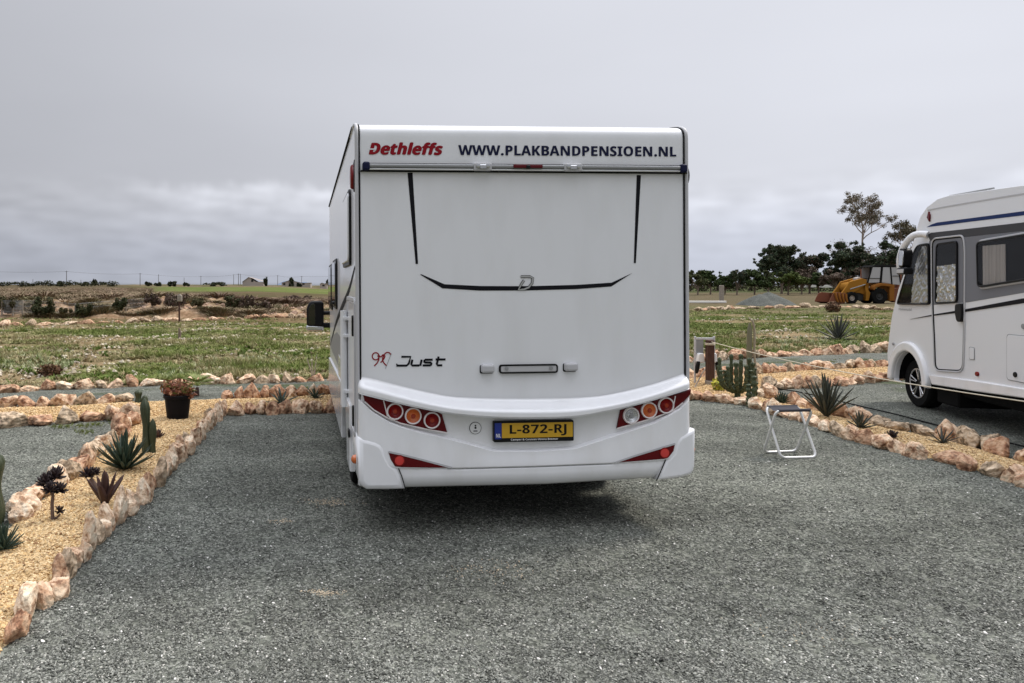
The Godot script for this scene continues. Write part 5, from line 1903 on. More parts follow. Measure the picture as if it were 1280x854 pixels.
# ------------------------------------------------------------------ stool, post, rope, hose
func small_things() -> void:
	var st: SurfaceTool
	var o: Node3D
	# folding stool: two white tube frames crossing, black cloth between their upper bars
	var A0 := gp(976, 574); var A1 := gp(1021, 573)          # foot bar at the front
	var B0 := gp(954.5, 567); var B1 := gp(995.5, 565.5)       # foot bar at the back
	var hgt := 0.475
	var base := (A0 + B1) / 2
	o = thing("folding_stool", "white tubular folding stool with black cloth seat on grey gravel", "stool", base)
	var fwd: Vector3 = ((A0 + A1) / 2 - (B0 + B1) / 2)
	fwd.y = 0
	var UA0: Vector3 = B0 + Vector3(0.005, hgt, 0.03) - base      # upper bar of the frame whose foot is in front
	var UA1: Vector3 = B1 + Vector3(0.005, hgt, 0.03) - base
	var UB0: Vector3 = A0 + Vector3(-0.025, hgt - 0.005, -0.03) - base
	var UB1: Vector3 = A1 + Vector3(-0.025, hgt - 0.005, -0.03) - base
	for fr in [[A0 - base, A1 - base, UA0, UA1, "tube_white"], [B0 - base, B1 - base, UB0, UB1, "tube_white"]]:
		var c: Array = [fr[0] + Vector3(0, 0.012, 0), fr[1] + Vector3(0, 0.012, 0), fr[3], fr[2]]
		var loop := []
		for i in 4:
			var a: Vector3 = c[(i + 3) % 4]; var b: Vector3 = c[i]; var d: Vector3 = c[(i + 1) % 4]
			var s := b + (a - b).normalized() * 0.06
			var e := b + (d - b).normalized() * 0.06
			for k in 6:
				var t := k / 5.0
				loop.append(s.lerp(b, t).lerp(b.lerp(e, t), t))
		loop.append(loop[0]); loop.append(loop[1])
		st = begin()
		tube(st, loop, 0.0125, 10)
		put("frame", st, M[fr[4]], o)
	var seat := grid(14, 14, func(s, t):
		var p: Vector3 = UA0.lerp(UA1, lerpf(0.08, 0.92, s)).lerp(UB0.lerp(UB1, lerpf(0.08, 0.92, s)), 1.0 - t)
		p.y += 0.014 - 0.035 * sin(PI * t)
		return p)
	put("seat", seat, M.fabric, o)
	st = begin()
	for q in [[UA0, UA1], [UB0, UB1]]: tube(st, [q[0].lerp(q[1], 0.06), q[0].lerp(q[1], 0.94)], 0.0155, 10)
	put("seat_hem", st, M.fabric, o)
	# wooden post with a concrete foot, sockets and the rope
	var pb := gp(887.5, 484)
	var k := -pb.z / F                      # metres per pixel there
	o = thing("wooden_post", "square brown post with a concrete foot that holds the rope", "post", pb)
	st = begin()
	box(st, Vector3(0, 28 * k + 0.06, 0), Vector3(8.2 * k, 56 * k - 0.04, 8.2 * k), 0.008)
	put("post", st, M.brown_post, o)
	st = begin()
	box(st, Vector3(0, 0.05, 0), Vector3(9.2 * k, 0.13, 9.2 * k), 0.01)
	put("foot", st, M.concrete, o)
	var sockets := thing("power_pillar", "grey metal frame with white and black power sockets behind the brown post", "power pillar", pb + Vector3(0, 0, -0.15))
	st = begin()
	for x in [-13.5 * k, 10.5 * k]: box(st, Vector3(x, 0.42, 0), Vector3(0.03, 0.84, 0.03), 0.004)
	box(st, Vector3(-1.5 * k, 0.80, 0), Vector3(24 * k, 0.035, 0.03), 0.004)
	put("frame", st, M.pale_grey, sockets)
	st = begin()
	box(st, Vector3(-8 * k, 0.66, 0.0), Vector3(10 * k, 0.25, 0.015), 0.003)
	box(st, Vector3(7.2 * k, 0.66, 0.0), Vector3(6.5 * k, 0.25, 0.015), 0.003)
	put("backplate", st, M.dull_grey, sockets)
	for x in [-8.5, 7.5]:
		st = begin()
		slab(st, round_corners([Vector2((x - 5) * k, 0.40), Vector2((x + 4.5) * k, 0.40), Vector2((x + 3.5) * k, 0.56), Vector2((x - 3) * k, 0.56)], 0.03), 0.0, 0.09, 0.02)
		var sk := put("socket", st, M.white_plain, sockets)
		st = begin()
		tube(st, [Vector3((x + (4 if x > 0 else -3)) * k, 0.42, 0.07), Vector3((x + (5 if x > 0 else -5)) * k, 0.30, 0.08), Vector3((x + (6 if x > 0 else -6)) * k, 0.22, 0.08)], [0.03, 0.035, 0.02], 10)
		put("plug", st, M.black, sk)
	st = begin()
	var top := pb + Vector3(0, 57 * k, 0)
	var far_end := Vector3(6.0, 0.78, -4.0)
	var pts := []
	for i in 41:
		var t := i / 40.0
		var p := top.lerp(far_end, t)
		p.y -= 0.26 * 4.0 * t * (1.0 - t) * 0.5
		pts.append(p)
	tube(st, pts, 0.006, 6)
	for i in 2: tube(st, circle3(top + Vector3(0, -0.03 - 0.02 * i, 0), 5.6 * k, 14), 0.008, 6)
	tag(put("rope", st, M.rope), "pale rope running from the brown post past the right motorhome", "rope")
	o = thing("wooden_post", "second brown rope post, nearest the camera in the right bed", "post", Vector3(6.0, 0, -4.0))
	st = begin()
	box(st, Vector3(0, 0.43, 0), Vector3(0.11, 0.8, 0.11), 0.008)
	put("post", st, M.brown_post, o)
	# a leaning stick by the camper
	st = begin()
	var s0 := gp(866, 489); var s1 := gp(881, 477, 0.0) + Vector3(0.1, 0.36, 0)
	tube(st, [s0, s0.lerp(s1, 0.5) + Vector3(0, 0.03, 0), s1], [0.012, 0.011, 0.008], 6)
	tag(put("stick", st, M.bark), "thin dark stick leaning between camper and brown post", "stick")
	# black hose along the foot of the rocks on the right
	st = begin()
	var hp := ground_line([960, 486, 1000, 492, 1060, 506, 1120, 520, 1150, 528, 1200, 541, 1240, 551, 1290, 563, 1340, 577])
	for q in hp: q.y = 0.022
	var hl := []
	for q in smooth_line(hp, 60): hl.append(Vector3(q.x, 0.02, q.z))
	tube(st, hl, 0.009, 7)
	tag(put("hose", st, M.rubber), "black hose lying on the gravel behind the right bed's rocks", "hose")

func circle3(c: Vector3, r: float, n: int) -> Array:
	var out := []
	for i in n + 2: out.append(c + Vector3(cos(TAU * i / n), 0, sin(TAU * i / n)) * r)
	return out

# ------------------------------------------------------------------ grass, weeds, white stones, shrubs of the field
func tuft_mesh(sd: int, blades: int, spread: float, lean: float, wid: float) -> ArrayMesh:
	var r := RandomNumberGenerator.new()
	r.seed = sd
	var st := begin()
	for i in blades:
		var a := r.randf() * TAU
		var d := Vector3(cos(a), 0, sin(a))
		var side := Vector3(-sin(a), 0, cos(a)).rotated(Vector3.UP, r.randf_range(-1, 1)) * wid
		var b := d * spread * r.randf()
		var h := r.randf_range(0.5, 1.0)
		var m := b + d * lean * 0.35 * h + Vector3(0, h * 0.6, 0)
		var t := b + d * lean * h + Vector3(0, h * r.randf_range(0.8, 1.0), 0)
		quad(st, b - side, b + side, m + side * 0.8, m - side * 0.8)
		tri(st, m - side * 0.8, m + side * 0.8, t)
	st.generate_normals()
	return st.commit()

func field() -> void:
	var grass := [tuft_mesh(1, 9, 0.3, 0.5, 0.035), tuft_mesh(2, 7, 0.25, 0.35, 0.03), tuft_mesh(3, 12, 0.5, 0.8, 0.07)]
	var xs := [[], [], []]
	var cs := [[], [], []]
	for i in 120000:
		var left := rng.randf() < 0.66
		var u := rng.randf_range(-90, 440) if left else (rng.randf_range(840, 1140) if i % 5 else rng.randf_range(430, 850))
		var v := lerpf(386.0, 481.0, rng.randf())
		var p := gp(u, v)
		var d := -p.z
		if d < bed_edge(p.x) + 0.25: continue
		if d > 52: continue
		var n := nz.get_noise_2d(p.x * 0.8, p.z * 1.6)
		var n2 := nz2.get_noise_2d(p.x * 0.2, p.z * 0.5)
		var dry: float = clampf(0.42 + n * 1.8 + n2 * 1.4, 0, 1)
		if rng.randf() < dry * 0.95: continue
		if left and d > 29 and rng.randf() < 0.55: continue
		p.y = terrain_height(p.x, p.z)
		var h := rng.randf_range(0.05, 0.16) * (1.0 + 0.7 * clampf(nz2.get_noise_2d(p.x * 0.7, p.z * 0.7) * 2.0, -0.6, 1))
		var w := rng.randf_range(0.12, 0.24)
		var k := rng.randi() % 3
		if k == 2: h *= 0.55
		xs[k].append(Transform3D(Basis(Vector3.UP, rng.randf() * TAU).scaled_local(Vector3(w, h, w)), p))
		var c := Color(0.125, 0.185, 0.04).lerp(Color(0.23, 0.25, 0.08), rng.randf())
		c = c.lerp(Color(0.40, 0.33, 0.20), clampf(dry * 0.9 + rng.randf_range(-0.25, 0.25), 0, 1))
		cs[k].append(c * rng.randf_range(0.75, 1.2))
	for k in 3: scatter("grass", grass[k], M.blade, xs[k], cs[k])
	# pale stones: lines that mark old pitches, and loose ones
	var stones := [stone_mesh(11, 6, 0.6), stone_mesh(12, 5, 0.55)]
	xs = [[], []]; cs = [[], []]
	var lines := [
		[0, 463, 110, 459, 160, 455], [0, 453, 60, 450, 130, 444], [100, 436, 160, 431, 230, 426, 300, 421], [95, 441, 200, 435, 280, 429],
		[190, 425, 240, 416, 275, 412], [60, 428, 130, 424, 180, 424], [300, 450, 345, 446, 410, 438], [210, 432, 300, 424, 415, 418], [130, 412, 200, 409, 330, 404],
		[300, 415, 360, 411, 414, 409], [870, 421, 960, 416, 1040, 412, 1112, 409], [865, 402, 950, 400, 1050, 397], [900, 428, 990, 424, 1060, 424], [270, 462, 330, 458, 380, 452], [0, 474, 80, 470, 150, 466]]
	for l in lines:
		var pts := ground_line(l)
		var total := 0.0
		for i in pts.size() - 1: total += pts[i].distance_to(pts[i + 1])
		var n := int(total / 0.075)
		for i in n:
			if nz.get_noise_1d(i * 1.2 + l[1] * 13) < -0.08: continue
			var p := along(pts, (i + rng.randf()) / n)
			p += Vector3(rng.randfn() * 0.07, 0, rng.randfn() * 0.09)
			var s := rng.randf_range(0.03, 0.07) * (1.5 if rng.randf() < 0.08 else 1.0)
			p.y = terrain_height(p.x, p.z) + s * 0.55 + 0.02
			xs[i % 2].append(Transform3D(Basis(Vector3.UP, rng.randf() * TAU).scaled_local(Vector3(s, s, s)), p))
			cs[i % 2].append(Color(0.46, 0.39, 0.28).lerp(Color(0.62, 0.56, 0.43), rng.randf()) * rng.randf_range(0.7, 1.1))
	for i in 3600:
		var p := gp(rng.randf_range(-40, 430) if rng.randf() < 0.7 else rng.randf_range(850, 1120), rng.randf_range(392, 476))
		if -p.z < bed_edge(p.x) + 0.3: continue
		if nz2.get_noise_2d(p.x * 0.8, p.z * 0.8) < -0.02: continue
		var s := rng.randf_range(0.02, 0.07)
		p.y = terrain_height(p.x, p.z) + s * 0.4
		xs[i % 2].append(Transform3D(Basis(Vector3.UP, rng.randf() * TAU).scaled_local(Vector3(s, s, s)), p))
		cs[i % 2].append(Color(0.52, 0.42, 0.32).lerp(Color(0.62, 0.56, 0.47), rng.randf()) * rng.randf_range(0.6, 1.1))
	for k in 2: scatter("pale_stones", stones[k], M.chips, xs[k], cs[k])
	# leafy weeds with pale leaves behind the lane's rocks
	var weed := tuft_mesh(9, 14, 0.25, 0.9, 0.10)
	var wx := []
	var wc := []
	for i in 1500:
		var left := rng.randf() < 0.6
		var p := gp(rng.randf_range(200, 418) if left else rng.randf_range(940, 1100), rng.randf_range(450, 476) if left else rng.randf_range(418, 438))
		if rng.randf() < 0.25: p = gp(rng.randf_range(0, 90), rng.randf_range(440, 462))
		if -p.z < bed_edge(p.x) + 0.3: continue
		if nz2.get_noise_2d(p.x * 1.3, p.z * 1.3 + 40) < 0.0: continue
		p.y = terrain_height(p.x, p.z)
		var h := rng.randf_range(0.07, 0.17)
		wx.append(Transform3D(Basis(Vector3.UP, rng.randf() * TAU).scaled_local(Vector3(h * 0.6, h, h * 0.6)), p))
		wc.append(Color(0.13, 0.19, 0.06).lerp(Color(0.55, 0.55, 0.36), pow(rng.randf(), 1.1)))
	for i in 2600:
		var left := rng.randf() < 0.7
		var p := gp(rng.randf_range(-40, 420) if left else rng.randf_range(862, 1110), rng.randf_range(432, 479) if left else rng.randf_range(406, 446))
		if -p.z < bed_edge(p.x) + 0.3: continue
		if nz.get_noise_2d(p.x * 1.1 + 70, p.z * 1.6) < 0.06: continue
		p.y = terrain_height(p.x, p.z)
		var h := rng.randf_range(0.06, 0.16)
		wx.append(Transform3D(Basis(Vector3.UP, rng.randf() * TAU).scaled_local(Vector3(h * 0.8, h, h * 0.8)), p))
		wc.append(Color(0.07, 0.12, 0.025).lerp(Color(0.14, 0.20, 0.045), rng.randf()) if rng.randf() < 0.75 else Color(0.30, 0.24, 0.14) * rng.randf_range(0.7, 1.2))
	scatter("weeds", weed, M.blade, wx, wc)
	# tufts that have crept into the gravel lane
	wx = []; wc = []
	for q in [[100, 533], [118, 531], [75, 534], [95, 508], [108, 540], [70, 512], [130, 510], [60, 506], [300, 492], [345, 489], [380, 486], [320, 487], [1000, 470], [960, 455], [1040, 452], [1080, 450], [148, 528], [160, 526]]:
		for i in 40:
			var p := gp(q[0] + rng.randfn() * 6, q[1] + rng.randfn() * 1.3)
			var h := rng.randf_range(0.015, 0.05)
			p.y = 0.0
			wx.append(Transform3D(Basis(Vector3.UP, rng.randf() * TAU).scaled_local(Vector3(0.04, h, 0.04)), p))
			wc.append(Color(0.10, 0.15, 0.03).lerp(Color(0.20, 0.21, 0.06), rng.randf()))
	scatter("grass", grass[0], M.blade, wx, wc)
	# bushes standing singly in the field
	# the edgings go on behind the camper
	xs = []; cs = []
	for l in [[gp(418, 515), gp(640, 512), gp(866, 499)], [gp(418, 493), gp(640, 484), gp(866, 472)], [gp(418, 475.5), gp(640, 463), gp(866, 452)]]:
		for i in 26:
			var p := along(l, (i + 0.5) / 26.0)
			var h := rng.randf_range(0.14, 0.25)
			xs.append(Transform3D(Basis(Vector3.UP, rng.randf() * TAU).scaled_local(Vector3(0.3, h * 1.4, 0.26)), p + Vector3(0, h * 0.3, 0)))
			cs.append(Color.WHITE)
	scatter("edging_rocks", rock_meshes[5], M.rock_0, xs, cs)
	var b := gp(60, 470)
	var o := thing("bush", "dark reddish brown low bush alone in the grass, left", "bush", Vector3(b.x, terrain_height(b.x, b.z), b.z))
	cloud(o, "foliage", [[Vector3(0, 0.12, 0), Vector3(0.2, 0.15, 0.2)], [Vector3(0.12, 0.16, 0), Vector3(0.16, 0.1, 0.12)]], 700, 0.04, [Color(0.08, 0.045, 0.03), Color(0.12, 0.06, 0.035), Color(0.16, 0.09, 0.05)], 81)
	b = gp(1048, 427)
	o = thing("agave", "large spiky blue grey agave in the grass before the digger", "agave", Vector3(b.x, terrain_height(b.x, b.z), b.z))
	rosette(o, 44, 0.72, 0.07, M.agave_grey, 0.05, 1.4, 0.1, 15)
	b = gp(1041, 391)
	o = thing("bush", "small reddish brown bush in the grass before the digger's bucket", "bush", Vector3(b.x, terrain_height(b.x, b.z), b.z))
	cloud(o, "foliage", [[Vector3(0, 0.3, 0), Vector3(0.45, 0.4, 0.4)]], 500, 0.09, [Color(0.14, 0.075, 0.045), Color(0.18, 0.11, 0.06), Color(0.1, 0.06, 0.04)], 83)
	b = gp(391, 474)
	o = thing("sapling", "thin dry leafless sapling just left of the camper's mirror side", "sapling", Vector3(b.x, terrain_height(b.x, b.z), b.z))
	var st := begin()
	for i in 7:
		var a := i * 0.9
		tube(st, [Vector3(0, 0, 0), Vector3(cos(a) * 0.04, 0.2, sin(a) * 0.04), Vector3(cos(a) * 0.12, 0.32 + 0.03 * i, sin(a) * 0.1)], [0.008, 0.006, 0.003], 5)
	put("stem", st, M.pale_bark, o)

# ------------------------------------------------------------------ far left: berm, scrub, fence, poles, barns
func bank_height(x: float, d: float) -> float:
	if d < 36.5 or d > 54.0 or x / d > -0.02 or x / d < -0.56: return 0.0
	var t := (d - 36.5) / 17.5
	var prof := pow(maxf(0.0, sin(PI * clampf(t, 0, 1))), 0.8)
	var hh := 0.72 - 0.3 * smoothstep(-0.24, -0.1, x / d) + 0.3 * nz2.get_noise_1d(x / d * 60.0)
	hh += 0.45 * nz.get_noise_2d(x * 0.8, d * 1.1) + 0.22 * absf(nz.get_noise_2d(x * 2.4, d * 2.4))
	return maxf(0.0, hh) * prof

func stand(u: float, v: float) -> Vector3:
	var dir := ray(u, v)
	var d := 14.0
	while d < 110.0:                       # where the sight line meets the ground as it lies there
		var q := CAM + dir * d
		if q.y <= terrain_height(q.x, q.z) + bank_height(q.x, d): break
		d += 0.15
	var p := CAM + dir * d
	p.y = terrain_height(p.x, p.z) + bank_height(p.x, d) * 0.95
	return p

func shrub(u: float, v: float, wpx: float, hpx: float, cols: Array, label: String, sd: int, n := 900, dist := 0.0, called := "shrub", group := "shrubs along the rubble bank") -> void:
	var p := stand(u, v) if dist == 0.0 else Vector3((u - CX) / F * dist, 0, -dist)
	if dist > 0.0: p.y = EYE - (v - CY) / F * dist
	var k := -p.z / F
	var o := thing(called, label, "shrub", p, 0.0, group)
	var r := RandomNumberGenerator.new()
	r.seed = sd
	var w := wpx * k / 2
	var h := hpx * k
	var blobs := []
	for i in 9: blobs.append([Vector3(r.randf_range(-0.85, 0.85) * w, h * r.randf_range(0.15, 0.7), r.randf_range(-0.5, 0.5) * w), Vector3(w * r.randf_range(0.2, 0.5), h * r.randf_range(0.18, 0.4), w * 0.4)])
	cloud(o, "foliage", blobs, n * 2, maxf(0.05, 0.9 * k * 1.8), cols, sd)

func distance() -> void:
	var st: SurfaceTool
	# rubble bank of pinkish earth
	var bank := grid(300, 44, func(s, t):
		var q := lerpf(-0.56, -0.02, s)
		var d := lerpf(36.5, 54.0, t)
		return Vector3(q * d, terrain_height(q * d, -d) - 0.12 + bank_height(q * d, d), -d), func(p):
		var n := nz.get_noise_2d(p.x * 0.9, p.z * 1.4)
		var n2 := nz2.get_noise_2d(p.x * 0.5 + 7, p.z * 0.5)
		var c := Color(0.50, 0.335, 0.235).lerp(Color(0.30, 0.185, 0.125), clampf(0.35 + n * 1.8, 0, 1))
		c = c.lerp(Color(0.60, 0.45, 0.34), clampf(nz.get_noise_2d(p.x * 3.0, p.z * 3.0) * 1.8, 0, 1))
		var green: float = clampf(n2 * 2.5 - 0.1, 0, 1) * 0.8 + smoothstep(-45.0, -49.0, p.z) * 0.6 + smoothstep(-39.5, -37.5, p.z) * 0.3
		return c.lerp(Color(0.21, 0.165, 0.105), clampf(green, 0, 1)))
	kind(put("rubble_bank", bank, M.earth), "structure")
	# broken stones on it
	var xs := []
	var cs := []
	for i in 1600:
		var u := rng.randf_range(0, 420)
		var d := rng.randf_range(38.5, 47.0)
		var x := (u - CX) / F * d
		if nz2.get_noise_2d(x * 0.6, d * 0.9) < 0.0: continue
		var s := rng.randf_range(0.05, 0.15) * (2.0 if rng.randf() < 0.05 else 1.0)
		xs.append(Transform3D(Basis.from_euler(Vector3(rng.randf() * 3, rng.randf() * 6, 0)).scaled_local(Vector3(s, s, s)), Vector3(x, terrain_height(x, -d) - 0.12 + bank_height(x, d) + s * 0.2, -d)))
		cs.append(Color(0.40, 0.26, 0.18).lerp(Color(0.52, 0.39, 0.30), rng.randf()) * rng.randf_range(0.6, 1.15))
	scatter("rubble_stones", stone_mesh(21, 6, 0.7), M.chips, xs, cs)
	# brown scrub on and behind the bank
	xs = [[], []]; cs = [[], []]
	var brush := [tuft_mesh(31, 34, 0.8, 1.1, 0.045), tuft_mesh(32, 40, 0.9, 1.3, 0.05)]
	for i in 12000:
		var u := rng.randf_range(-30, 425)
		var d := rng.randf_range(46.0, 150.0) if u < 185 else rng.randf_range(47.0, 74.0)
		var x := (u - CX) / F * d
		if nz2.get_noise_2d(x * 0.22, d * 0.3) < -0.2: continue
		var s := rng.randf_range(0.25, 0.7)
		var y := terrain_height(x, -d)
		y += bank_height(x, d) * 0.9
		var k := i % 2
		xs[k].append(Transform3D(Basis(Vector3.UP, rng.randf() * TAU).scaled_local(Vector3(s * 1.5, s * 0.95, s * 1.5)), Vector3(x, y - 0.05, -d)))
		var c := Color(0.30, 0.21, 0.16).lerp(Color(0.17, 0.155, 0.08), rng.randf())
		if rng.randf() < 0.25: c = Color(0.27, 0.20, 0.13)
		if u > 250 and d < 60: c = c.lerp(Color(0.14, 0.085, 0.075), 0.5)
		cs[k].append(c * rng.randf_range(0.7, 1.2))
	for k in 2: scatter("scrub_brush", brush[k], M.blade, xs[k], cs[k])
	xs = [[], []]; cs = [[], []]
	for i in 6500:
		var u := rng.randf_range(-30, 425)
		var d := rng.randf_range(37.0, 47.0)
		var x := (u - CX) / F * d
		if nz2.get_noise_2d(x * 1.3 + 20, d * 0.7) < 0.2 or rng.randf() < 0.4: continue
		var s := rng.randf_range(0.12, 0.4)
		xs[i % 2].append(Transform3D(Basis(Vector3.UP, rng.randf() * TAU).scaled_local(Vector3(s * 1.5, s * 0.9, s * 1.5)), Vector3(x, terrain_height(x, -d) - 0.12 + bank_height(x, d), -d)))
		var c := Color(0.28, 0.21, 0.14).lerp(Color(0.15, 0.15, 0.075), rng.randf())
		if rng.randf() < 0.3: c = Color(0.28, 0.21, 0.14)
		cs[i % 2].append(c * rng.randf_range(0.7, 1.2))
	for k in 2: scatter("scrub_brush", brush[k], M.blade, xs[k], cs[k])
	var dark := [Color(0.035, 0.045, 0.02), Color(0.05, 0.055, 0.025), Color(0.07, 0.065, 0.03)]
	var brown := [Color(0.13, 0.085, 0.075), Color(0.10, 0.07, 0.055), Color(0.16, 0.12, 0.09), Color(0.09, 0.075, 0.045)]
	var olive := [Color(0.08, 0.075, 0.035), Color(0.11, 0.09, 0.05), Color(0.06, 0.06, 0.03)]
	shrub(55, 394, 30, 24, dark, "tallest dark green shrub before the rubble bank, between fence posts", 91)
	shrub(104, 394, 22, 17, dark, "rounded dark shrub beside the sixth fence post", 92)
	shrub(82, 393, 14, 8, olive, "low olive shrub between the two dark shrubs", 93, 500)
	shrub(148, 388, 20, 17, dark, "dark green shrub at the middle of the pink rubble bank", 94)
	shrub(10, 393, 28, 24, olive, "olive brown shrub behind the fence by the left edge", 95)
	shrub(193, 384, 22, 17, brown, "purplish brown leafless bush near the bank's last fence post", 96)
	shrub(222, 381, 34, 17, brown, "widest purplish brown bush behind the white topped post", 97)
	shrub(248, 383, 20, 12, olive, "small olive bush at the foot of the widest brown bush", 98, 500)
	shrub(292, 385, 22, 18, dark + [Color(0.1, 0.07, 0.05)], "dark bush in front of the green crop field", 99)
	shrub(308, 385, 18, 17, brown, "brown bush touching the dark bush before the green field", 100)
	shrub(332, 386, 24, 11, brown, "low grey brown bush nearest the motorhome on the bank", 101, 600)
	shrub(368, 379, 40, 10, brown, "long low brown bush behind the motorhome's mirror", 102, 600)
	# post with a white box, and a small dark stake
	var p := stand(224, 403)
	var o := thing("marker_post", "dark post with a white box on top in the left field", "post", p)
	st = begin()
	box(st, Vector3(0, 0.5, 0), Vector3(0.07, 1.0, 0.07), 0.01)
	put("post", st, M.brown_post, o)
	st = begin()
	box(st, Vector3(0.02, 1.12, 0), Vector3(0.22, 0.30, 0.16), 0.03)
	box(st, Vector3(0.02, 1.29, 0), Vector3(0.12, 0.06, 0.12), 0.02)
	put("white_box", st, M.concrete, o)
	p = stand(224, 425)
	o = thing("stake", "short dark stake in the grass below the white topped post", "stake", p)
	st = begin()
	tube(st, [Vector3(0, 0, 0), Vector3(0.02, 0.2, 0), Vector3(0, 0.36, 0)], [0.04, 0.05, 0.03], 7)
	put("stem", st, M.bark, o)
	# wire fence: concrete posts and wires
	var fp := []
	var spots := [[2, 393, 17], [16, 393, 17], [28, 393, 18], [62, 393, 17], [94, 393, 14], [157, 387, 13], [190, 382, 10]]
	o = thing("wire_fence", "wire fence with pale concrete posts before the rubble bank", "fence", stand(2, 393))
	for i in spots.size():
		var q := stand(spots[i][0], spots[i][1])
		var hh: float = spots[i][2] * -q.z / F
		q -= o.position
		fp.append([q, hh])
		st = begin()
		tube(st, [q + Vector3(0, -0.1, 0), q + Vector3(0, hh, 0)], 0.045, 7)
		put("post", st, M.concrete, o)
	st = begin()
	for i in fp.size() - 1:
		for f in [0.15, 0.55, 0.95]:
			tube(st, [fp[i][0] + Vector3(0, fp[i][1] * f, 0), fp[i + 1][0] + Vector3(0, fp[i + 1][1] * f, 0)], 0.006, 4)
		for k in 26:
			var a: Vector3 = fp[i][0].lerp(fp[i + 1][0], k / 26.0)
			var b: Vector3 = fp[i][0].lerp(fp[i + 1][0], (k + 2.2) / 26.0)
			var ha: float = lerpf(fp[i][1], fp[i + 1][1], k / 26.0)
			tube(st, [a, b + Vector3(0, ha * 0.95, 0)], 0.003, 3)
			tube(st, [a + Vector3(0, ha * 0.95, 0), b], 0.003, 3)
	put("wire_mesh", st, M.dull_grey, o)
	# electricity poles and their lines
	var poles := [[-40, 337, 357, 300], [83, 338.5, 357, 300], [175, 341.5, 357.5, 330], [251, 345, 357, 420], [298, 342, 357, 340], [347, 344, 358, 400], [377, 345, 358, 380], [470, 342, 357, 380]]
	var tops := []
	var n := 0
	var what := ["out of sight by the left edge", "tallest, over the left shrubs", "over the dark shrub of the bank", "over the start of the crop field", "left of the first barn", "between the two barns", "over the second barn", "hidden behind the motorhome"]
	for q in poles:
		var d: float = q[3]
		var x: float = (q[0] - CX) / F * d
		var top: float = EYE - (q[1] - CY) / F * d
		var y0 := terrain_height(x, -d) - 0.3
		o = thing("electricity_pole", "thin grey electricity pole on the horizon, " + what[n], "electricity pole", Vector3(x, y0, -d), 0.0, "electricity poles along the horizon")
		n += 1
		st = begin()
		tube(st, [Vector3(0, 0, 0), Vector3(0, top - y0, 0)], [0.16, 0.11], 6)
		put("pole", st, M.pole_grey, o)
		st = begin()
		box(st, Vector3(0, top - y0 - 0.35, 0), Vector3(1.5, 0.12, 0.12))
		put("crossbar", st, M.pole_grey, o)
		tops.append(Vector3(x, top - 0.3, -d))
	for i in tops.size() - 1:
		var pts := []
		for k in 13:
			var t := k / 12.0
			var c: Vector3 = tops[i].lerp(tops[i + 1], t)
			c.y -= 0.9 * 4.0 * t * (1.0 - t) * 0.6
			pts.append(c)
		st = begin()
		tube(st, pts, 0.035, 4)
		tag(put("power_line", st, M.pole_grey), "power line from the pole " + what[i] + " onwards", "power line", "power lines along the horizon")
	n = 0
	for q in [[41, 349, 357, 330], [101, 350, 356, 330], [198, 343, 357, 360], [292, 343, 357, 360], [300.5, 342.5, 357, 350], [230, 347, 357, 400]]:
		var d: float = q[3]
		var x: float = (q[0] - CX) / F * d
		var y0 := terrain_height(x, -d) - 0.3
		o = thing("thin_pole", "slim pole on the horizon, %s of six counted from the left edge" % ordinal(n + 1), "pole", Vector3(x, y0, -d), 0.0, "slim poles on the horizon")
		n += 1
		st = begin()
		tube(st, [Vector3(0, 0, 0), Vector3(0, EYE - (q[1] - CY) / F * d - y0, 0)], [0.13, 0.1], 6)
		put("pole", st, M.pole_grey, o)
	# barns on the rise
	barn(303, 329.5, 352.5, 346.8, 358.5, 300, "pale low barn with a gabled front on the horizon, left of the motorhome", [[314, 350, 353]])
	barn(352, 388, 353.5, 350.5, 360, 290, "pale barn with small dark windows next to a dark tree on the horizon", [[354, 354, 356.5], [371, 354, 357], [378, 354, 356]])
	barn(400, 408.5, 355, 353.8, 361, 280, "small pale barn half hidden by the tree beside the motorhome", [[403, 356, 358]])
	var treeg := [Color(0.03, 0.036, 0.02), Color(0.045, 0.05, 0.025)]
	n = 0
	for q in [[332, 358.5, 5, 12.5, "slim dark tree at the right end of the first barn"], [364.5, 359.5, 6, 13, "slim dark tree in front of the second barn"], [374.5, 358, 5, 4, "small dark tree above the second barn's roof"], [410, 361, 8, 13, "dark tree touching the motorhome's side on the horizon"],
			[117, 357, 6, 8.5, "lone round topped tree on the left horizon"], [75, 357, 8, 6, "dark bush on the horizon left of the tallest pole"], [107, 357, 7, 4.5, "low bush on the horizon left of the lone tree"], [215, 357.5, 11, 7, "dark wide bush above the crop field's left end"], [186, 357.5, 9, 5, "low dark bush on the horizon before the crop field"],
			[197, 357.5, 8, 4, "small bush left of the wide bush on the horizon"], [233, 357.5, 7, 4, "small bush right of the wide bush on the horizon"], [268, 357.5, 26, 5, "long low dark hedge above the crop field"]]:
		shrub(q[0], q[1], q[2], q[3], treeg, q[4], 120 + n, 260, 290.0, "far_tree", "trees and bushes on the left horizon")
		n += 1
	# dark hedge line and faint hill
	o = thing("hedge", "dark olive hedge line along the left horizon", "hedge", Vector3(-140, terrain_height(-140, -260), -260))
	var blobs := []
	for i in 40: blobs.append([Vector3(-60 + i * 2.9, 0.7 + 0.3 * sin(i * 1.7), 0), Vector3(2.6, 0.9 + 0.35 * sin(i * 2.3), 1.4)])
	cloud(o, "foliage", blobs, 6000, 0.35, [Color(0.035, 0.042, 0.02), Color(0.05, 0.055, 0.025), Color(0.03, 0.032, 0.018)], 151)
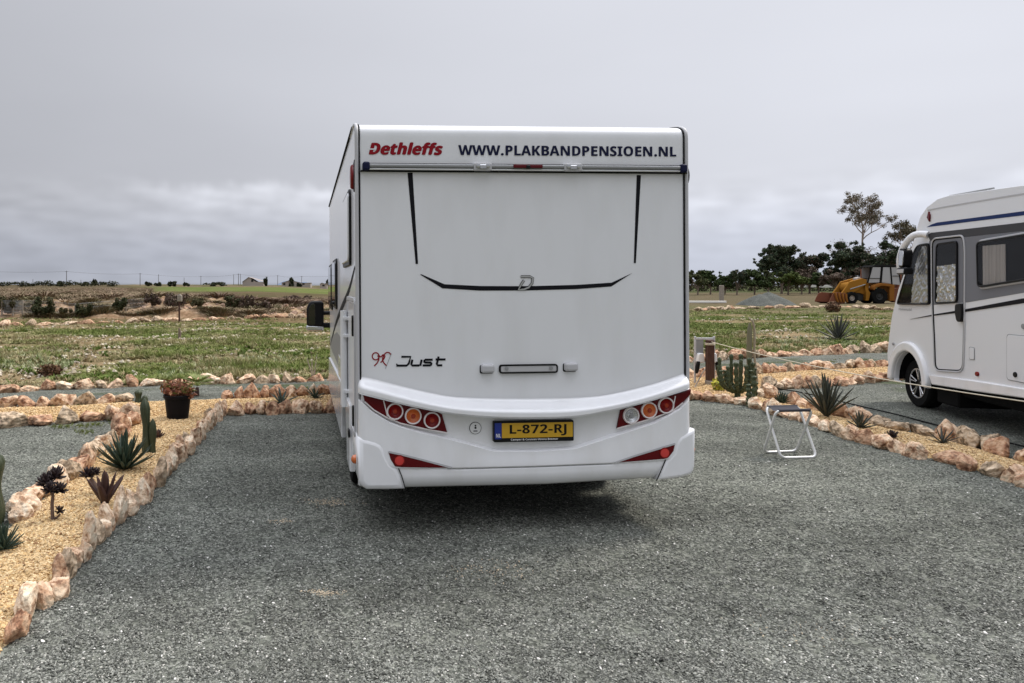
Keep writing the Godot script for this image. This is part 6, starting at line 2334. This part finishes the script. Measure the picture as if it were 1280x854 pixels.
	var hill := grid(24, 6, func(s, t):
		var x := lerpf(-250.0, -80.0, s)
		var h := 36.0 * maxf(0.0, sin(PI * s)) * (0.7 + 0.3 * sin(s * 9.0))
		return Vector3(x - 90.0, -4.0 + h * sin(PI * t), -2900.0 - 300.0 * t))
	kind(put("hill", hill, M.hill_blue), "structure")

func barn(u0: float, u1: float, ve: float, vr: float, vb: float, d: float, label: String, holes: Array) -> void:
	var k := d / F
	var x0 := (u0 - CX) * k
	var x1 := (u1 - CX) * k
	var yb := EYE - (vb - CY) * k
	var ye := EYE - (ve - CY) * k
	var yr := EYE - (vr - CY) * k
	var o := thing("barn", label, "barn", Vector3(x0, yb, -d))
	var w := x1 - x0
	var h := ye - yb
	var r := yr - yb
	var deep := 9.0
	var gw := w * 0.32
	var st := begin()
	# gabled end on the left turned a little to us, long wall to the right
	box(st, Vector3(w / 2, h / 2, -deep / 2), Vector3(w, h, deep), 0.0)
	for z in [0.0, -deep]:
		tri(st, Vector3(0, h, z), Vector3(gw * 2, h, z), Vector3(gw * 0.9, r, z))
	put("wall", st, M.wall_pale, o)
	st = begin()
	quad(st, Vector3(-0.3, h - 0.1, 0.3), Vector3(gw * 0.9, r + 0.1, 0.3), Vector3(gw * 0.9, r + 0.1, -deep - 0.3), Vector3(-0.3, h - 0.1, -deep - 0.3))
	quad(st, Vector3(gw * 0.9, r + 0.1, 0.3), Vector3(w + 0.4, h + 0.1, 0.3), Vector3(w + 0.4, h + 0.1, -deep - 0.3), Vector3(gw * 0.9, r + 0.1, -deep - 0.3))
	put("roof", st, M.roof_brown, o)
	for q in holes:
		st = begin()
		box(st, Vector3((q[0] - u0) * k + 0.4, (vb - (q[1] + q[2]) / 2) * k, 0.0), Vector3(0.9, (q[2] - q[1]) * k, 0.08))
		put("window", st, M.opening_dark, o)

# ------------------------------------------------------------------ far right: heap, digger, walls, trees
func far_right() -> void:
	var st: SurfaceTool
	var o: Node3D
	var p := gp(975, 382)
	var k := -p.z / F
	# heap of grey gravel
	o = thing("gravel_heap", "low grey gravel heap beyond the field, left of the digger", "gravel heap", Vector3(p.x, -0.15, p.z - 2.0))
	var heap := grid(60, 40, func(s, t):
		var x := lerpf(-34.0, 34.0, s) * k
		var z := lerpf(3.0, -3.5, t)
		var h1 := maxf(0.0, 1.0 - Vector2((x / k - 3) / 29.0, z / 3.0).length())
		var h2 := maxf(0.0, 1.0 - Vector2((x / k + 9) / 26.0, z / 2.8).length()) * 0.85
		return Vector3(x, 1.3 * pow(maxf(h1, h2), 0.8) * (1.0 + 0.1 * nz.get_noise_2d(x * 2, z * 2)) + 0.03 * nz.get_noise_2d(x * 6, z * 6), z), func(q): return Color(0.20, 0.205, 0.19) * (1.0 + 0.3 * nz.get_noise_2d(q.x * 3, q.z * 3 + q.y * 3)))
	put("heap", heap, M.gravel, o)
	# pale post and low white walls
	p = gp(902, 378)
	o = thing("concrete_post", "pale square concrete post standing alone right of the motorhome", "post", p)
	st = begin()
	box(st, Vector3(0, 0.85, 0), Vector3(0.36, 1.75, 0.36), 0.03)
	put("post", st, M.concrete, o)
	for q in [[858, 907, 379, 2.8, "low pale kerb wall at the foot of the concrete post"], [999, 1020, 359.3, 3.0, "low white wall under the trees, left of the gap"], [1024, 1052, 359.6, 3.2, "low white wall under the trees, right of the gap behind the digger"]]:
		var d: float = EYE * F / (q[2] - CY)
		if q[2] < 365: d = 185.0
		var kk: float = d / F
		var y: float = EYE - (q[2] - CY) * kk
		o = thing("low_wall", q[4], "wall", Vector3((q[0] - CX) * kk, y, -d))
		st = begin()
		var wl: float = (q[1] - q[0]) * kk
		box(st, Vector3(wl / 2, q[3] * kk / 2, 0), Vector3(wl, q[3] * kk, 0.4), 0.03)
		put("wall", st, M.wall_white, o)
	digger()
	trees()

func digger() -> void:
	var g := gp(1085, 379.5)
	var k := -g.z / F
	var o := thing("digger", "old yellow backhoe loader with dark cab parked beyond the field", "digger", Vector3(g.x, -0.05, g.z))
	var st: SurfaceTool
	var Q := func(zx, zy): return Vector2((zx / 8.533 + 1000.0 - 1085.0) * k, (379.5 - (zy / 8.533 + 300.0)) * k)     # point of the side view, metres
	var pl := func(pts): 
		var out := []
		for i in range(0, pts.size(), 2): out.append(Q.call(pts[i], pts[i + 1]))
		return out
	# body and bonnet
	st = begin()
	slab(st, pl.call([455, 500, 480, 455, 560, 440, 600, 420, 665, 425, 700, 480, 690, 570, 640, 575, 600, 560, 470, 560]), -0.5, 0.5, 0.05, Transform3D.IDENTITY, true, true)
	put("bonnet", st, M.digger_yellow, o)
	st = begin()
	slab(st, pl.call([560, 560, 940, 540, 940, 640, 560, 640]), -0.4, 0.4, 0.03, Transform3D.IDENTITY, false, true)
	put("chassis", st, M.opening_dark, o)
	st = begin()
	slab(st, pl.call([640, 480, 695, 560, 675, 640, 640, 640, 650, 560]), 0.3, 0.75, 0.03)
	put("side_step", st, M.digger_yellow, o)
	st = begin()
	slab(st, pl.call([890, 470, 945, 470, 940, 640, 890, 645]), -0.8, 0.8, 0.03, Transform3D.IDENTITY, false, true)
	put("rear_frame", st, M.digger_orange, o)
	# loader arms and bucket
	for z in [-0.62, 0.62]:
		st = begin()
		slab(st, pl.call([395, 560, 440, 500, 480, 440, 610, 405, 660, 420, 650, 470, 540, 545, 470, 555, 420, 600, 395, 600]), z - 0.09, z + 0.09, 0.03, Transform3D.IDENTITY, false, true)
		put("loader_arm", st, M.digger_yellow, o)
		st = begin()
		var a: Vector2 = Q.call(480, 520); var b: Vector2 = Q.call(640, 470)
		tube(st, [Vector3(a.x, a.y, z + 0.1), Vector3(b.x, b.y, z + 0.1)], 0.05, 8)
		put("ram", st, M.dull_grey, o)
	st = begin()
	var bo: Array = pl.call([232, 652, 248, 615, 275, 565, 310, 552, 400, 560, 410, 600, 395, 668, 310, 675])
	slab(st, bo, -1.1, -1.04, 0.01, Transform3D.IDENTITY, false, true)
	slab(st, bo, 1.04, 1.1, 0.01, Transform3D.IDENTITY, false, true)
	var bb: Array = pl.call([232, 652, 310, 672, 395, 668, 410, 600, 390, 560])
	for i in bb.size() - 1: quad(st, Vector3(bb[i].x, bb[i].y, -1.1), Vector3(bb[i + 1].x, bb[i + 1].y, -1.1), Vector3(bb[i + 1].x, bb[i + 1].y, 1.1), Vector3(bb[i].x, bb[i].y, 1.1))
	var bk := put("bucket", st, M.digger_rust, o)
	for i in 4:
		st = begin()
		var a: Vector2 = Q.call(290 + i * 38, 555 + i * 4); var b: Vector2 = Q.call(320 + i * 32, 655)
		tube(st, [Vector3(a.x, a.y, 1.13), Vector3(lerpf(a.x, b.x, 0.5) - 0.05, lerpf(a.y, b.y, 0.5), 1.16), Vector3(b.x, b.y, 1.13)], 0.10, 7)
		put("bucket_rib", st, M.digger_orange, bk)
	# wheels
	for wq in [[480, 612, 62, 0.85], [775, 592, 82, 0.80]]:
		for sd in [-1, 1]:
			var c: Vector2 = Q.call(wq[0], wq[1])
			var r: float = wq[2] / 8.533 * k
			var wn := Node3D.new()
			wn.name = "wheel"
			o.add_child(wn, true)
			var xf := Transform3D(Basis(Vector3(1, 0, 0), Vector3(0, 0, sd), Vector3(0, -sd, 0)), Vector3(c.x, maxf(c.y, r), sd * wq[3]))
			st = begin()
			lathe(st, [Vector2(r * 0.45, -0.2), Vector2(r * 0.92, -0.2), Vector2(r, -0.14), Vector2(r, 0.14), Vector2(r * 0.92, 0.2), Vector2(r * 0.5, 0.2), Vector2(r * 0.45, 0.16)], 26, xf)
			for i in 18:
				var a := TAU * i / 18
				box(st, Vector3(cos(a) * r, 0.09 if i % 2 else -0.09, sin(a) * r), Vector3(0.09, 0.2, 0.09), 0.0, xf)
			put("tyre", st, M.rubber, wn)
			st = begin()
			lathe(st, [Vector2(r * 0.46, 0.14), Vector2(r * 0.3, 0.06), Vector2(r * 0.2, 0.12), Vector2(0, 0.13)], 18, xf)
			put("rim", st, M.wall_pale if wq[2] < 70 else M.opening_dark, wn)
	# mudguard over the rear wheel
	st = begin()
	slab(st, pl.call([700, 520, 720, 480, 790, 455, 890, 465, 895, 495, 800, 482, 735, 500, 715, 530]), 0.45, 1.02, 0.03)
	slab(st, pl.call([700, 520, 720, 480, 790, 455, 890, 465, 895, 495, 800, 482, 735, 500, 715, 530]), -1.02, -0.45, 0.03)
	put("mudguard", st, M.digger_orange, o)
	# cab: posts, roof, three panes on the side
	st = begin()
	slab(st, pl.call([715, 285, 740, 265, 985, 262, 995, 290]), -0.75, 0.75, 0.04, Transform3D.IDENTITY, false, true)
	put("cab_roof", st, M.black_matt, o)
	for z in [-0.72, 0.72]:
		for q in [[665, 455, 712, 285, 10], [800, 455, 815, 285, 22], [920, 470, 905, 285, 14], [1015, 480, 985, 285, 10]]:
			st = begin()
			var a: Vector2 = Q.call(q[0], q[1]); var b: Vector2 = Q.call(q[2], q[3])
			var hw: float = q[4] / 8.533 * k
			slab(st, [Vector2(a.x - hw / 2, a.y), Vector2(a.x + hw / 2, a.y), Vector2(b.x + hw / 2, b.y), Vector2(b.x - hw / 2, b.y)], z - 0.04, z + 0.04, 0.0, Transform3D.IDENTITY, false, true)
			put("cab_post", st, M.black_matt, o)
		for q in [[670, 452, 790, 445, 805, 288, 716, 288], [815, 445, 912, 462, 900, 288, 822, 288], [925, 465, 1010, 475, 980, 288, 912, 288]]:
			st = begin()
			slab(st, pl.call(q), z - 0.01, z + 0.01, 0.0, Transform3D.IDENTITY, false, true)
			put("cab_pane", st, M.hazy_glass, o)
		st = begin()
		for q in [[672, 408, 800, 402], [928, 380, 1002, 380]]:
			var a: Vector2 = Q.call(q[0], q[1]); var b: Vector2 = Q.call(q[2], q[3])
			box(st, Vector3((a.x + b.x) / 2, (a.y + b.y) / 2, z + 0.02), Vector3(b.x - a.x, 0.05, 0.05))
		put("cab_bar", st, M.black_matt, o)
	# exhaust and the folded rear arm
	st = begin()
	var e0: Vector2 = Q.call(645, 420); var e1: Vector2 = Q.call(642, 305)
	tube(st, [Vector3(e0.x, e0.y, 0.1), Vector3(e1.x, e1.y, 0.1)], 0.05, 8)
	put("exhaust_pipe", st, M.digger_rust, o)
	st = begin()
	slab(st, pl.call([600, 395, 620, 390, 632, 410, 625, 435, 595, 435, 582, 415]), -0.3, 0.3, 0.04, Transform3D.IDENTITY, true, true)
	put("air_filter", st, M.wall_pale, o)
	st = begin()
	slab(st, pl.call([1010, 290, 1030, 255, 1075, 265, 1085, 330, 1060, 470, 1060, 560, 1030, 600, 1010, 560, 1035, 470]), -0.18, 0.18, 0.04, Transform3D.IDENTITY, false, true)
	put("rear_boom", st, M.digger_rust, o)
	st = begin()
	slab(st, pl.call([950, 520, 1040, 505, 1050, 600, 1000, 660, 955, 640]), -0.3, 0.3, 0.05, Transform3D.IDENTITY, true, true)
	put("rear_bucket", st, M.digger_rust, o)

func branch(st: SurfaceTool, a: Vector3, dir: Vector3, len: float, r: float, depth: int, g: RandomNumberGenerator, tips: Array) -> void:
	var pts := [a]
	var d := dir
	for i in 3:
		d = (d + Vector3(g.randfn(), g.randfn() * 0.5 + 0.12, g.randfn()) * 0.16).normalized()
		pts.append(pts[-1] + d * len / 3)
	tube(st, pts, [r, r * 0.85, r * 0.72, r * 0.6], 6 if depth > 1 else 4)
	if depth == 0:
		tips.append(pts[-1])
		return
	for i in (3 if depth > 1 else 2 + g.randi() % 2):
		var side := Vector3(g.randfn(), g.randfn() * 0.4 + 0.25, g.randfn()).normalized()
		branch(st, pts[3 if i == 0 else 2], (d + side * 0.85).normalized(), len * g.randf_range(0.6, 0.8), r * 0.58, depth - 1, g, tips)

func tree_at(u: float, vb: float, d: float) -> Vector3:
	return Vector3((u - CX) / F * d, EYE - (vb - CY) / F * d, -d)

# a broad evergreen: blobs given as pixels [u, v, radius across, radius up]
func evergreen(called: String, u: float, vb: float, d: float, px: Array, n: int, cols: Array, label: String, sd: int, group: String) -> void:
	var k := d / F
	var base := tree_at(u, vb, d)
	base.y = terrain_height(base.x, base.z)
	var o := thing(called, label, "tree", base, 0.0, group)
	var g := RandomNumberGenerator.new()
	g.seed = sd
	var blobs := []
	for b in px:
		var c := Vector3((b[0] - u) * k, EYE - (b[1] - CY) * k - base.y, g.randf_range(-0.5, 0.5) * b[2] * k)
		# lumps round each main mass
		for i in 9:
			var off := Vector3(g.randf_range(-0.75, 0.75) * b[2], g.randf_range(-0.65, 0.65) * b[3], g.randf_range(-0.7, 0.7) * b[2]) * k
			blobs.append([c + off, Vector3(b[2] * 0.42, b[3] * 0.42, b[2] * 0.42) * k * g.randf_range(0.6, 1.2)])
	for b in px:
		for i in 12:
			var an := g.randf() * TAU
			var c := Vector3((b[0] - u + cos(an) * b[2] * g.randf_range(0.8, 1.12)) * k, EYE - (b[1] - sin(an) * b[3] * g.randf_range(0.75, 1.1) - CY) * k - base.y, g.randf_range(-0.6, 0.6) * b[2] * k)
			blobs.append([c, Vector3.ONE * b[3] * k * g.randf_range(0.12, 0.26)])
	var st := begin()
	var top: float = EYE - (px[0][1] - CY) * k - base.y
	tube(st, [Vector3(0, -0.3, 0), Vector3(0.1, top * 0.4, 0), Vector3((px[0][0] - u) * k * 0.6, top * 0.9, 0)], [0.09 * sqrt(top), 0.07 * sqrt(top), 0.03], 8)
	for i in mini(blobs.size(), 12): tube(st, [Vector3(0.05, top * g.randf_range(0.25, 0.55), 0), blobs[i][0]], [0.05, 0.02], 5)
	put("trunk", st, M.bark, o)
	cloud(o, "crown", blobs, n * 2, 0.13 + 0.0009 * d, cols, sd, 0.5)

func bare_tree(called: String, u: float, vb: float, d: float, h_px: float, spread: float, leaves: int, cols: Array, label: String, sd: int, trunk_share := 0.4, leaf := 0.16) -> void:
	var k := d / F
	var base := tree_at(u, vb, d)
	base.y = terrain_height(base.x, base.z)
	var o := thing(called, label, "tree", base, 0.0, "thin leaved trees behind the digger")
	var g := RandomNumberGenerator.new()
	g.seed = sd
	var H := h_px * k
	var st := begin()
	var tips := []
	var t0 := Vector3(0, H * trunk_share, 0)
	tube(st, [Vector3(0, -0.3, 0), Vector3(0.1, H * trunk_share * 0.5, 0), t0, t0 + Vector3(0.1, H * 0.18, 0)], [H * 0.014, H * 0.011, H * 0.009, H * 0.006], 8)
	for i in 6:
		var a := TAU * i / 6 + g.randf()
		branch(st, t0.lerp(t0 + Vector3(0.1, H * 0.18, 0), g.randf()), Vector3(cos(a) * spread, g.randf_range(0.7, 1.3), sin(a) * spread).normalized(), H * g.randf_range(0.15, 0.2), H * 0.006, 3, g, tips)
	put("trunk", st, M.pale_bark, o)
	if leaves:
		var blobs := []
		for t in tips: blobs.append([t, Vector3.ONE * H * 0.036])
		cloud(o, "crown", blobs, leaves, leaf, cols, sd, 0.6)

func trees() -> void:
	var pine := [Color(0.040, 0.062, 0.034), Color(0.055, 0.076, 0.042), Color(0.075, 0.09, 0.05), Color(0.034, 0.05, 0.034), Color(0.085, 0.075, 0.055)]
	var grn := [Color(0.045, 0.07, 0.022), Color(0.06, 0.085, 0.028), Color(0.035, 0.05, 0.02)]
	var olive := [Color(0.07, 0.085, 0.035), Color(0.05, 0.06, 0.03), Color(0.095, 0.1, 0.045)]
	var brown := [Color(0.12, 0.085, 0.065), Color(0.15, 0.115, 0.09), Color(0.09, 0.075, 0.05)]
	var grp := "dark evergreens behind the digger"
	evergreen("pine_tree", 977, 360, 150, [[974, 319, 21, 14], [962, 327, 17, 10], [990, 324, 14, 12], [975, 334, 19, 11]], 7000, pine, "wide dark pine, leftmost of the three behind the gravel heap", 201, grp)
	evergreen("pine_tree", 1012, 360, 155, [[1012, 330, 15, 10], [1023, 327, 5, 8], [1003, 338, 15, 10]], 4200, brown + pine, "brownish evergreen leaning against the wide dark pine", 202, grp)
	evergreen("pine_tree", 1060, 360, 150, [[1058, 315, 21, 14], [1046, 327, 16, 12], [1074, 325, 17, 14], [1060, 336, 21, 12]], 8500, pine, "dark pine in the middle, left above the digger's bucket", 203, grp)
	evergreen("pine_tree", 1108, 360, 145, [[1106, 317, 22, 15], [1096, 327, 16, 11], [1124, 322, 16, 13], [1112, 336, 20, 13]], 6500, pine, "darkest pine, right above the digger's cab", 204, grp)
	evergreen("evergreen_bush", 1076, 361, 148, [[1076, 345, 18, 11], [1064, 350, 14, 8]], 2600, brown, "brown thicket between the middle pine and the digger's cab", 205, grp)
	evergreen("evergreen_bush", 1012, 361, 152, [[1010, 346, 16, 11], [998, 350, 14, 8]], 2400, brown, "brown thicket under the brownish evergreen, above the white wall", 206, grp)
	evergreen("evergreen_bush", 1108, 361, 150, [[1106, 348, 18, 9]], 1800, brown + grn, "brown green thicket below the darkest pine behind the cab", 207, grp)
	bare_tree("gum_tree", 1078, 361, 170, 116, 0.5, 8000, [Color(0.20, 0.165, 0.125), Color(0.17, 0.16, 0.11), Color(0.26, 0.215, 0.17)], "tallest tree, thin open crown standing above the pines", 211, 0.52, 0.19)
	bare_tree("gum_tree", 1133, 361, 165, 98, 0.75, 4800, [Color(0.10, 0.095, 0.055), Color(0.14, 0.115, 0.08)], "open crowned olive brown tree just above the right motorhome's nose", 212, 0.38, 0.22)
	bare_tree("bare_tree", 1100, 361, 168, 76, 1.2, 1100, brown, "pinkish leafless tree between the tall tree and the motorhome", 213, 0.3, 0.16)
	bare_tree("bare_tree", 1056, 361, 168, 78, 0.9, 500, brown, "bare twiggy tree on the left of the tallest tree", 214, 0.35, 0.14)
	bare_tree("bare_tree", 1086, 361, 172, 66, 1.2, 1500, brown, "brown twiggy tree under the tallest tree's crown", 215, 0.3, 0.18)
	var orchard := [[872, 361, [[872, 347, 11, 7]], olive, "low olive tree against the motorhome's right edge"], [888, 361, [[887, 343, 11, 6], [884, 350, 9, 6]], grn, "spreading tree with a jagged top, second from the motorhome"], [906, 361.5, [[906, 350, 10, 7]], grn, "low round green tree, third from the motorhome"],
		[921, 361, [[921, 347, 7, 8]], pine, "narrow dark tree, fourth from the motorhome"], [943, 362, [[940, 344, 13, 7], [948, 349, 12, 7]], grn, "broad green orchard tree, fifth from the motorhome"], [960, 361, [[959, 347, 7, 8]], olive, "pale olive tree before the wide pine's left side"],
		[985, 363, [[984, 346, 15, 7], [990, 350, 12, 6]], [Color(0.06, 0.085, 0.02), Color(0.08, 0.1, 0.03)], "bright green round tree before the wide pine"], [1023, 362, [[1022, 347, 13, 7]], grn, "green round tree between two pines, behind the white wall"], [1002, 361, [[1003, 348, 9, 7]], brown, "brown bush between the two round green trees"], [1045, 361, [[1044, 346, 12, 9]], brown, "brown bush right of the green round tree, by the digger"]]
	var n := 0
	for q in orchard:
		for b in q[2]:
			b[1] += 1.5; b[2] *= 1.15; b[3] *= 1.2
		evergreen("orchard_tree", q[0], q[1], 128.0 + 4.0 * (n % 3), q[2], 1900, q[3], q[4], 230 + n, "low orchard trees along the far field")
		n += 1
	# distant wooded edge behind them
	var o := thing("hedge", "long low dark hedge behind the orchard trees", "hedge", Vector3(95, 0, -210))
	var blobs := []
	for i in 60: blobs.append([Vector3(i * 1.45 - 8, 1.5 + 0.8 * sin(i * 1.9) + (0.8 if i > 22 else 0.0), 0), Vector3(1.8, 1.6 + 0.7 * sin(i * 2.7) + (1.1 if i > 22 else 0.0), 1.4)])
	cloud(o, "foliage", blobs, 12000, 0.34, olive + brown + [Color(0.15, 0.125, 0.10)], 171)
